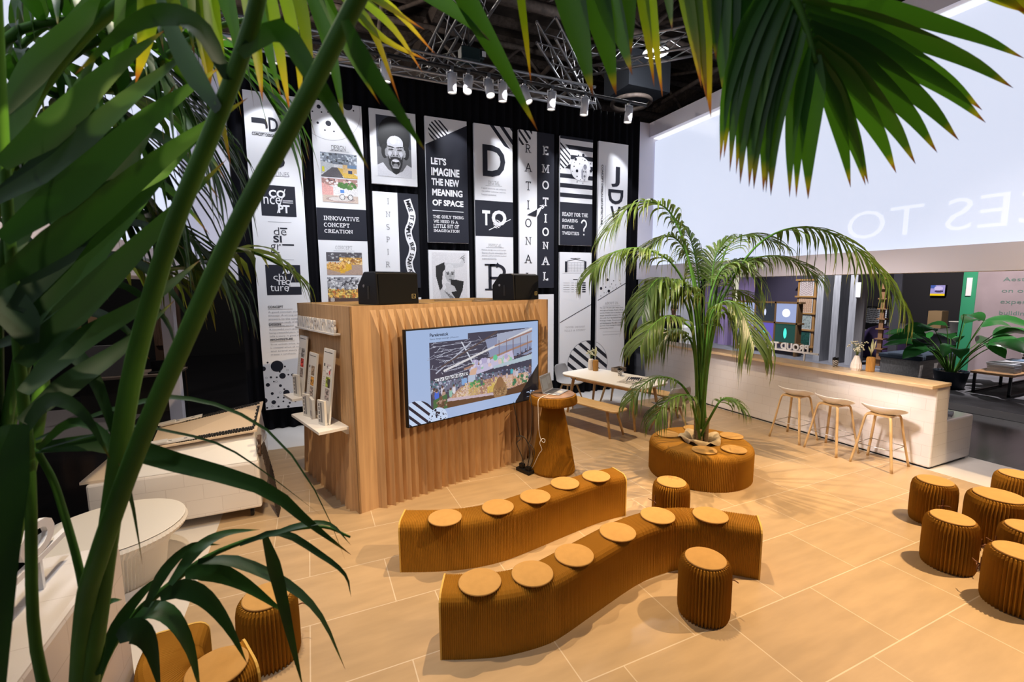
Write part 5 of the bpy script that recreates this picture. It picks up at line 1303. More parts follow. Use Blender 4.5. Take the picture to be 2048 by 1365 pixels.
cr_ = N_.new('ShaderNodeValToRGB'); cr_.color_ramp.interpolation = 'CONSTANT'; cr_.color_ramp.elements[0].color = (.02, .02, .025, 1); cr_.color_ramp.elements[1].color = (.78, .76, .74, 1); cr_.color_ramp.elements[1].position = .45
L_.new(tc_.outputs['Object'], wv_.inputs[0]); L_.new(wv_.outputs[0], cr_.inputs[0]); L_.new(cr_.outputs[0], b_.inputs['Base Color'])
cup((*(5.013, 6.547,), .739), 'small striped paper cup with black lids on the dining table')
t = thing('napkin_box', 'low grey patterned box beside the striped cup on the table', 'box', (*(5.214, 6.820,), .739), DR)
t.location.x += .05; t.location.y += .09
m = MB()
for a in ((-.08, .08, -.12, -.11), (-.08, .08, .11, .12), (-.08, -.07, -.11, .11), (.07, .08, -.11, .11)): m.box2(a[0], a[1], a[2], a[3], 0, .075)
m.box2(-.07, .07, -.11, .11, 0, .045); m.build('box_walls', mat('grey_pattern', (0.20, 0.16, 0.13), 0.7, noise=.6, nscale=60), t)
M_news = mat('newsprint', (0.55, 0.52, 0.49), 0.8)
for k, (dx, dy, rz, lb) in enumerate(((0, 0, .1, 'lowest newspaper of the fan on the dining table'), (.05, .03, .28, 'middle newspaper of the fan on the dining table'), (.10, .05, .5, 'topmost newspaper of the fan on the dining table'))):
    t = thing('newspaper', lb, 'newspaper', (*(4.874, 6.060,), .739+.0085*k), DR+rz, 'newspapers on the table'); t.location.x += dx*.9; t.location.y += dy
    MB().box2(-.15, .15, -.20, .20, 0, .008).build('folded_sheets', M_news, t)
    m = MB()
    for i in range(7): m.box2(-.13+.035*i, -.112+.035*i, -.17, .17-.04*(i % 3), .0081, .0084)
    if k == 2: m.box2(-.1, .05, -.15, .02, .0085, .0088)
    m.build('printed_columns', M_ink, t)

# ================================================================ BAR COUNTER (right) AND ITS TWIN (left)
BY0, BY1 = 2.90, 8.25
t = thing('bar_counter', 'long white tiled bar counter with a lower step behind, on the right', 'counter', (7.03, BY0, 0))
m = MB(); prof = [(7.035, .02), (7.035, 1.055), (7.36, 1.055), (7.36, .60), (8.03, .60), (8.03, .02)]
n = len(prof); m.add([(x, BY0, z) for x, z in prof]+[(x, BY1, z) for x, z in prof], [tuple(range(n)), tuple(reversed(range(n, 2*n)))]+[((i+1) % n, i, n+i, n+(i+1) % n) for i in range(n)])
m.build('tiled_body', M_wtile, t, world=True, bevel=.022)
MB().box2(7.06, 8.0, BY0+.03, BY1-.03, 0, .02).build('plinth', M_black, t, world=True)
t = tag(MB().box2(6.87, 7.315, BY0-.02, BY1, 1.0575, 1.10).build('bar_worktop', M_bartop, None, bevel=.004), 'long pale wooden worktop lying on the white bar counter', 'worktop')
t = thing('display_counter', 'white stepped counter at the lower left, mostly behind palm leaves', 'counter', (-.95, 2.83, 0))
m = MB(); prof = [(-.955, .02), (-1.95, .02), (-1.95, .60), (-1.30, .60), (-1.30, 1.06), (-.955, 1.06)]
m.add([(x, -.6, z) for x, z in prof]+[(x, 2.83, z) for x, z in prof], [tuple(range(n)), tuple(reversed(range(n, 2*n)))]+[((i+1) % n, i, n+i, n+(i+1) % n) for i in range(n)])
m.build('tiled_body', M_wtile, t, world=True, bevel=.022)
MB().box2(-1.92, -.99, -.57, 2.80, 0, .02).build('plinth', M_black, t, world=True)

def solid_text(s, box, depth, wt='bb', mirror=False):
    v, f = fit(s, box, wt, 0, mirror); m = MB(); nv = len(v)
    m.add([(x, 0, z) for x, z in v]+[(x, depth, z) for x, z in v], list(f)+[tuple(nv+i for i in reversed(q)) for q in f])
    ec = Counter()
    for q in f:
        for i in range(len(q)): ec[tuple(sorted((q[i], q[(i+1) % len(q)])))] += 1
    m.add([(x, 0, z) for x, z in v]+[(x, depth, z) for x, z in v], [(a, b2, b2+nv, a+nv) for (a, b2), k in ec.items() if k == 1])
    return m
# sign on the bar: seen from behind, so it reads mirrored from here. local x runs along +y
t = thing('letter_sign', 'white cut-out letter sign standing along the back edge of the bar, seen from behind', 'sign', (7.33, 4.55, 1.056), PI/2)
g0 = (4.706, 1.249); g1 = (5.555, 1.247)
L0 = g0[0]-4.55; z0 = g0[1]-1.056
m = solid_text('PROUD TO CREATE', (0, z0, (g1[0]-g0[0])*1.5, z0+.115), .02); m.v = [(x+L0, y-.01, z) for x, y, z in m.v]
m.build('lettering', M_white, t)
m = MB(); m.box2(L0-.16, L0+(g1[0]-g0[0])*1.55, -.012, .012, z0-.03, z0); 
m.build('rail', M_white, t)
m = MB()
for x in (L0+.05, L0+.6, L0+1.1): m.box2(x, x+.02, -.01, .01, 0, z0-.03)
m.build('posts', M_white, t)
t = thing('letter_sign', 'white cut-out letters standing on the counter at the lower left edge', 'sign', (-1.13, .9, 1.061), PI/2)
m = solid_text('PROUD TO', (0, .155, 1.70, .30), .02); m.v = [(x+.05, y-.01, z) for x, y, z in m.v]; m.build('lettering', M_white, t)
MB().box2(-.1, 1.86, -.012, .012, .13, .155).build('rail', M_white, t)
m = MB()
for x in (.0, .8, 1.60): m.box2(x, x+.02, -.01, .01, 0, .13)
m.build('posts', M_white, t)

cup((7.22, 4.22, 1.1005), 'small striped paper cup with black lids on the bar worktop')
vase_white((7.16, 3.90, 1.1005), 'pear-shaped white vase with tiny white flowers on the bar worktop', False, VG)
vase_brown((7.24, 3.76, 1.1005), 'brown folded-paper vase with pale leaves on the bar worktop', VG)
t = thing('brochure_holder', 'white leaning brochure stand on the lower bar step at its end', 'brochure', (7.40, 3.02, .601), .0)
m = MB(); m.hexa([(0, -.06, 0), (.12, -.06, 0), (.12, .10, 0), (0, .10, 0), (0, -.06, .26), (.012, -.06, .26), (.012, .10, .26), (0, .10, .26)]); m.build('card_stand', M_offwhite, t)
t = thing('magazine', 'dark patterned magazine lying on the lower bar step at its end', 'magazine', (7.66, 3.08, .601), .3)
MB().box2(-.11, .11, -.10, .14, 0, .035).build('sheets', mat('magazine_print', (0.22, 0.23, 0.28), 0.5, noise=.8, nscale=30), t)

# bar stools
def make_barstool():
    t = thing('bar_stool', 'x', 'bar stool', (0, 0, 0), 0, 'white oak bar stools at the bar')
    P = []
    for i in range(11):
        u = (i-5)/5; row = []
        for j in range(13):
            v = (j-6)/6
            k = max(abs(u), abs(v)); q = math.hypot(u, v) or 1; x, y = u*k/q*.205, v*k/q*.25
            r_ = math.hypot(x/.205, y/.25); dx_ = (x/.205)/(r_ or 1); z = .672+r_**2.3*(.025+.105*min(1, max(0, .62-.75*dx_)))
            row.append((x, y, z))
        P.append(row)
    m = MB(); m.grid(P, 0, True); m.build('seat_shell', M_shellwhite, t, solid=.014, subsurf=1)
    MB().box((0, 0, .672), (.26, .26, .018)).build('seat_mount', M_oakleg, t)
    for sx in (-1, 1):
        for sy in (-1, 1):
            m = MB(); m.tube(crom([(sx*.05, sy*.05, .668), (sx*.115, sy*.115, .662), (sx*.140, sy*.140, .615), (sx*.18, sy*.18, .32), (sx*.228, sy*.228, 0)], 20), .0165, 10, flat=.8); m.build('leg', M_oakleg, t)
    m = MB(); h = .265; a = .186
    for p, q in (((-a, -a, h), (a, -a, h)), ((a, -a, h), (a, a, h)), ((a, a, h), (-a, a, h)), ((-a, a, h), (-a, -a, h))): m.tube([p, q], .005, 6)
    m.build('footrest', M_steel, t)
    return t
bs = make_barstool(); bs.location = (6.69, 3.28, 0); bs.rotation_euler = (0, 0, 0.08); bs['label'] = 'white bar stool at the bar, nearest the camera and the counter end'
dup(bs, (6.65, 3.86, 0), -.05, 'white bar stool in the middle of the three at the bar')
dup(bs, (6.66, 4.42, 0), 0.06, 'white bar stool at the bar, furthest back beside the palm')

# ================================================================ LEFT: white cart with boards, pleated pouf
t = thing('display_cart', 'white tiled display cart on castors at the left', 'cart', (-1.25, 5.65, 0))
MB().box2(-1.93, -.56, 5.12, 6.15, .11, .60).build('tiled_body', M_wtilex, t, world=True, bevel=.02)
m = MB(); m.hexa([(-1.58, 5.14, .60), (-.57, 5.14, .60), (-.57, 6.13, .60), (-1.58, 6.13, .60), (-1.50, 5.34, .775), (-.60, 5.34, .83), (-.60, 6.08, .94), (-1.58, 6.08, .78)]); m.build('sloped_top', M_white, t, world=True, bevel=.01)
m = MB()
for x, y in ((-.66, 5.22), (-1.83, 5.22), (-.66, 6.05), (-1.83, 6.05)):
    w_ = MB(); w_.lathe([(.012, -.016), (.045, -.016), (.05, -.008), (.05, .008), (.045, .016), (.012, .016)], 20); m = MB(); m.add([(p[2]+x, p[0]+y, p[1]+.05) for p in w_.v], w_.f, 0); o = m.build('castor', M_black, t, world=True)
    m2 = MB(); w_ = MB(); w_.lathe([(.001, -.018), (.022, -.018), (.022, .018), (.001, .018)], 16, cap0=False, cap1=False); m2.add([(p[2]+x, p[0]+y, p[1]+.05) for p in w_.v], w_.f, 0); m2.box((x, y, .10), (.05, .05, .015)); m2.build('hub', M_steel, o)
M_cream = mat('cream_board', (0.72, 0.58, 0.44), 0.6); M_lattice = mat('black_lattice', (0.012, 0.011, 0.010), 0.6)
A, Bc, Cc, Dd = Vector((-1.48, 5.28, .81)), Vector((-.57, 5.28, .868)), Vector((-.57, 6.10, .985)), Vector((-1.60, 6.10, .815))
def bp(u, v, h=0): p = A.lerp(Bc, u).lerp(Dd.lerp(Cc, u), v); return (p.x, p.y, p.z+h)
t = thing('display_board', 'large cream board tilted on the cart with black lattice along two edges', 'board', bp(.5, .5))
def slab(m, u0, u1, v0, v1, h0, h1): m.hexa([bp(u0, v0, h0), bp(u1, v0, h0), bp(u1, v1, h0), bp(u0, v1, h0), bp(u0, v0, h1), bp(u1, v0, h1), bp(u1, v1, h1), bp(u0, v1, h1)])
m = MB(); slab(m, 0, 1, 0, 1, 0, .018); m.build('board', M_cream, t, world=True)
m = MB()
for v0, a, b2 in ((.02, .22, .97), (.88, .20, .97)):
    for r_ in range(3):
        u = a+random.uniform(0, .02)
        while u < b2-.02:
            w_ = random.uniform(.018, .034); slab(m, u, min(b2, u+w_*.8), v0+.034*r_, v0+.034*r_+.026, .018, .03+.006*random.random()); u += w_
    slab(m, a, b2, v0+.04, v0+.05, .018, .026)
for k in range(12): slab(m, .955-.01*(k % 2), .975, .12+.06*k, .12+.06*k+.04, .018, .028)
o = m.build('black_lattice', M_lattice, t, world=True)
m = MB()
for v0 in (.02, .88): slab(m, .02, .40, v0, v0+.10, .030, .046); slab(m, .0, .15, v0-.01, v0+.09, .046, .06)
m.build('white_tabs', M_white, t, world=True)
m = MB()
for v0 in (.02, .88):
    for u in (.16, .30): slab(m, u, u+.03, v0+.03, v0+.05, .061 if u < .15 else .0462, .062 if u < .15 else .047)
m.build('slots', M_black, t, world=True)
t = thing('display_board', 'small cream panel overhanging the left end of the cart', 'board', (-1.79, 5.7, .601))
MB().box2(-1.98, -1.60, 5.16, 6.12, .601, .625).build('board', M_cream, t, world=True)
t = thing('lattice_panel', 'dark woven lattice strip leaning against the right end of the cart', 'panel', (-.43, 5.3, 0))
m = MB(); T0, T1 = Vector((-.545, 5.23, .70)), Vector((-.42, 5.05, 0)); sd = Vector((.012, .30, 0))
for i in range(26):
    for j in range(9):
        u0, u1 = i/26, (i+.72)/26; v0, v1 = (j+.5*(i % 2)*.6)/9, (j+.62+.5*(i % 2)*.6)/9
        if v1 > 1: continue
        a = T1.lerp(T0, u0); c = T1.lerp(T0, u1); k = 1.0-.55*abs(u0-.5)
        m.hexa([tuple(a+sd*v0*k), tuple(a+sd*v1*k), tuple(a+sd*v1*k+Vector((.012, 0, .0))), tuple(a+sd*v0*k+Vector((.012, 0, 0))), tuple(c+sd*v0*k), tuple(c+sd*v1*k), tuple(c+sd*v1*k+Vector((.012, 0, 0))), tuple(c+sd*v0*k+Vector((.012, 0, 0)))])
for j in range(4): m.tube([T1+sd*(.1+.18*j), T0+sd*(.1+.18*j)], .005, 4)
for i in range(14): p = T1.lerp(T0, i/13); m.tube([p, p+sd*.75], .004, 4)
m.build('woven_strips', mat('dark_wicker', (0.03, 0.018, 0.012), 0.7), t, world=True)
t = thing('lattice_panel', 'small dark crossed strips fixed on the end face of the cart', 'strip', (-.55, 5.3, .6))
m = MB()
for a, c in (((-.553, 5.13, .68), (-.553, 5.36, .80)), ((-.553, 5.16, .83), (-.553, 5.38, .64)), ((-.553, 5.22, .62), (-.553, 5.25, .84)), ((-.553, 5.30, .62), (-.553, 5.14, .76))): m.tube([a, c], .014, 6)
m.build('crossed_strips', mat('brown_strips', (0.10, 0.06, 0.045), 0.7), t, world=True)
t = thing('paper_pouf', 'round white folded-paper pouf with flat top in front of the cart', 'pouf', (-1.56, 4.50, 0))
prof = [(.30, 0), (.32, .06), (.34, .20), (.38, .30), (.48, .38), (.50, .41), (.485, .438), (.47, .441)]
MB().lathe(prof, 180, sm=False, rad=lambda q, z, j: q+(.008 if j % 2 else -.008)*min(1, max(.15, (.441-z)*12))).build('paper_folds', M_paperwhite, t)
MB().lathe([(.485, .443), (.488, .447), (.48, .450), (.001, .452)], 60, sm=False, cap0=False, cap1=False).build('top_disc', M_paperwhite, t)

# ================================================================ LEAVES AND PALMS
class Leaves(MB):
    def __init__(s): super().__init__(); s.t = {'along': [], 'shade': []}
    def blade(s, pts, w, nrm, fold=.22, seg=9, shade=None, prof=None, m=0, t0=0.0):
        C = crom(pts, seg); N = Vector(nrm); sh = random.random() if shade is None else shade
        vs = []; fs = []
        for i, p in enumerate(C):
            u = i/seg; T = (C[min(i+1, seg)]-C[max(i-1, 0)]).normalized()
            S = T.cross(N); S = S.normalized() if S.length > 1e-4 else T.orthogonal().normalized(); n = S.cross(T)
            ww = w/2*(prof(u) if prof else (.45+.55*min(1, u/.25))*(1-max(0, (u-.34)/.66)**1.35)+.010)
            vs += [p-S*ww+n*fold*ww, p, p+S*ww+n*fold*ww]
            s.t['along'] += [t0+(1-t0)*u]*3; s.t['shade'] += [sh, sh, sh]
            if i: b = (i-1)*3; fs += [(b, b+1, b+4, b+3), (b+1, b+2, b+5, b+4)]
        s.add(vs, fs, m, True)
    def stem(s, pts, r, m=0, n=7, al=0.0, seg=24):
        C = crom(pts, seg); b = len(s.v); k = r if isinstance(r, list) else None
        rs = [r[0]+(r[1]-r[0])*i/seg for i in range(seg+1)]
        s.tube(C, rs, n, m); c = len(s.v)-b; s.t['along'] += [al]*c; s.t['shade'] += [.5]*c
    def frond(s, rach, n, L, w, droop=.5, start=.25, spread=.75, up=.15, tip=.45, seg=7, jit=.1, lm=0):
        C = crom(rach, 60); Wd = Vector((0, 0, 1))
        for i in range(n):
            u = start+(1-start)*(i+.5)/n; k = u*60; j = min(59, int(k)); p = C[j].lerp(C[j+1], k-j); T = (C[j+1]-C[j]).normalized()
            S = T.cross(Wd); S = S.normalized() if S.length > .05 else Vector((1, 0, 0)); Up = S.cross(T)
            e = (u-start)/(1-start); ln = L*(0.55+.45*math.sin(PI*min(1, .18+e*.62)))*(1 if e < .7 else 1-(1-tip)*(e-.7)/.3)
            for sg in (-1, 1):
                l2 = ln*random.uniform(1-jit, 1+jit); a = spread*(1-.45*e)+random.uniform(-.08, .08)
                D = (T*math.cos(a*PI/2)+S*sg*math.sin(a*PI/2)+Up*up).normalized()
                g = droop*random.uniform(.75, 1.25)
                s.blade([p, p+D*l2*.36-Wd*l2*g*.10, p+D*l2*.70-Wd*l2*g*.36, p+D*l2*(1-.22*g)-Wd*l2*g*.82], w*random.uniform(.8, 1.1), Up*.8+Wd*.5+S*sg*-.25, .3, seg, None, None, lm)

# palm standing in the round planter seat
t = thing('planter_palm', 'feathery palm growing out of the round planter seat', 'palm', (PCX, PCY, .27))
root = Vector((PCX, PCY, .28))
MB_t = MB()
for k, (dx, dy, h) in enumerate(((-.04, .02, .46), (.045, -.03, .42), (.01, .05, .36), (-.07, -.05, .30), (.08, .04, .28))):
    tk = MB(); tk.tube(crom([root+Vector((dx*.8, dy*.8, -.04)), root+Vector((dx, dy, h*.5)), root+Vector((dx*1.3, dy*1.3, h))], 10), [.048-.0018*i for i in range(11)], 10); tk.build('trunk', M_trunk, t, world=True)
FR = [
 # (rachis control points, leaflets per side, leaflet length, width, droop, start, spread)
 ([(4.279, 3.979, 0.968), (4.258, 4.079, 1.931), (4.148, 4.201, 2.764), (3.974, 4.300, 3.205), (3.741, 4.382, 3.325), (3.489, 4.448, 3.257), (3.229, 4.491, 2.981)], 26, .58, .030, .75, .38, .7),
 ([(4.357, 4.052, 0.942), (4.364, 4.172, 2.044), (4.271, 4.271, 2.652), (4.115, 4.353, 2.919), (3.922, 4.415, 2.906), (3.757, 4.449, 2.773)], 22, .52, .028, .8, .42, .7),
 ([(4.097, 3.846, 1.018), (4.009, 3.950, 2.063), (3.819, 4.025, 2.548), (3.549, 4.094, 2.725), (3.267, 4.150, 2.755), (2.990, 4.187, 2.660), (2.802, 4.175, 2.491)], 26, .46, .028, 1.0, .35, .7),
 ([(4.185, 3.914, 0.993), (4.126, 3.962, 1.826), (4.013, 3.978, 2.235), (3.817, 4.000, 2.407), (3.600, 3.997, 2.324), (3.420, 3.960, 2.107)], 24, .42, .030, 1.0, .40, .7),
 ([(4.218, 3.900, 0.993), (4.254, 3.949, 1.821), (4.337, 3.937, 2.347), (4.461, 3.868, 2.576), (4.610, 3.754, 2.544), (4.694, 3.646, 2.343)], 24, .44, .030, 1.0, .42, .7),
 ([(4.363, 4.049, 0.942), (4.435, 4.201, 1.916), (4.469, 4.322, 2.535), (4.435, 4.451, 2.976), (4.333, 4.577, 3.173)], 24, .40, .030, .9, .42, .6),
 ([(4.150, 3.823, 1.018), (4.155, 3.816, 1.606), (4.177, 3.769, 1.953), (4.233, 3.673, 2.041), (4.263, 3.560, 1.908)], 20, .36, .028, 1.1, .40, .7),
 ([(4.097, 3.846, 1.018), (4.051, 3.901, 1.485), (3.953, 3.955, 1.777), (3.796, 4.006, 1.838), (3.627, 4.031, 1.671)], 20, .36, .028, 1.1, .40, .7),
 ([(4.463, 4.111, 0.917), (4.617, 4.229, 1.908), (4.802, 4.268, 2.409), (5.064, 4.240, 2.663), (5.374, 4.158, 2.663)], 22, .42, .030, .9, .42, .7),
 ([(4.632, 4.250, 0.867), (4.825, 4.361, 2.022), (4.996, 4.415, 2.671), (5.183, 4.410, 2.935), (5.465, 4.339, 3.003), (5.812, 4.211, 2.871)], 20, .50, .028, .7, .42, .65),
 ([(4.318, 3.962, 0.967), (4.441, 3.990, 1.869), (4.635, 3.937, 2.404), (4.872, 3.845, 2.784), (5.122, 3.722, 2.967), (5.371, 3.580, 3.007), (5.631, 3.416, 2.913), (5.899, 3.227, 2.665), (6.076, 3.071, 2.359), (6.162, 2.970, 2.159)], 24, .56, .036, 1.25, .42, .6),
 ([(4.475, 4.106, 0.917), (4.589, 4.160, 1.850), (4.745, 4.138, 2.345), (4.974, 4.054, 2.621), (5.275, 3.912, 2.697), (5.564, 3.752, 2.595), (5.718, 3.643, 2.428)], 24, .44, .028, .8, .40, .65),
 ([(4.010, 3.649, 0.901), (3.950, 3.649, 1.529), (3.935, 3.604, 1.973), (3.960, 3.505, 2.147), (4.010, 3.374, 2.161), (4.018, 3.242, 2.018), (3.997, 3.106, 1.755)], 26, .46, .030, 1.15, .42, .75),
 ([(3.932, 3.706, 1.068), (3.864, 3.730, 1.691), (3.707, 3.745, 1.945), (3.490, 3.763, 2.022), (3.267, 3.759, 1.909), (3.108, 3.719, 1.738)], 22, .40, .028, 1.0, .40, .7),
 ([(4.097, 3.846, 1.018), (4.017, 3.923, 1.834), (3.855, 3.986, 2.265), (3.649, 4.033, 2.430), (3.462, 4.033, 2.298), (3.335, 3.987, 2.026)], 22, .44, .026, 1.0, .42, .7),
 ([(3.833, 3.592, 0.712), (3.744, 3.640, 1.104), (3.578, 3.698, 1.320), (3.354, 3.759, 1.362), (3.165, 3.786, 1.266), (3.045, 3.778, 1.139)], 16, .30, .020, .9, .35, .7),
 ([(3.767, 3.516, 0.744), (3.726, 3.506, 1.028), (3.624, 3.504, 1.175), (3.452, 3.519, 1.207), (3.272, 3.523, 1.141), (3.139, 3.499, 1.007)], 16, .30, .020, 1.0, .35, .7),
 ([(4.091, 3.690, 0.645), (4.107, 3.663, 0.914), (4.168, 3.601, 1.066), (4.248, 3.512, 1.078), (4.291, 3.426, 0.991)], 16, .26, .018, .9, .40, .7),
 ([(4.842, 4.477, 0.791), (4.963, 4.649, 1.868), (5.035, 4.772, 2.417), (5.017, 4.909, 2.769), (4.960, 5.022, 2.810)], 20, .46, .028, .8, .42, .7),
 ([(4.396, 4.034, 0.942), (4.485, 4.124, 1.919), (4.547, 4.161, 2.408), (4.609, 4.173, 2.713), (4.732, 4.143, 2.895)], 20, .40, .026, .5, .45, .5),
 ([(4.196, 3.909, 0.993), (4.175, 3.958, 1.706), (4.120, 3.989, 2.175), (3.984, 4.013, 2.321), (3.800, 4.029, 2.237)], 20, .42, .026, 1.0, .45, .7),
 ([(4.620, 4.256, 0.867), (4.783, 4.366, 1.630), (4.994, 4.424, 2.147), (5.248, 4.411, 2.277), (5.492, 4.367, 2.139)], 18, .40, .026, .9, .45, .7),
]
for rp, n, L, wd, dr, stt, sp in FR:
    m = Leaves(); rp = [Vector(p) for p in rp]; rp[0] = root+Vector((random.uniform(-.05, .05), random.uniform(-.05, .05), random.uniform(.12, .3)))
    m.stem(rp, [.017, .004], 1, 7, .3); m.frond(rp, int(n*1.25), L, wd*1.1, dr, stt, sp, tip=.55)
    m.build('frond', [M_leafpalm, M_stem], t, world=True)

# ---------------------------------------------------------------- palms around the camera
CAMP = Vector((0, 0, 2.35))
def facing(pts, tilt=.5):
    c = sum((Vector(p) for p in pts), Vector())/len(pts); n = (CAMP-c).normalized(); return n+Vector((random.uniform(-tilt, tilt), random.uniform(-tilt, tilt), random.uniform(-.2, tilt)))
def frond_obj(parent, stem_pts, rad, blades, leaf, fold=.25, seg=12):
    """one frond: a rachis and hand-placed blades (points, width, tip start)"""
    m = Leaves()
    if stem_pts: m.stem(stem_pts, rad, 1, 9, 0, 30)
    for bl in blades:
        pts, w_ = bl[0], bl[1]; mm = bl[2] if len(bl) > 2 else 0
        m.blade(pts, w_, facing(pts), fold, seg, None, None, mm)
    return m.build('frond', [leaf, M_stem, M_leafgold, M_leafmid, M_leafdark], parent, world=True)
# left palm
PL0 = Vector((-0.555, 1.256, 1.228))
pl = thing('foreground_palm', 'large dark green palm close to the camera on the left', 'palm', (PL0.x, PL0.y, 0.0))
tk = MB(); tk.tube(crom([(PL0.x, PL0.y, .35), (PL0.x+.01, PL0.y, .8), PL0+Vector((0, 0, .02))], 14), [.07-.002*i for i in range(15)], 14); tk.build('trunk', M_trunk, pl, world=True)
MB().lathe([(.20, 0), (.26, .36), (.27, .40), (.245, .40), (.235, .34)], 40, (0, 0), cap1=False).build('pot', mat('pot_dark', (0.03, 0.03, 0.035), 0.6), pl)
MB().lathe([(.001, .345), (.236, .345)], 30, cap0=False, cap1=False).build('soil', M_soil, pl)
# two long leaf stalks crossing the picture
frond_obj(pl, [(-0.555, 1.256, 1.228), (-0.429, 1.209, 1.810), (-0.349, 1.147, 2.127), (-0.277, 1.073, 2.321), (-0.210, 0.995, 2.463), (-0.124, 0.909, 2.616), (-0.058, 0.827, 2.734), (-0.021, 0.755, 2.821)], [.021, .010], [
   ([(-0.095, 0.856, 2.669), (-0.128, 0.869, 2.740), (-0.172, 0.880, 2.757), (-0.225, 0.888, 2.730), (-0.292, 0.898, 2.660)], .035), ([(-0.073, 0.828, 2.697), (-0.017, 0.828, 2.742), (0.025, 0.821, 2.682), (0.069, 0.810, 2.606), (0.103, 0.806, 2.542)], .032),
   ([(-0.112, 0.880, 2.631), (-0.164, 0.917, 2.734), (-0.200, 0.949, 2.852)], .04), ], M_leafdark)
frond_obj(pl, [(-0.555, 1.256, 1.228), (-0.488, 1.217, 1.634), (-0.423, 1.149, 1.808), (-0.315, 1.072, 2.053), (-0.205, 0.989, 2.267), (-0.103, 0.907, 2.457), (0.004, 0.820, 2.627), (0.088, 0.738, 2.762), (0.138, 0.663, 2.831)], [.020, .012], [
   ([(0.066, 0.702, 2.712), (0.092, 0.713, 2.664), (0.139, 0.714, 2.603), (0.176, 0.721, 2.559)], .026), ], M_leafdark)
# frond with broad blades fanning to the upper right
frond_obj(pl, [(-0.555, 1.256, 1.228), (-0.588, 1.255, 1.569), (-0.547, 1.227, 1.961), (-0.521, 1.191, 2.235), (-0.493, 1.153, 2.496), (-0.459, 1.106, 2.715), (-0.424, 1.048, 2.854)], [.011, .007], [
   ([(-0.490, 1.078, 2.360), (-0.385, 1.108, 2.464), (-0.242, 1.126, 2.612), (-0.093, 1.140, 2.745)], .050), ([(-0.474, 1.081, 2.436), (-0.373, 1.094, 2.538), (-0.255, 1.103, 2.673), (-0.133, 1.108, 2.786)], .050),
   ([(-0.482, 1.094, 2.504), (-0.396, 1.110, 2.583), (-0.287, 1.123, 2.710), (-0.176, 1.133, 2.827)], .046), ([(-0.459, 1.069, 2.558), (-0.394, 1.102, 2.641), (-0.316, 1.135, 2.759), (-0.230, 1.161, 2.859)], .045),
   ([(-0.469, 1.080, 2.274), (-0.404, 1.139, 2.383), (-0.294, 1.186, 2.553), (-0.166, 1.224, 2.718)], .052), ([(-0.469, 1.073, 2.220), (-0.390, 1.125, 2.331), (-0.290, 1.172, 2.461), (-0.149, 1.205, 2.631)], .050),
   ([(-0.480, 1.092, 2.166), (-0.426, 1.163, 2.242), (-0.310, 1.207, 2.328), (-0.224, 1.265, 2.416)], .042), ([(-0.486, 1.088, 2.114), (-0.430, 1.156, 2.174), (-0.365, 1.219, 2.232), (-0.282, 1.279, 2.325)], .040),
   ([(-0.473, 1.087, 2.316), (-0.409, 1.149, 2.445), (-0.329, 1.208, 2.604), (-0.242, 1.268, 2.796)], .050), ([(-0.506, 1.169, 2.407), (-0.492, 1.236, 2.547), (-0.443, 1.292, 2.713), (-0.388, 1.345, 2.884)], .05),
   ([(-0.503, 1.194, 2.611), (-0.490, 1.261, 2.744), (-0.444, 1.314, 2.879), (-0.380, 1.360, 3.026)], .05), ([(-0.503, 1.204, 2.685), (-0.459, 1.255, 2.802), (-0.383, 1.294, 2.930), (-0.318, 1.335, 3.047)], .045),
   ([(-0.452, 1.070, 2.255), (-0.480, 1.093, 2.334), (-0.516, 1.118, 2.404)], .05), ([(-0.490, 1.086, 2.083), (-0.443, 1.089, 2.150), (-0.393, 1.077, 2.119), (-0.360, 1.066, 2.031)], .028),
   ([(-0.443, 0.994, 2.130), (-0.461, 0.990, 2.040), (-0.482, 0.985, 1.926), (-0.496, 0.970, 1.770), (-0.507, 0.952, 1.598)], .056), ([(-0.465, 1.035, 2.113), (-0.498, 1.045, 2.079), (-0.526, 1.046, 1.994)], .05) ], M_leafdark)
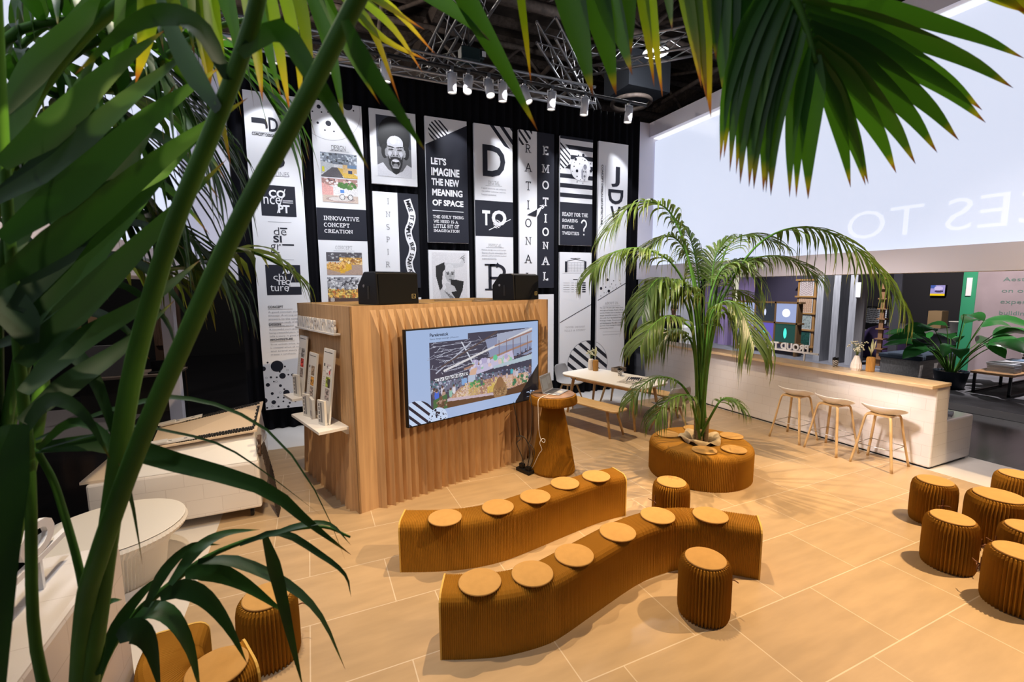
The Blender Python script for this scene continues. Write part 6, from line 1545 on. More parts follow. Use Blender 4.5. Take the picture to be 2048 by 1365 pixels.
# more fronds behind, filling the upper left
frond_obj(pl, [(-0.821, 1.431, 1.248), (-0.708, 1.466, 1.715), (-0.631, 1.503, 2.077), (-0.614, 1.559, 2.376), (-0.525, 1.582, 2.673), (-0.376, 1.570, 2.902), (-0.203, 1.535, 3.044), (-0.028, 1.488, 3.096)], [.020, .006], [
   ([(-0.633, 1.607, 2.377), (-0.539, 1.586, 2.429), (-0.434, 1.553, 2.429), (-0.343, 1.516, 2.348), (-0.290, 1.492, 2.238)], .032), ([(-0.616, 1.610, 2.455), (-0.511, 1.590, 2.522), (-0.394, 1.557, 2.523), (-0.303, 1.526, 2.457)], .030),
   ([(-0.636, 1.601, 2.325), (-0.536, 1.564, 2.376), (-0.429, 1.513, 2.349), (-0.350, 1.467, 2.270), (-0.328, 1.447, 2.191)], .032), ([(-0.641, 1.597, 2.272), (-0.553, 1.561, 2.298), (-0.459, 1.514, 2.258), (-0.392, 1.472, 2.165)], .030),
   ([(-0.545, 1.604, 2.651), (-0.435, 1.559, 2.676), (-0.318, 1.498, 2.610), (-0.229, 1.442, 2.491)], .03, 3), ([(-0.479, 1.588, 2.755), (-0.370, 1.542, 2.768), (-0.277, 1.492, 2.701), (-0.199, 1.442, 2.583)], .03, 3),
   ([(-0.400, 1.569, 2.873), (-0.317, 1.528, 2.846), (-0.239, 1.480, 2.740), (-0.184, 1.442, 2.635)], .03, 3), ([(-0.311, 1.540, 2.950), (-0.230, 1.495, 2.884), (-0.187, 1.464, 2.792), (-0.168, 1.440, 2.674)], .028, 2),
   ([(-0.631, 1.610, 2.403), (-0.686, 1.646, 2.495), (-0.744, 1.679, 2.548)], .034), ([(-0.601, 1.611, 2.521), (-0.655, 1.649, 2.626), (-0.724, 1.687, 2.679)], .034), ([(-0.559, 1.605, 2.612), (-0.601, 1.639, 2.730), (-0.669, 1.680, 2.810)], .034),
   ([(-0.492, 1.591, 2.729), (-0.521, 1.621, 2.861), (-0.600, 1.668, 2.953)], .034, 3), ([(-0.413, 1.571, 2.847), (-0.431, 1.595, 2.965), (-0.497, 1.638, 3.070)], .034, 3), ([(-0.311, 1.540, 2.950), (-0.331, 1.559, 3.029), (-0.385, 1.597, 3.134)], .034, 3) ], M_leafdark)
random.seed(21)
for k, (rp, lf, L_, n_) in enumerate((
   ([(-0.858, 1.496, 1.198), (-0.791, 1.610, 1.798), (-0.742, 1.704, 2.186), (-0.666, 1.775, 2.495), (-0.523, 1.788, 2.591), (-0.361, 1.773, 2.536), (-0.249, 1.767, 2.379)], M_leafdark, .34, 15),
   ([(-0.858, 1.496, 1.198), (-0.795, 1.647, 1.924), (-0.803, 1.793, 2.380), (-0.744, 1.901, 2.771), (-0.600, 1.946, 2.967), (-0.448, 1.965, 2.997), (-0.283, 1.964, 2.922)], M_leafdark, .40, 16),
   ([(-0.858, 1.496, 1.198), (-0.784, 1.624, 1.930), (-0.854, 1.790, 2.463), (-0.816, 1.895, 2.902), (-0.701, 1.939, 3.136), (-0.524, 1.937, 3.230), (-0.338, 1.915, 3.198)], M_leafdark, .42, 16),
   ([(-0.858, 1.496, 1.198), (-0.805, 1.637, 1.789), (-0.740, 1.747, 2.180), (-0.675, 1.831, 2.381), (-0.548, 1.869, 2.445), (-0.424, 1.897, 2.415), (-0.214, 1.900, 2.487), (-0.058, 1.908, 2.418)], M_leafpalm, .30, 16),
   ([(-0.821, 1.431, 1.248), (-0.807, 1.597, 2.203), (-0.737, 1.704, 2.907), (-0.570, 1.698, 3.072), (-0.414, 1.671, 3.040), (-0.305, 1.650, 2.904), (-0.245, 1.645, 2.715)], M_leafdark, .36, 20),
   ([(-0.821, 1.431, 1.248), (-0.825, 1.589, 2.079), (-0.783, 1.700, 2.714), (-0.653, 1.714, 2.912), (-0.512, 1.694, 2.889), (-0.405, 1.678, 2.777), (-0.360, 1.682, 2.613)], M_leafdark, .36, 18),
   ([(-0.821, 1.431, 1.248), (-0.839, 1.605, 1.945), (-0.828, 1.750, 2.527), (-0.705, 1.795, 2.720), (-0.578, 1.812, 2.723), (-0.468, 1.824, 2.630), (-0.424, 1.858, 2.479)], M_leafpalm, .34, 18),
   ([(-0.821, 1.431, 1.248), (-0.808, 1.608, 2.072), (-0.742, 1.738, 2.729), (-0.557, 1.770, 3.031), (-0.349, 1.763, 3.123), (-0.156, 1.743, 3.065), (-0.053, 1.751, 2.917)], M_leafmid, .34, 18),
   ([(-0.821, 1.431, 1.248), (-0.788, 1.548, 1.825), (-0.896, 1.700, 2.196), (-0.862, 1.789, 2.571), (-0.732, 1.805, 2.706), (-0.599, 1.798, 2.689), (-0.502, 1.796, 2.578)], M_leafdark, .40, 14))):
    m = Leaves(); m.stem(rp, [.016, .005], 1, 7); m.frond(rp, n_, L_, .036, .75, .45, .75, tip=.6); m.build('frond', [lf, M_stem], pl, world=True)
# yellowing leaflets hanging in the top left
frond_obj(pl, [(-0.736, 1.297, 1.348), (-0.722, 1.366, 2.007), (-0.547, 1.370, 2.704), (-0.241, 1.265, 3.026), (-0.052, 1.176, 3.070), (0.138, 1.077, 3.040)], [.018, .007], [
   ([(-0.242, 1.246, 3.043), (-0.234, 1.230, 2.950), (-0.224, 1.217, 2.887), (-0.215, 1.208, 2.846)], .044, 2), ([(-0.181, 1.219, 3.042), (-0.176, 1.201, 2.928), (-0.167, 1.185, 2.835), (-0.164, 1.174, 2.762)], .042, 2), ([(-0.153, 1.206, 3.042), (-0.151, 1.187, 2.907), (-0.142, 1.170, 2.804), (-0.141, 1.159, 2.726)], .030, 2),
   ([(-0.215, 1.234, 3.043), (-0.192, 1.210, 2.939), (-0.179, 1.194, 2.866)], .04, 3), ([(-0.091, 1.179, 3.047), (-0.078, 1.158, 2.927), (-0.070, 1.140, 2.824), (-0.065, 1.127, 2.736)], .030, 2), ([(-0.071, 1.171, 3.047), (-0.057, 1.150, 2.938), (-0.045, 1.131, 2.834), (-0.029, 1.112, 2.746)], .028, 3), ([(-0.052, 1.162, 3.046), (-0.035, 1.139, 2.927), (-0.023, 1.118, 2.813), (-0.014, 1.101, 2.713)], .028, 2),
   ([(-0.029, 1.151, 3.046), (-0.006, 1.127, 2.937), (0.009, 1.105, 2.823), (0.007, 1.092, 2.717)], .026, 2), ([(-0.014, 1.145, 3.046), (0.018, 1.118, 2.947), (0.029, 1.098, 2.833), (0.033, 1.084, 2.744)], .028, 2), ([(0.014, 1.132, 3.046), (0.051, 1.102, 2.937), (0.076, 1.074, 2.812), (0.089, 1.051, 2.681)], .034, 3),
   ([(0.033, 1.124, 3.046), (0.066, 1.096, 2.947), (0.107, 1.063, 2.832), (0.159, 1.026, 2.728)], .030, 3), ([(0.052, 1.115, 3.046), (0.105, 1.080, 2.957), (0.153, 1.049, 2.884), (0.197, 1.010, 2.733)], .026, 2), ([(0.062, 1.111, 3.045), (0.113, 1.074, 2.936), (0.176, 1.037, 2.863), (0.257, 0.995, 2.819)], .022, 2), ([(0.081, 1.103, 3.045), (0.133, 1.068, 2.957), (0.196, 1.030, 2.883), (0.244, 0.997, 2.794)], .020, 2),
   ([(0.100, 1.094, 3.045), (0.135, 1.070, 2.977), (0.198, 1.035, 2.925), (0.271, 0.990, 2.831)], .022, 2), ([(0.076, 1.105, 3.045), (0.116, 1.080, 2.988), (0.180, 1.044, 2.935), (0.253, 1.005, 2.883)], .020, 2), ([(-0.129, 1.196, 3.047), (-0.120, 1.179, 2.949), (-0.109, 1.166, 2.886), (-0.107, 1.153, 2.793)], .034, 3), ([(-0.263, 1.255, 3.043), (-0.268, 1.245, 2.950), (-0.283, 1.239, 2.857), (-0.306, 1.239, 2.774)], .04, 0), ([(-0.301, 1.271, 3.033), (-0.311, 1.263, 2.940), (-0.330, 1.260, 2.857), (-0.361, 1.266, 2.795)], .04, 3)], M_leafgold)
# low arching leaves bottom left
frond_obj(pl, [(-0.555, 1.256, 1.228), (-0.507, 1.294, 1.441), (-0.439, 1.310, 1.552), (-0.357, 1.313, 1.617), (-0.268, 1.312, 1.672), (-0.142, 1.293, 1.706), (-0.006, 1.265, 1.713), (0.067, 1.258, 1.669)], [.012, .003], [
   ([(-0.281, 1.250, 1.694), (-0.206, 1.255, 1.670), (-0.094, 1.236, 1.588), (-0.019, 1.230, 1.478), (0.034, 1.225, 1.308)], .034), ([(-0.311, 1.260, 1.664), (-0.263, 1.274, 1.652), (-0.191, 1.271, 1.596), (-0.096, 1.252, 1.492)], .046),
   ([(-0.352, 1.220, 1.644), (-0.307, 1.216, 1.655), (-0.262, 1.205, 1.625), (-0.221, 1.191, 1.552), (-0.186, 1.176, 1.449)], .044), ([(-0.410, 1.239, 1.587), (-0.374, 1.239, 1.604), (-0.337, 1.232, 1.574), (-0.307, 1.222, 1.494), (-0.292, 1.213, 1.376)], .046),
   ([(-0.425, 1.190, 1.586), (-0.399, 1.197, 1.593), (-0.374, 1.199, 1.548), (-0.363, 1.196, 1.421)], .050), ([(-0.129, 1.191, 1.751), (-0.113, 1.206, 1.641), (-0.092, 1.210, 1.467), (-0.071, 1.215, 1.298)], .030),
   ([(-0.493, 1.259, 1.465), (-0.459, 1.293, 1.557), (-0.407, 1.315, 1.618), (-0.371, 1.338, 1.633)], .028), ([(-0.330, 1.214, 1.672), (-0.280, 1.254, 1.724), (-0.227, 1.287, 1.735), (-0.152, 1.306, 1.718)], .028), ([(-0.385, 1.232, 1.621), (-0.354, 1.281, 1.676), (-0.304, 1.317, 1.705), (-0.250, 1.345, 1.679)], .026),
   ([(-0.194, 1.268, 1.707), (-0.102, 1.257, 1.723), (-0.011, 1.235, 1.651), (0.047, 1.228, 1.582), (0.060, 1.240, 1.505)], .018), ([(-0.147, 1.250, 1.721), (-0.054, 1.247, 1.736), (0.018, 1.250, 1.721), (0.068, 1.255, 1.646)], .016), ([(-0.475, 1.222, 1.493), (-0.479, 1.245, 1.574), (-0.460, 1.256, 1.635), (-0.432, 1.255, 1.639)], .03) ], M_leafdark)
frond_obj(pl, [(-0.555, 1.256, 1.228), (-0.495, 1.244, 1.618), (-0.516, 1.253, 1.900), (-0.538, 1.242, 2.022)], [.009, .006], [
   ([(-0.538, 1.242, 2.022), (-0.430, 1.259, 2.012), (-0.320, 1.268, 1.949), (-0.128, 1.237, 1.856), (-0.028, 1.243, 1.735), (0.066, 1.252, 1.621)], .046), ([(-0.537, 1.244, 2.040), (-0.444, 1.263, 2.077), (-0.331, 1.271, 2.099), (-0.268, 1.296, 2.084), (-0.181, 1.306, 2.038), (-0.088, 1.308, 1.945), (-0.003, 1.303, 1.772), (0.053, 1.307, 1.578)], .012),
   ([(-0.530, 1.239, 2.019), (-0.393, 1.258, 2.043), (-0.332, 1.304, 2.013), (-0.228, 1.327, 1.955), (-0.135, 1.350, 1.856), (-0.005, 1.350, 1.706)], .008), ([(-0.551, 1.200, 2.246), (-0.505, 1.197, 2.261), (-0.459, 1.190, 2.241), (-0.413, 1.178, 2.184), (-0.386, 1.167, 2.074), (-0.376, 1.162, 1.955)], .034),
   ([(-0.507, 1.176, 2.037), (-0.465, 1.184, 2.079), (-0.428, 1.189, 2.073), (-0.391, 1.187, 2.014), (-0.374, 1.187, 1.900), (-0.367, 1.186, 1.749)], .020) ], M_leafdark)

# palm standing just right of the camera, arching over the top of the picture
pr_ = thing('foreground_palm', 'green palm arching over the top of the picture from the right', 'palm', (.75, -.55, 0.0))
MB().lathe([(.20, 0), (.26, .36), (.27, .40), (.245, .40), (.235, .34)], 40, cap1=False).build('pot', mat('pot_dark_b', (0.03, 0.03, 0.035), 0.6), pr_)
MB().lathe([(.001, .345), (.236, .345)], 30, cap0=False, cap1=False).build('soil', M_soil, pr_)
tk = MB(); tk.tube(crom([(.75, -.55, .33), (.76, -.53, 1.2), (.76, -.50, 2.2)], 14), [.07-.002*i for i in range(15)], 14); tk.build('trunk', M_trunk, pr_, world=True)
Rb = [(.76, -.50, 2.2), (.80, -.30, 2.9), (.90, .1, 3.32)]
frond_obj(pr_, Rb+[(0.693, 0.711, 3.055), (0.787, 0.667, 2.994), (0.854, 0.630, 2.895), (0.882, 0.614, 2.831), (0.901, 0.603, 2.765)], [.016, .004], [
   ([(0.901, 0.603, 2.772), (0.964, 0.612, 2.716), (1.026, 0.618, 2.632), (1.080, 0.628, 2.555)], 0.036),
   ([(0.900, 0.605, 2.779), (0.974, 0.609, 2.723), (1.047, 0.609, 2.637), (1.109, 0.615, 2.559)], 0.032),
   ([(0.902, 0.605, 2.789), (0.978, 0.608, 2.730), (1.052, 0.607, 2.642), (1.115, 0.613, 2.562)], 0.032),
   ([(0.899, 0.608, 2.798), (0.996, 0.602, 2.743), (1.093, 0.592, 2.660), (1.171, 0.591, 2.585)], 0.040),
   ([(0.897, 0.610, 2.810), (1.008, 0.598, 2.757), (1.122, 0.581, 2.677), (1.210, 0.576, 2.604)], 0.040),
   ([(0.894, 0.613, 2.821), (1.023, 0.593, 2.771), (1.154, 0.569, 2.696), (1.255, 0.560, 2.628)], 0.041),
   ([(0.890, 0.617, 2.836), (1.037, 0.589, 2.790), (1.187, 0.558, 2.718), (1.299, 0.544, 2.654)], 0.040),
   ([(0.887, 0.620, 2.849), (1.055, 0.584, 2.809), (1.226, 0.544, 2.747), (1.353, 0.524, 2.691)], 0.040),
   ([(0.884, 0.623, 2.864), (1.051, 0.588, 2.828), (1.223, 0.549, 2.770), (1.348, 0.530, 2.718)], 0.038),
   ([(0.881, 0.626, 2.879), (1.073, 0.582, 2.852), (1.269, 0.533, 2.807), (1.412, 0.508, 2.765)], 0.036),
   ([(0.879, 0.630, 2.902), (1.081, 0.583, 2.886), (1.288, 0.531, 2.855), (1.438, 0.505, 2.828)], 0.033),
   ([(0.849, 0.649, 2.939), (0.804, 0.678, 2.843), (0.778, 0.696, 2.723), (0.775, 0.702, 2.596)], 0.033),
   ([(0.853, 0.647, 2.939), (0.809, 0.676, 2.846), (0.786, 0.693, 2.728), (0.783, 0.700, 2.604)], 0.038),
   ([(0.858, 0.643, 2.930), (0.816, 0.671, 2.831), (0.794, 0.686, 2.706), (0.792, 0.692, 2.575)], 0.033),
   ([(0.863, 0.640, 2.925), (0.825, 0.666, 2.826), (0.804, 0.681, 2.701), (0.803, 0.686, 2.571)], 0.032),
   ([(0.868, 0.637, 2.916), (0.830, 0.662, 2.813), (0.811, 0.676, 2.686), (0.810, 0.681, 2.551)], 0.044),
   ([(0.873, 0.634, 2.906), (0.841, 0.656, 2.805), (0.826, 0.669, 2.678), (0.826, 0.673, 2.545)], 0.044),
   ([(0.877, 0.630, 2.892), (0.848, 0.652, 2.794), (0.833, 0.664, 2.671), (0.835, 0.669, 2.541)], 0.044),
   ([(0.880, 0.627, 2.877), (0.858, 0.646, 2.781), (0.847, 0.657, 2.662), (0.851, 0.660, 2.535)], 0.044),
   ([(0.882, 0.624, 2.864), (0.862, 0.643, 2.772), (0.852, 0.654, 2.656), (0.857, 0.658, 2.533)], 0.032),
   ([(0.885, 0.620, 2.845), (0.867, 0.639, 2.756), (0.860, 0.649, 2.645), (0.865, 0.653, 2.527)], 0.044),
   ([(0.892, 0.613, 2.817), (0.888, 0.626, 2.735), (0.890, 0.634, 2.632), (0.899, 0.637, 2.523)], 0.036),
   ([(0.896, 0.609, 2.796), (0.896, 0.621, 2.720), (0.901, 0.628, 2.624), (0.912, 0.632, 2.523)], 0.032),
   ([(0.900, 0.605, 2.778), (0.909, 0.613, 2.706), (0.920, 0.619, 2.616), (0.934, 0.622, 2.520)], 0.044), ], M_leafmid, .2, 14)
frond_obj(pr_, Rb+[(0.986, 0.670, 3.060), (0.764, 0.767, 3.052), (0.533, 0.870, 3.049), (0.302, 0.972, 3.046), (0.134, 1.044, 3.028)], [.016, .005], [
   ([(0.647, 0.817, 3.033), (0.650, 0.803, 2.938), (0.657, 0.787, 2.839), (0.662, 0.772, 2.747)], 0.024, 2),
   ([(0.661, 0.810, 3.033), (0.665, 0.795, 2.932), (0.671, 0.779, 2.825), (0.676, 0.763, 2.727)], 0.022, 2),
   ([(0.726, 0.782, 3.032), (0.732, 0.767, 2.937), (0.742, 0.749, 2.838), (0.749, 0.733, 2.745)], 0.030, 2),
   ([(0.740, 0.775, 3.032), (0.744, 0.760, 2.929), (0.752, 0.742, 2.819), (0.758, 0.726, 2.719)], 0.034, 2),
   ([(0.758, 0.767, 3.032), (0.758, 0.752, 2.918), (0.761, 0.735, 2.796), (0.763, 0.719, 2.685)], 0.036, 2),
   ([(0.855, 0.723, 3.021), (0.865, 0.712, 2.970), (0.879, 0.698, 2.917), (0.891, 0.686, 2.866)], 0.022, 2),
   ([(0.937, 0.685, 3.010), (0.949, 0.672, 2.952), (0.965, 0.657, 2.892), (0.978, 0.644, 2.835)], 0.030, 2),
   ([(0.550, 0.860, 3.034), (0.561, 0.842, 2.935), (0.578, 0.821, 2.829), (0.591, 0.802, 2.732)], 0.060, 0),
   ([(0.504, 0.880, 3.035), (0.516, 0.862, 2.934), (0.533, 0.840, 2.828), (0.548, 0.821, 2.731)], 0.060, 0),
   ([(0.421, 0.917, 3.035), (0.424, 0.904, 2.943), (0.430, 0.888, 2.845), (0.435, 0.874, 2.756)], 0.022, 2),
   ([(0.283, 0.979, 3.037), (0.329, 0.942, 2.914), (0.390, 0.898, 2.782), (0.442, 0.859, 2.662)], 0.044, 0),
   ([(0.171, 1.027, 3.027), (0.229, 0.994, 2.966), (0.302, 0.953, 2.903), (0.364, 0.917, 2.843)], 0.040, 3),
   ([(0.569, 0.852, 3.034), (0.584, 0.833, 2.947), (0.606, 0.812, 2.857), (0.623, 0.793, 2.772)], 0.050, 0),
   ([(0.624, 0.827, 3.033), (0.623, 0.818, 2.960), (0.623, 0.808, 2.884), (0.623, 0.798, 2.812)], 0.040, 3),
   ([(0.698, 0.794, 3.033), (0.699, 0.786, 2.975), (0.701, 0.778, 2.917), (0.702, 0.770, 2.862)], 0.030, 0),
   ([(0.786, 0.755, 3.032), (0.783, 0.746, 2.956), (0.781, 0.737, 2.875), (0.779, 0.727, 2.801)], 0.036, 0),
   ([(0.800, 0.749, 3.032), (0.796, 0.737, 2.928), (0.792, 0.724, 2.821), (0.790, 0.712, 2.721)], 0.040, 0),
   ([(0.818, 0.741, 3.032), (0.812, 0.728, 2.916), (0.806, 0.715, 2.793), (0.800, 0.702, 2.680)], 0.040, 0),
   ([(0.837, 0.732, 3.031), (0.827, 0.719, 2.899), (0.817, 0.705, 2.759), (0.808, 0.692, 2.630)], 0.044, 0),
   ([(0.855, 0.724, 3.031), (0.843, 0.711, 2.890), (0.829, 0.697, 2.738), (0.818, 0.684, 2.600)], 0.044, 0),
   ([(0.874, 0.716, 3.031), (0.860, 0.702, 2.883), (0.843, 0.689, 2.724), (0.830, 0.676, 2.580)], 0.044, 0), ], M_leafmid, .2, 12)
frond_obj(pr_, Rb+[(1.073, 0.607, 3.044), (1.220, 0.558, 3.025), (1.371, 0.504, 2.986), (1.497, 0.460, 2.934)], [.014, .005], [
   ([(1.206, 0.568, 3.028), (1.267, 0.532, 2.957), (1.320, 0.503, 2.917), (1.360, 0.481, 2.890)], .030, 2), ([(1.252, 0.546, 3.018), (1.303, 0.514, 2.947), (1.347, 0.490, 2.911), (1.390, 0.463, 2.856)], .036, 2), ([(1.115, 0.611, 3.049), (1.176, 0.575, 2.978), (1.247, 0.537, 2.927)], .034, 0)], M_leafmid, .2, 12)

# ================================================================ BEYOND THE STAND, RIGHT
M_plum = mat('plum_wall', (0.055, 0.045, 0.075), 0.8); M_slate = mat('slate_wall', (0.028, 0.027, 0.036), 0.8); M_pink = mat('dusty_pink_wall', (0.30, 0.235, 0.245), 0.85, noise=.12, nscale=1.5)
M_green = mat('green_edge', (0.03, 0.27, 0.13), 0.6); M_greywood = wood('grey_planks', (0.30, 0.30, 0.32), (0.42, 0.42, 0.44), 0.7, (22, 22, 1.2)); M_lilac = mat('lilac_panel', (0.30, 0.22, 0.42), 0.7)
mb = MB(); mb.box2(10.85, 44, -2, 30, 0, .12); struct(mb.build('floor_carpet', M_carpet))
mb = MB(); mb.box2(10.835, 10.849, -2, 30, .0, .124); struct(mb.build('trim_1', M_steel))
# walls of the next stand
mb = MB(); mb.hexa([(13.55,6.50,.12),(14.35,6.85,.12),(14.28,7.00,.12),(13.48,6.65,.12),(13.55,6.50,4),(14.35,6.85,4),(14.28,7.00,4),(13.48,6.65,4)]); W_dark = struct(mb.build('wall_slate', M_slate))
mb = MB(); mb.box2(14.9, 15.1, 2.2, 5.60, .12, 4.2); W_pink = struct(mb.build('wall_pink', M_pink))
mb = MB(); mb.box2(14.88, 15.12, 5.60, 5.86, .12, 4.2); struct(mb.build('wall_edge', M_green))
mb = MB(); mb.box2(15.2, 15.4, 9.4, 13.6, .12, 4.2); struct(mb.build('wall_plum', M_plum))
mb = MB(); mb.box2(30, 30.3, -2, 28, .0, 6); struct(mb.build('wall_far', M_slate))
mb = MB(); mb.box2(-2, 30, 27, 27.3, .0, 6); struct(mb.build('wall_far_side', M_slate))
for k, (x, y) in enumerate(((13.35, 8.38), (13.42, 7.98), (13.50, 7.60))):
    mb = MB(); mb.box2(x, x+.5, y-.12, y+.06, .12, 4.1); struct(mb.build('pillar', M_greywood))
def wall_text(parent, m_, items, X):
    m = MB()
    for s, y0, y1, z0, z1, wt in items:
        v, f = fit(s, (0, z0, abs(y1-y0), z1), wt)
        m.add([(X, y0-x, z) for x, z in v], f)
    m.build('lettering', m_, parent)
pgr = mat('green_print', (0.10, 0.17, 0.14), 0.7)
wall_text(W_pink, pgr, [('Aesthetics and durability', 5.15, 3.2, 2.34, 2.46, 'r'), ('on our high quality products', 5.15, 2.9, 2.08, 2.20, 'r'), ('expertise to create new projects', 5.15, 2.7, 1.82, 1.94, 'r'), ('buildings and environments.', 5.15, 3.35, 1.56, 1.68, 'r'), ('spaces, colours, materials and more', 5.15, 3.1, 1.22, 1.29, 'r')], 14.895)
m = MB()
u0 = Vector((13.55, 6.50, 0)); du = Vector((.80, .35, 0)).normalized(); nn = Vector((du.y, -du.x, 0))*.004
for s, a, b2, z0, z1, wt in (('MAZ', .30, .50, 1.60, 1.70, 'bb'), ('Our future is green textiles and', .12, .66, 1.47, 1.51, 'r'), ('intelligent environments', .12, .66, 1.37, 1.41, 'r')):
    v, f = fit(s, (a, z0, b2, z1), wt); m.add([tuple(u0+du*x+nn+Vector((0, 0, z))) for x, z in v], f)
m.build('lettering', mat('pale_print', (0.45, 0.45, 0.5), 0.7), W_dark)
# display wall of lit boxes
t = thing('display_cabinet', 'low wooden grid cabinet with glowing picture boxes behind the bar', 'cabinet', (13.6, 9.6, .12))
yb, yt, zb, zt = 8.72, 10.55, .62, 2.05
q0, q1 = (11.241, 1.768), (9.092, 0.499)
m = MB(); Y0, Y1, Z0, Z1 = q1[0], q0[0], q1[1], q0[1]
cw = (Y1-Y0)/3; chh = (Z1-Z0)/2
for k in range(4): m.box2(13.5, 13.72, Y0+cw*k-.025, Y0+cw*k+.025, Z0-.03, Z1+.03)
for k in range(3): m.box2(13.5, 13.72, Y0-.1, Y1+.03, Z0+chh*k-.025, Z0+chh*k+.025)
m.box2(13.52, 13.7, Y0, Y0+.06, .12, Z0); m.box2(13.52, 13.7, Y1-.06, Y1, .12, Z0)
m.build('frame', mat('brown_frame', (0.16, 0.085, 0.03), 0.6), t, world=True)
cols = [((0.36, 0.43, 0.72), (0.95, 0.95, 1.0), 'disc'), ((0.012, 0.02, 0.035), (0.55, 0.6, 0.8), 'dot'), ((0.40, 0.46, 0.74), None, None), ((0.004, 0.06, 0.045), (0.02, 0.75, 0.62), 'pill'), ((0.14, 0.10, 0.50), (0.03, 0.7, 0.8), 'pill'), ((0.30, 0.26, 0.60), None, None)]
for k in range(6):
    i, j = k % 3, k//3; ya, yb2 = Y0+cw*i+.03, Y0+cw*(i+1)-.03; za, zb2 = Z1-chh*(j+1)+.03, Z1-chh*j-.03
    o = MB().box2(13.52, 13.54, ya, yb2, za, zb2).build('light_box', emit('lit_box_%d' % k, cols[k][0], .9, .3, (.02, .02, .02)), t, world=True)
    if cols[k][1]:
        c = ((ya+yb2)/2, (za+zb2)/2); rx, rz = {'disc': (.13, .13), 'dot': (.035, .11), 'pill': (.055, .16)}[cols[k][2]]
        m = MB(); m.add([(13.517, c[0]+rx*math.cos(2*PI*a/28), c[1]+rz*math.sin(2*PI*a/28)) for a in range(28)], [tuple(range(28))]); m.build('glowing_mark', emit('lit_mark_%d' % k, cols[k][1], 1.2), o, world=True)
# ladder shelf with pattern tiles
t = thing('ladder_shelf', 'narrow wooden ladder shelf with four pattern samples beside the cabinet', 'shelf', (14.9, 9.75, .12))
a0, a1 = (9.879, 2.479), (9.593, 0.275)
Z1, Z0 = a0[1], a1[1]; yc = (a0[0]+a1[0])/2; hh = (Z1-Z0)/4.05; hw = .27
m = MB()
for s_ in (-1, 1): m.box2(14.86, 15.0, yc+s_*hw-.03, yc+s_*hw+.03, .12, Z1)
for k in range(5): m.box2(14.80, 15.05, yc-hw-.08, yc+hw+.08, Z1-hh*k-.03, Z1-hh*k+.02)
m.build('ladder_frame', mat('shelf_oak', (0.42, 0.22, 0.07), 0.6), t, world=True)
pats = [((0.62, 0.52, 0.48), (0.36, 0.28, 0.28)), ((0.62, 0.42, 0.27), (0.32, 0.16, 0.08)), ((0.38, 0.43, 0.38), (0.16, 0.2, 0.18)), ((0.02, 0.10, 0.07), (0.01, 0.03, 0.02))]
for k in range(4):
    p = Paint(40, 40, pats[k][0])
    for i in range(6):
        for j in range(6):
            x, y = (i+.5)/6, (j+.5)/6
            if k == 0: p.line(x-.08, y+(.07 if i % 2 else -.07), x+.08, y-(.07 if i % 2 else -.07), .022, pats[k][1])
            elif k == 1: p.ell(x+(.04 if j % 2 else 0), y, .06, .075, pats[k][1]); p.ell(x+(.04 if j % 2 else 0), y, .03, .045, pats[k][0])
            else: p.speck(x-.08, y-.08, x+.08, y+.08, [pats[k][1]], 3, .03, i*6+j)
    zt_ = Z1-hh*k-.06; zb_ = Z1-hh*(k+1)+.04; w_ = tag(thing('pattern_sample', ('herringbone beige', 'brown honeycomb', 'grey-green speckled', 'dark green leafy')[k]+' pattern sample on the ladder shelf', 'sample', (14.85, yc, zb_), 0, 'pattern samples on the ladder shelf'), ('herringbone beige', 'brown honeycomb', 'grey-green speckled', 'dark green leafy')[k]+' pattern sample on the ladder shelf', 'sample')
    MB().box2(14.845, 14.87, yc-hw+.05, yc+hw-.05, zb_-.015, zt_).build('panel', M_offwhite, w_, world=True)
    pic('printed_pattern', p.a, w_, lambda u, v, z0=zb_, z1=zt_: (14.842, yc+hw-.06-u*(2*hw-.12), z0+(z1-z0)*v), M_pic)
t = thing('ladder_shelf', 'narrow wooden ladder shelf edge-on beside the slate wall', 'shelf', (14.0, 7.12, .12))
m = MB(); m.box2(14.0, 14.06, 7.06, 7.16, .12, 2.6)
for k in range(9): m.box2(13.94, 14.2, 7.0, 7.2, .3+.27*k, .33+.27*k)
m.build('ladder_frame', mat('shelf_brown', (0.28, 0.14, 0.06), 0.6), t, world=True)
# lilac columns and signs behind the palm
for k, (y, c) in enumerate(((11.2, 0), (12.0, 1), (12.7, 0))):
    mb = MB(); mb.box2(14.0, 14.3, y, y+.42, .12, 4.1); struct(mb.build('pillar', M_lilac))
t = thing('light_column', 'slim cream and yellow lit panel between the lilac columns', 'sign', (14.1, 11.7, .12))
MB().box2(14.08, 14.12, 11.66, 11.88, 1.6, 2.7).build('lit_panel', emit('cream_lit', (0.75, 0.72, 0.55), .8), t, world=True); MB().box2(14.08, 14.12, 11.66, 11.88, 1.1, 1.6).build('yellow_panel', emit('yellow_lit', (0.8, 0.68, 0.02), .8), t, world=True); MB().box2(14.08, 14.12, 11.66, 11.88, .12, 1.1).build('base', M_lilac, t, world=True)
t = thing('neon_tube', 'violet glowing tube light between the grey pillars', 'light', (15.0, 8.7, 1.2))
g0, g1 = (9.049, 2.357), (9.042, 1.842)
MB().tube([(15.0, g0[0], g0[1]), (15.0, g0[0], g1[1])], .03, 8).build('tube', emit('violet_tube', (0.18, 0.02, 0.9), 1.6), t, world=True); MB().box2(15.04, 15.08, g0[0]-.05, g0[0]+.05, .12, g0[1]).build('holder', M_black, t, world=True)
t = thing('white_table', 'low white-topped grey table behind the pillars', 'table', (16.5, 9.6, .12))
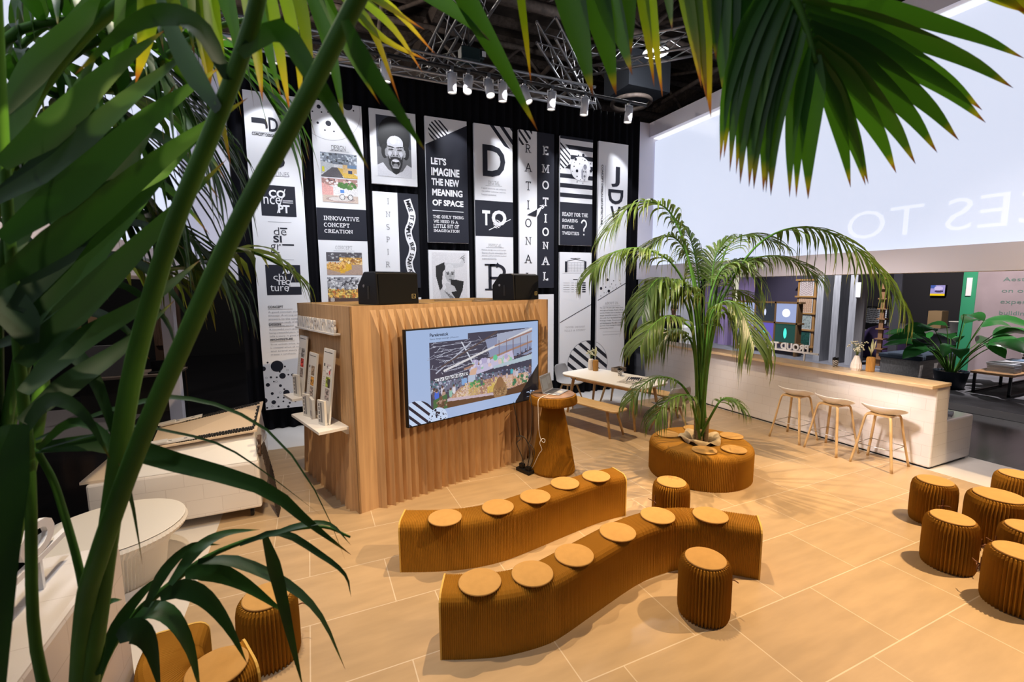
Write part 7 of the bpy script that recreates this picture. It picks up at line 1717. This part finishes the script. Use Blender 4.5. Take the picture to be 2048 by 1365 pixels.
MB().box2(16.2, 17.2, 8.8, 11.2, .75, .83).build('tabletop', M_offwhite, t, world=True); MB().box2(16.25, 17.1, 8.9, 11.1, .12, .75).build('base', mat('table_base', (.07, .065, .075), .8), t, world=True)
t = thing('wall_notice', 'small white notice fixed on the third grey pillar', 'notice', (13.49, 7.5, 1.6)); n0 = (7.445, 2.177)
MB().box2(13.48, 13.495, n0[0]-.06, n0[0]+.06, n0[1]-.20, n0[1]+.20).build('paper', M_offwhite, t, world=True)
t = thing('wall_notice', 'small white notice fixed on the green wall edge', 'notice', (14.87, 5.8, 1.9)); n0 = (5.730, 2.242)
MB().box2(14.855, 14.875, n0[0]-.05, n0[0]+.05, n0[1]-.22, n0[1]+.22).build('paper', M_offwhite, t, world=True)
t = thing('beanbag', 'dark purple rounded seat in the shade behind the pillars', 'seat', (15.6, 7.9, .12))
m = MB(); m.lathe([(.4, 0), (.56, .10), (.62, .35), (.5, .65), (.3, .88), (.12, .97), (.001, 1.0)], 28, cap1=False); m.build('cushion', mat('purple_fabric', (.025, .012, .05), .9), t)
t = thing('wall_art', 'zigzag black and white patterned panel behind the pillars', 'panel', (16.8, 8.3, 1.2)); n0 = (8.691, 1.297)
p = Paint(40, 40, (.5, .5, .52))
for k in range(9):
    for j in range(4): p.line(j*.25, .02+k*.12+(.04 if j % 2 else 0), j*.25+.25, .02+k*.12+(0 if j % 2 else .04), .02, (.02, .02, .03))
MB().box2(16.82, 16.86, n0[0]-.30, n0[0]+.30, .12, n0[1]+.3).build('panel', M_black, t, world=True)
pic('printed_pattern', p.a, t, lambda u, v: (16.815, n0[0]+.29-u*.58, n0[1]-.25+.5*v), M_pic)
# far screen and bits
t = thing('far_screen', 'small bright screen far away beyond the slate wall', 'screen', (29.8, 13.4, 2.0)); n0, n1 = (13.007, 2.214), (12.405, 1.677)
pf = Paint(20, 26, (.35, .3, .62)); pf.rect(0, .78, 1, 1, (.9, .6, .0)); pf.rect(0, 0, .35, .3, (.05, .1, .4)); pf.ell(.6, .58, .3, .12, (.05, .03, .1)); pf.ell(.55, .3, .3, .2, (.6, .5, .8))
MB().box2(29.8, 30.0, n1[0], n0[0], n1[1], n0[1]).build('housing', M_black, t, world=True)
pic('screen', pf.a, t, lambda u, v: (29.79, n0[0]+(n1[0]-n0[0])*u, n1[1]+(n0[1]-n1[1])*v), picmat('far_picture', 1.0))
t = thing('plywood_box', 'pale plywood box under the far bright screen', 'box', (28, 12.9, .12)); n0, n1 = (12.218, 0.969), (11.678, 0.606)
MB().box2(28, 28.6, n1[0], n0[0], .13, n0[1]).build('body', mat('plywood_far', (.40, .27, .15), .7), t, world=True)
t = thing('waste_bin', 'small white bin standing far back left of the green wall edge', 'bin', (26, 11.6, .12)); n0 = (10.262, 0.832)
MB().lathe([(.20, 0), (.28, .5), (.30, .52)], 18).build('bin_body', M_offwhite, t); t.location = (26, n0[0], .12)
# grey padded bench, pot plant, low table with magazines
t = thing('padded_bench', 'grey plank bench block with dark blue cushion top', 'bench', (13.2, 5.95, .12))
MB().box2(12.72, 14.2, 5.62, 6.40, .12, .56).build('plank_base', wood('pale_grey_planks', (.22, .20, .19), (.33, .31, .29), .7, (1.2, 22, 12)), t, world=True); MB().box2(12.68, 14.25, 5.58, 6.44, .56, .66).build('cushion', mat('blue_cushion', (.022, .035, .055), .9), t, world=True, bevel=.02)
t = thing('potted_plant', 'broad-leaved green plant in a dark blue pot beyond the bar', 'plant', (12.35, 4.90, .12))
MB().lathe([(.22, 0), (.285, .36), (.29, .38), (.265, .38), (.26, .33)], 36, cap1=False).build('pot', mat('pot_navy', (.010, .018, .030), .5), t); MB().lathe([(.001, .33), (.26, .33)], 24, cap0=False, cap1=False).build('soil', M_soil, t)
random.seed(5)
lv = [(1870,690,.42,1812,692),(1900,655,.36,1868,663),(1905,730,.40,1850,722),(1935,655,.5,1985,640),(1930,680,.5,1998,668),(1950,690,.45,2006,706),(1960,700,.45,2010,742),(1900,700,.45,1912,712),(1920,690,.5,1930,722),(1880,715,.36,1862,712),(1940,672,.5,1900,678)]
vp = Vector((12.35, 4.90, .45)); right = Vector((.42, -.91, 0))
for k in range(27):
    a = 2*PI*k/27*5.0+random.uniform(-.2, .2); el = random.uniform(.45, 1.45); Ls = random.uniform(.55, 1.25); ll = random.uniform(.5, .85)
    dr = Vector((math.cos(a), math.sin(a), 0)); base = vp+dr*.06; pt = base+dr*Ls*math.cos(el)*.8+Vector((0, 0, Ls*math.sin(el)))
    m = Leaves(); m.stem([base, base.lerp(pt, .5)+Vector((0, 0, .1)), pt], [.012, .007], 1, 6)
    end = pt+dr*ll*.85+Vector((0, 0, random.uniform(-.25, .12)))
    m.blade([pt, pt.lerp(end, .4)+Vector((0, 0, .08)), pt.lerp(end, .75)+Vector((0, 0, .05)), end], random.uniform(.24, .36), Vector((0, 0, 1))+dr*-.5+Vector((-.4, -.2, 0)), .25, 10, None, lambda u: max(.03, math.sin(PI*min(1, u**.8))))
    m.build('leaf', [M_leafspath, M_stem], t, world=True)
t = thing('low_table', 'low black-framed side table with wooden top carrying magazines', 'table', (13.4, 4.3, .12))
MB().box2(12.2, 14.75, 3.92, 4.54, .53, .57).build('tabletop', mat('table_oak', (.36, .20, .09), .5), t, world=True)
m = MB()
for x in (12.25, 13.4, 14.65):
    for y in (3.97, 4.49): m.box2(x, x+.04, y-.02, y+.02, .12, .53)
m.box2(12.25, 14.7, 3.95, 3.99, .14, .17); m.box2(12.25, 14.7, 4.47, 4.51, .14, .17); m.build('frame', M_black, t, world=True)
mag_m = {}
rr = random.Random(9)
for s_, (x, y, n_, c) in enumerate(((12.6, 4.20, 7, (.42, .45, .50)), (13.1, 4.25, 6, (.50, .52, .56)), (13.6, 4.25, 6, (.18, .28, .42)), (14.25, 4.22, 9, (.06, .06, .07)), (14.2, 4.24, 3, (.6, .6, .62)))):
    z = .5705 if s_ != 4 else .5705+9*.026
    for k in range(n_):
        lb = ['magazine stack at the near end of the low table', 'second magazine stack on the low table', 'bluish magazine stack on the low table', 'black folder stack at the far end of the low table', 'white paper stack on top of the black folders'][s_]
        o = MB().box((0, 0, .011), (.30, .40, .022)).build('magazine', mag_m[s_] if s_ in mag_m else mag_m.setdefault(s_, mat('magazine_cover_%d' % s_, c, .5)))
        o.location = (x+rr.uniform(-.012, .012), y+rr.uniform(-.012, .012), z+.026*k-.0*k); o.rotation_euler = (0, 0, rr.uniform(-.06, .06)); tag(o, 'one of the '+lb, 'magazine', lb)

# people standing beyond the drape
def person(loc, rz, label, shirt, trousers, skin, hair=None, lean=0.0, pose=0):
    t = thing('person', label, 'person', loc, rz)
    J = {'pel': (0,0,.95), 'bel': (0,.0,1.10), 'che': (0,.01,1.30), 'nek': (0,.0,1.47), 'hd0': (0,.02,1.55), 'hd1': (0,.03,1.64), 'hd2': (0,.01,1.72)}
    for s_, n_ in ((-1, 'l'), (1, 'r')):
        J[n_+'sh'] = (s_*.17,0,1.41); J[n_+'el'] = (s_*.23,.03,1.13); J[n_+'wr'] = (s_*.20,.16,.96) if not pose else (s_*.12,.24,1.08); J[n_+'hn'] = (J[n_+'wr'][0]*.95, J[n_+'wr'][1]+.06, J[n_+'wr'][2]-.05)
        J[n_+'hp'] = (s_*.09,0,.90); J[n_+'kn'] = (s_*.10,.02,.50); J[n_+'an'] = (s_*.10,-.02,.09); J[n_+'to'] = (s_*.115,.13,.035)
    def skinmesh(name, edges, radii, m_, sub=2):
        ks = []
        for a, b2 in edges:
            for q in (a, b2):
                if q not in ks: ks.append(q)
        me = bpy.data.meshes.new(name); me.from_pydata([J[q] for q in ks], [(ks.index(a), ks.index(b2)) for a, b2 in edges], []); me.materials.append(m_)
        o = newobj(name, me); o.parent = t; md = o.modifiers.new('skin', 'SKIN')
        for i, q in enumerate(ks): r = radii[q]; me.skin_vertices[0].data[i].radius = r if isinstance(r, tuple) else (r, r)
        me.skin_vertices[0].data[0].use_root = True
        md.use_smooth_shade = True; s2 = o.modifiers.new('sub', 'SUBSURF'); s2.levels = sub; s2.render_levels = sub; return o
    body = [('pel','bel'),('bel','che'),('che','nek'),('nek','hd0'),('hd0','hd1'),('hd1','hd2')]
    RB = {'pel': (.14,.10), 'bel': (.13,.095), 'che': (.15,.10), 'nek': .055, 'hd0': (.062,.075), 'hd1': (.075,.095), 'hd2': (.055,.065)}
    for n_ in 'lr':
        body += [('che', n_+'sh'), (n_+'sh', n_+'el'), (n_+'el', n_+'wr'), (n_+'wr', n_+'hn'), ('pel', n_+'hp'), (n_+'hp', n_+'kn'), (n_+'kn', n_+'an'), (n_+'an', n_+'to')]
        RB.update({n_+'sh': .058, n_+'el': .043, n_+'wr': .030, n_+'hn': (.025,.040), n_+'hp': .085, n_+'kn': .058, n_+'an': .042, n_+'to': (.045,.03)})
    skinmesh('body', body, RB, skin)
    grow = lambda d, k: {q: tuple(x+k for x in (r if isinstance(r, tuple) else (r, r))) for q, r in d.items()}
    sh = [e for e in body if all(q in ('pel','bel','che') or q[1:] in ('sh','el','wr') for q in e)]
    skinmesh('shirt', sh, grow(RB, .018), shirt); J['pel'] = (0, 0, .945)
    skinmesh('trousers', [e for e in body if all(q == 'pel' or q[1:] in ('hp','kn','an') for q in e)], grow(RB, .022), trousers)
    for n_ in 'lr': skinmesh('shoe', [(n_+'an', n_+'to')], grow(RB, .012), M_black)
    f = MB()
    for s_ in (-1, 1): f.box((s_*.03, .122, 1.655), (.022, .01, .010)); 
    f.box((0, .132, 1.625), (.022, .03, .035)); f.box((0, .118, 1.585), (.045, .012, .008)); f.build('face', mat('face_'+label[:9].replace(' ', '_'), (.22, .11, .09), .6), t)
    for s_ in (-1, 1): MB().box((s_*.088, .02, 1.63), (.016, .035, .055)).build('ear', skin, t, bevel=.006)
    if hair: MB().lathe([(.100, 0), (.106, .05), (.085, .11), (.001, .135)], 18, cap0=False, cap1=False).build('hair', hair, t).location = (0, -.005, 1.65)
    return t
M_skin = mat('skin', (.50, .27, .20), .55); M_shirt = mat('pale_shirt', (.55, .58, .68), .8); M_black_cloth = mat('black_cloth', (.010, .010, .013), .9)
person((8.86, 9.98, 0), -1.9, 'person with bald head, pale shirt and dark trousers beyond the black drape', M_shirt, M_black_cloth, M_skin, None, 0, 1)
person((9.75, 10.25, 0), 1.9, 'person in black jacket facing the person in the pale shirt', M_black_cloth, M_black_cloth, M_skin, M_black_cloth, 0, 0)
t = thing('reception_block', 'pale grey cabinet in the hall behind the palm', 'cabinet', (11.6, 12.4, 0))
MB().box2(11.0, 13.2, 12.6, 13.4, .12, 3.4).build('panel', mat('pale_partition', (.42, .42, .46), .7), t, world=True); MB().box2(10.86, 12.0, 11.3, 12.2, .121, .95).build('counter_block', M_offwhite, t, world=True)

# ================================================================ BEYOND THE STAND, LEFT
M_slat = wood('slatted_walnut', (.10, .055, .035), (.17, .10, .065), .6, (20, 20, 1.5))
mb = MB(); mb.box2(-16, -2.2, 19, 19.3, 0, 6); struct(mb.build('wall_hall', mat('dark_hall_wall', (.012, .012, .014), .9)))
mb = MB(); mb.box2(-15.8, -15.5, -3, 19, 0, 6); struct(mb.build('wall_hall_side', mat('dark_hall_wall_b', (.012, .012, .014), .9)))
t = thing('slatted_screen', 'brown vertically slatted wooden screen at the left behind the palm leaves', 'screen', (-3.1, 12, 0))
m = MB(); y0 = 11.8; a = (-3.029, 2.493); b2 = (-2.663, 1.160)
for k in range(9): x = a[0]+(b2[0]-a[0]+.12)*k/9; m.box2(x, x+.05, y0, y0+.05, b2[1], 2.62)
m.build('slats', M_slat, t, world=True); MB().box2(a[0]-.02, b2[0]+.12, y0+.05, y0+.09, 0, 2.62).build('backing', mat('slat_back', (.09, .05, .032), .7), t, world=True)
t = thing('office_desk', 'dark desk with pale top edge at the left behind the leaves', 'desk', (-3.6, 10.8, 0))
c = (-2.833, 0.876)
MB().box2(c[0]-1.1, c[0]+.45, 10.5, 11.3, .70, .74).build('desktop', mat('desk_top', (.22, .17, .14), .5), t, world=True); MB().box2(c[0]-1.05, c[0]+.4, 10.55, 11.25, 0, .70).build('desk_body', M_dark, t, world=True)
t = thing('desktop_monitor', 'grey monitor-like panel with light wood side and angled clips on the desk', 'monitor', (c[0]-.45, 10.75, .741))
MB().box2(c[0]-1.0, c[0]-.36, 10.68, 10.74, .742, 1.32).build('grey_panel', mat('grey_panel', (.14, .14, .15), .6), t, world=True); MB().box2(c[0]-.355, c[0]-.18, 10.66, 10.76, .742, 1.34).build('wood_side', mat('side_wood', (.40, .27, .18), .6), t, world=True)
m = MB()
for k, z in enumerate((.80, .93, 1.06, 1.20)): m.box((c[0]-.28, 10.65, z), (.26, .02, .03), 0, 0, Matrix.Rotation(.6 if k % 2 else -.6, 3, 'Y'))
m.build('clips', M_dark, t, world=True)
t = thing('laptop', 'dark laptop lying on the desk at the left', 'laptop', (c[0]+.10, 10.75, .741))
MB().box2(c[0]-.05, c[0]+.28, 10.62, 10.86, .742, .765).build('base', M_black, t, world=True); MB().box2(c[0]-.05, c[0]+.28, 10.86, 10.875, .765, .96).build('lid', M_black, t, world=True)
t = thing('wooden_crate_shelf', 'small lit wooden frame shelf seen between the dark leaves', 'shelf', (-6.2, 13, 0))
c = (-5.214, 1.609); c2 = (-4.593, 1.583)
m = MB()
for x in (c[0], c[0]+.32, c2[0]-.2, c2[0]+.1): m.box2(x, x+.07, 13, 13.3, c[1]-.1, c[1]+.42)
m.box2(c[0], c2[0]+.17, 13, 13.3, c[1]-.15, c[1]-.1); m.box2(c[0], c[0]+.39, 13, 13.3, c[1]+.38, c[1]+.42); m.build('frame', mat('crate_wood', (.42, .25, .14), .6), t, world=True); MB().box2(c[0], c2[0]+.17, 13, 13.3, 0, c[1]-.15).build('plinth', M_black, t, world=True)
mb = MB(); mb.box2(-14, -3.0, 8.6, 11.6, -.003, .004); struct(mb.build('floor_grey', mat('grey_hall_floor', (.16, .15, .16), .6)))
spot('hall_light', (-5, 9.5, 6), (-4.2, 11, 0), 260, (1, .85, .75), 70, .7)
spot('booth_light', (12.2, 4.0, 5.2), (14.6, 4.4, 1.2), 1500, (1, .92, .92), 80, .6)
spot('booth_light', (11.6, 8.0, 5.2), (14.2, 8.6, 1.2), 1400, (.92, .92, 1), 80, .6)
spot('booth_light', (10.2, 9.2, 5.5), (10.8, 12.0, 1.0), 1300, (.95, .95, 1), 80, .6)
spot('booth_light', (24, 11, 5.5), (28, 13.0, .5), 1300, (1, .9, .8), 80, .6)
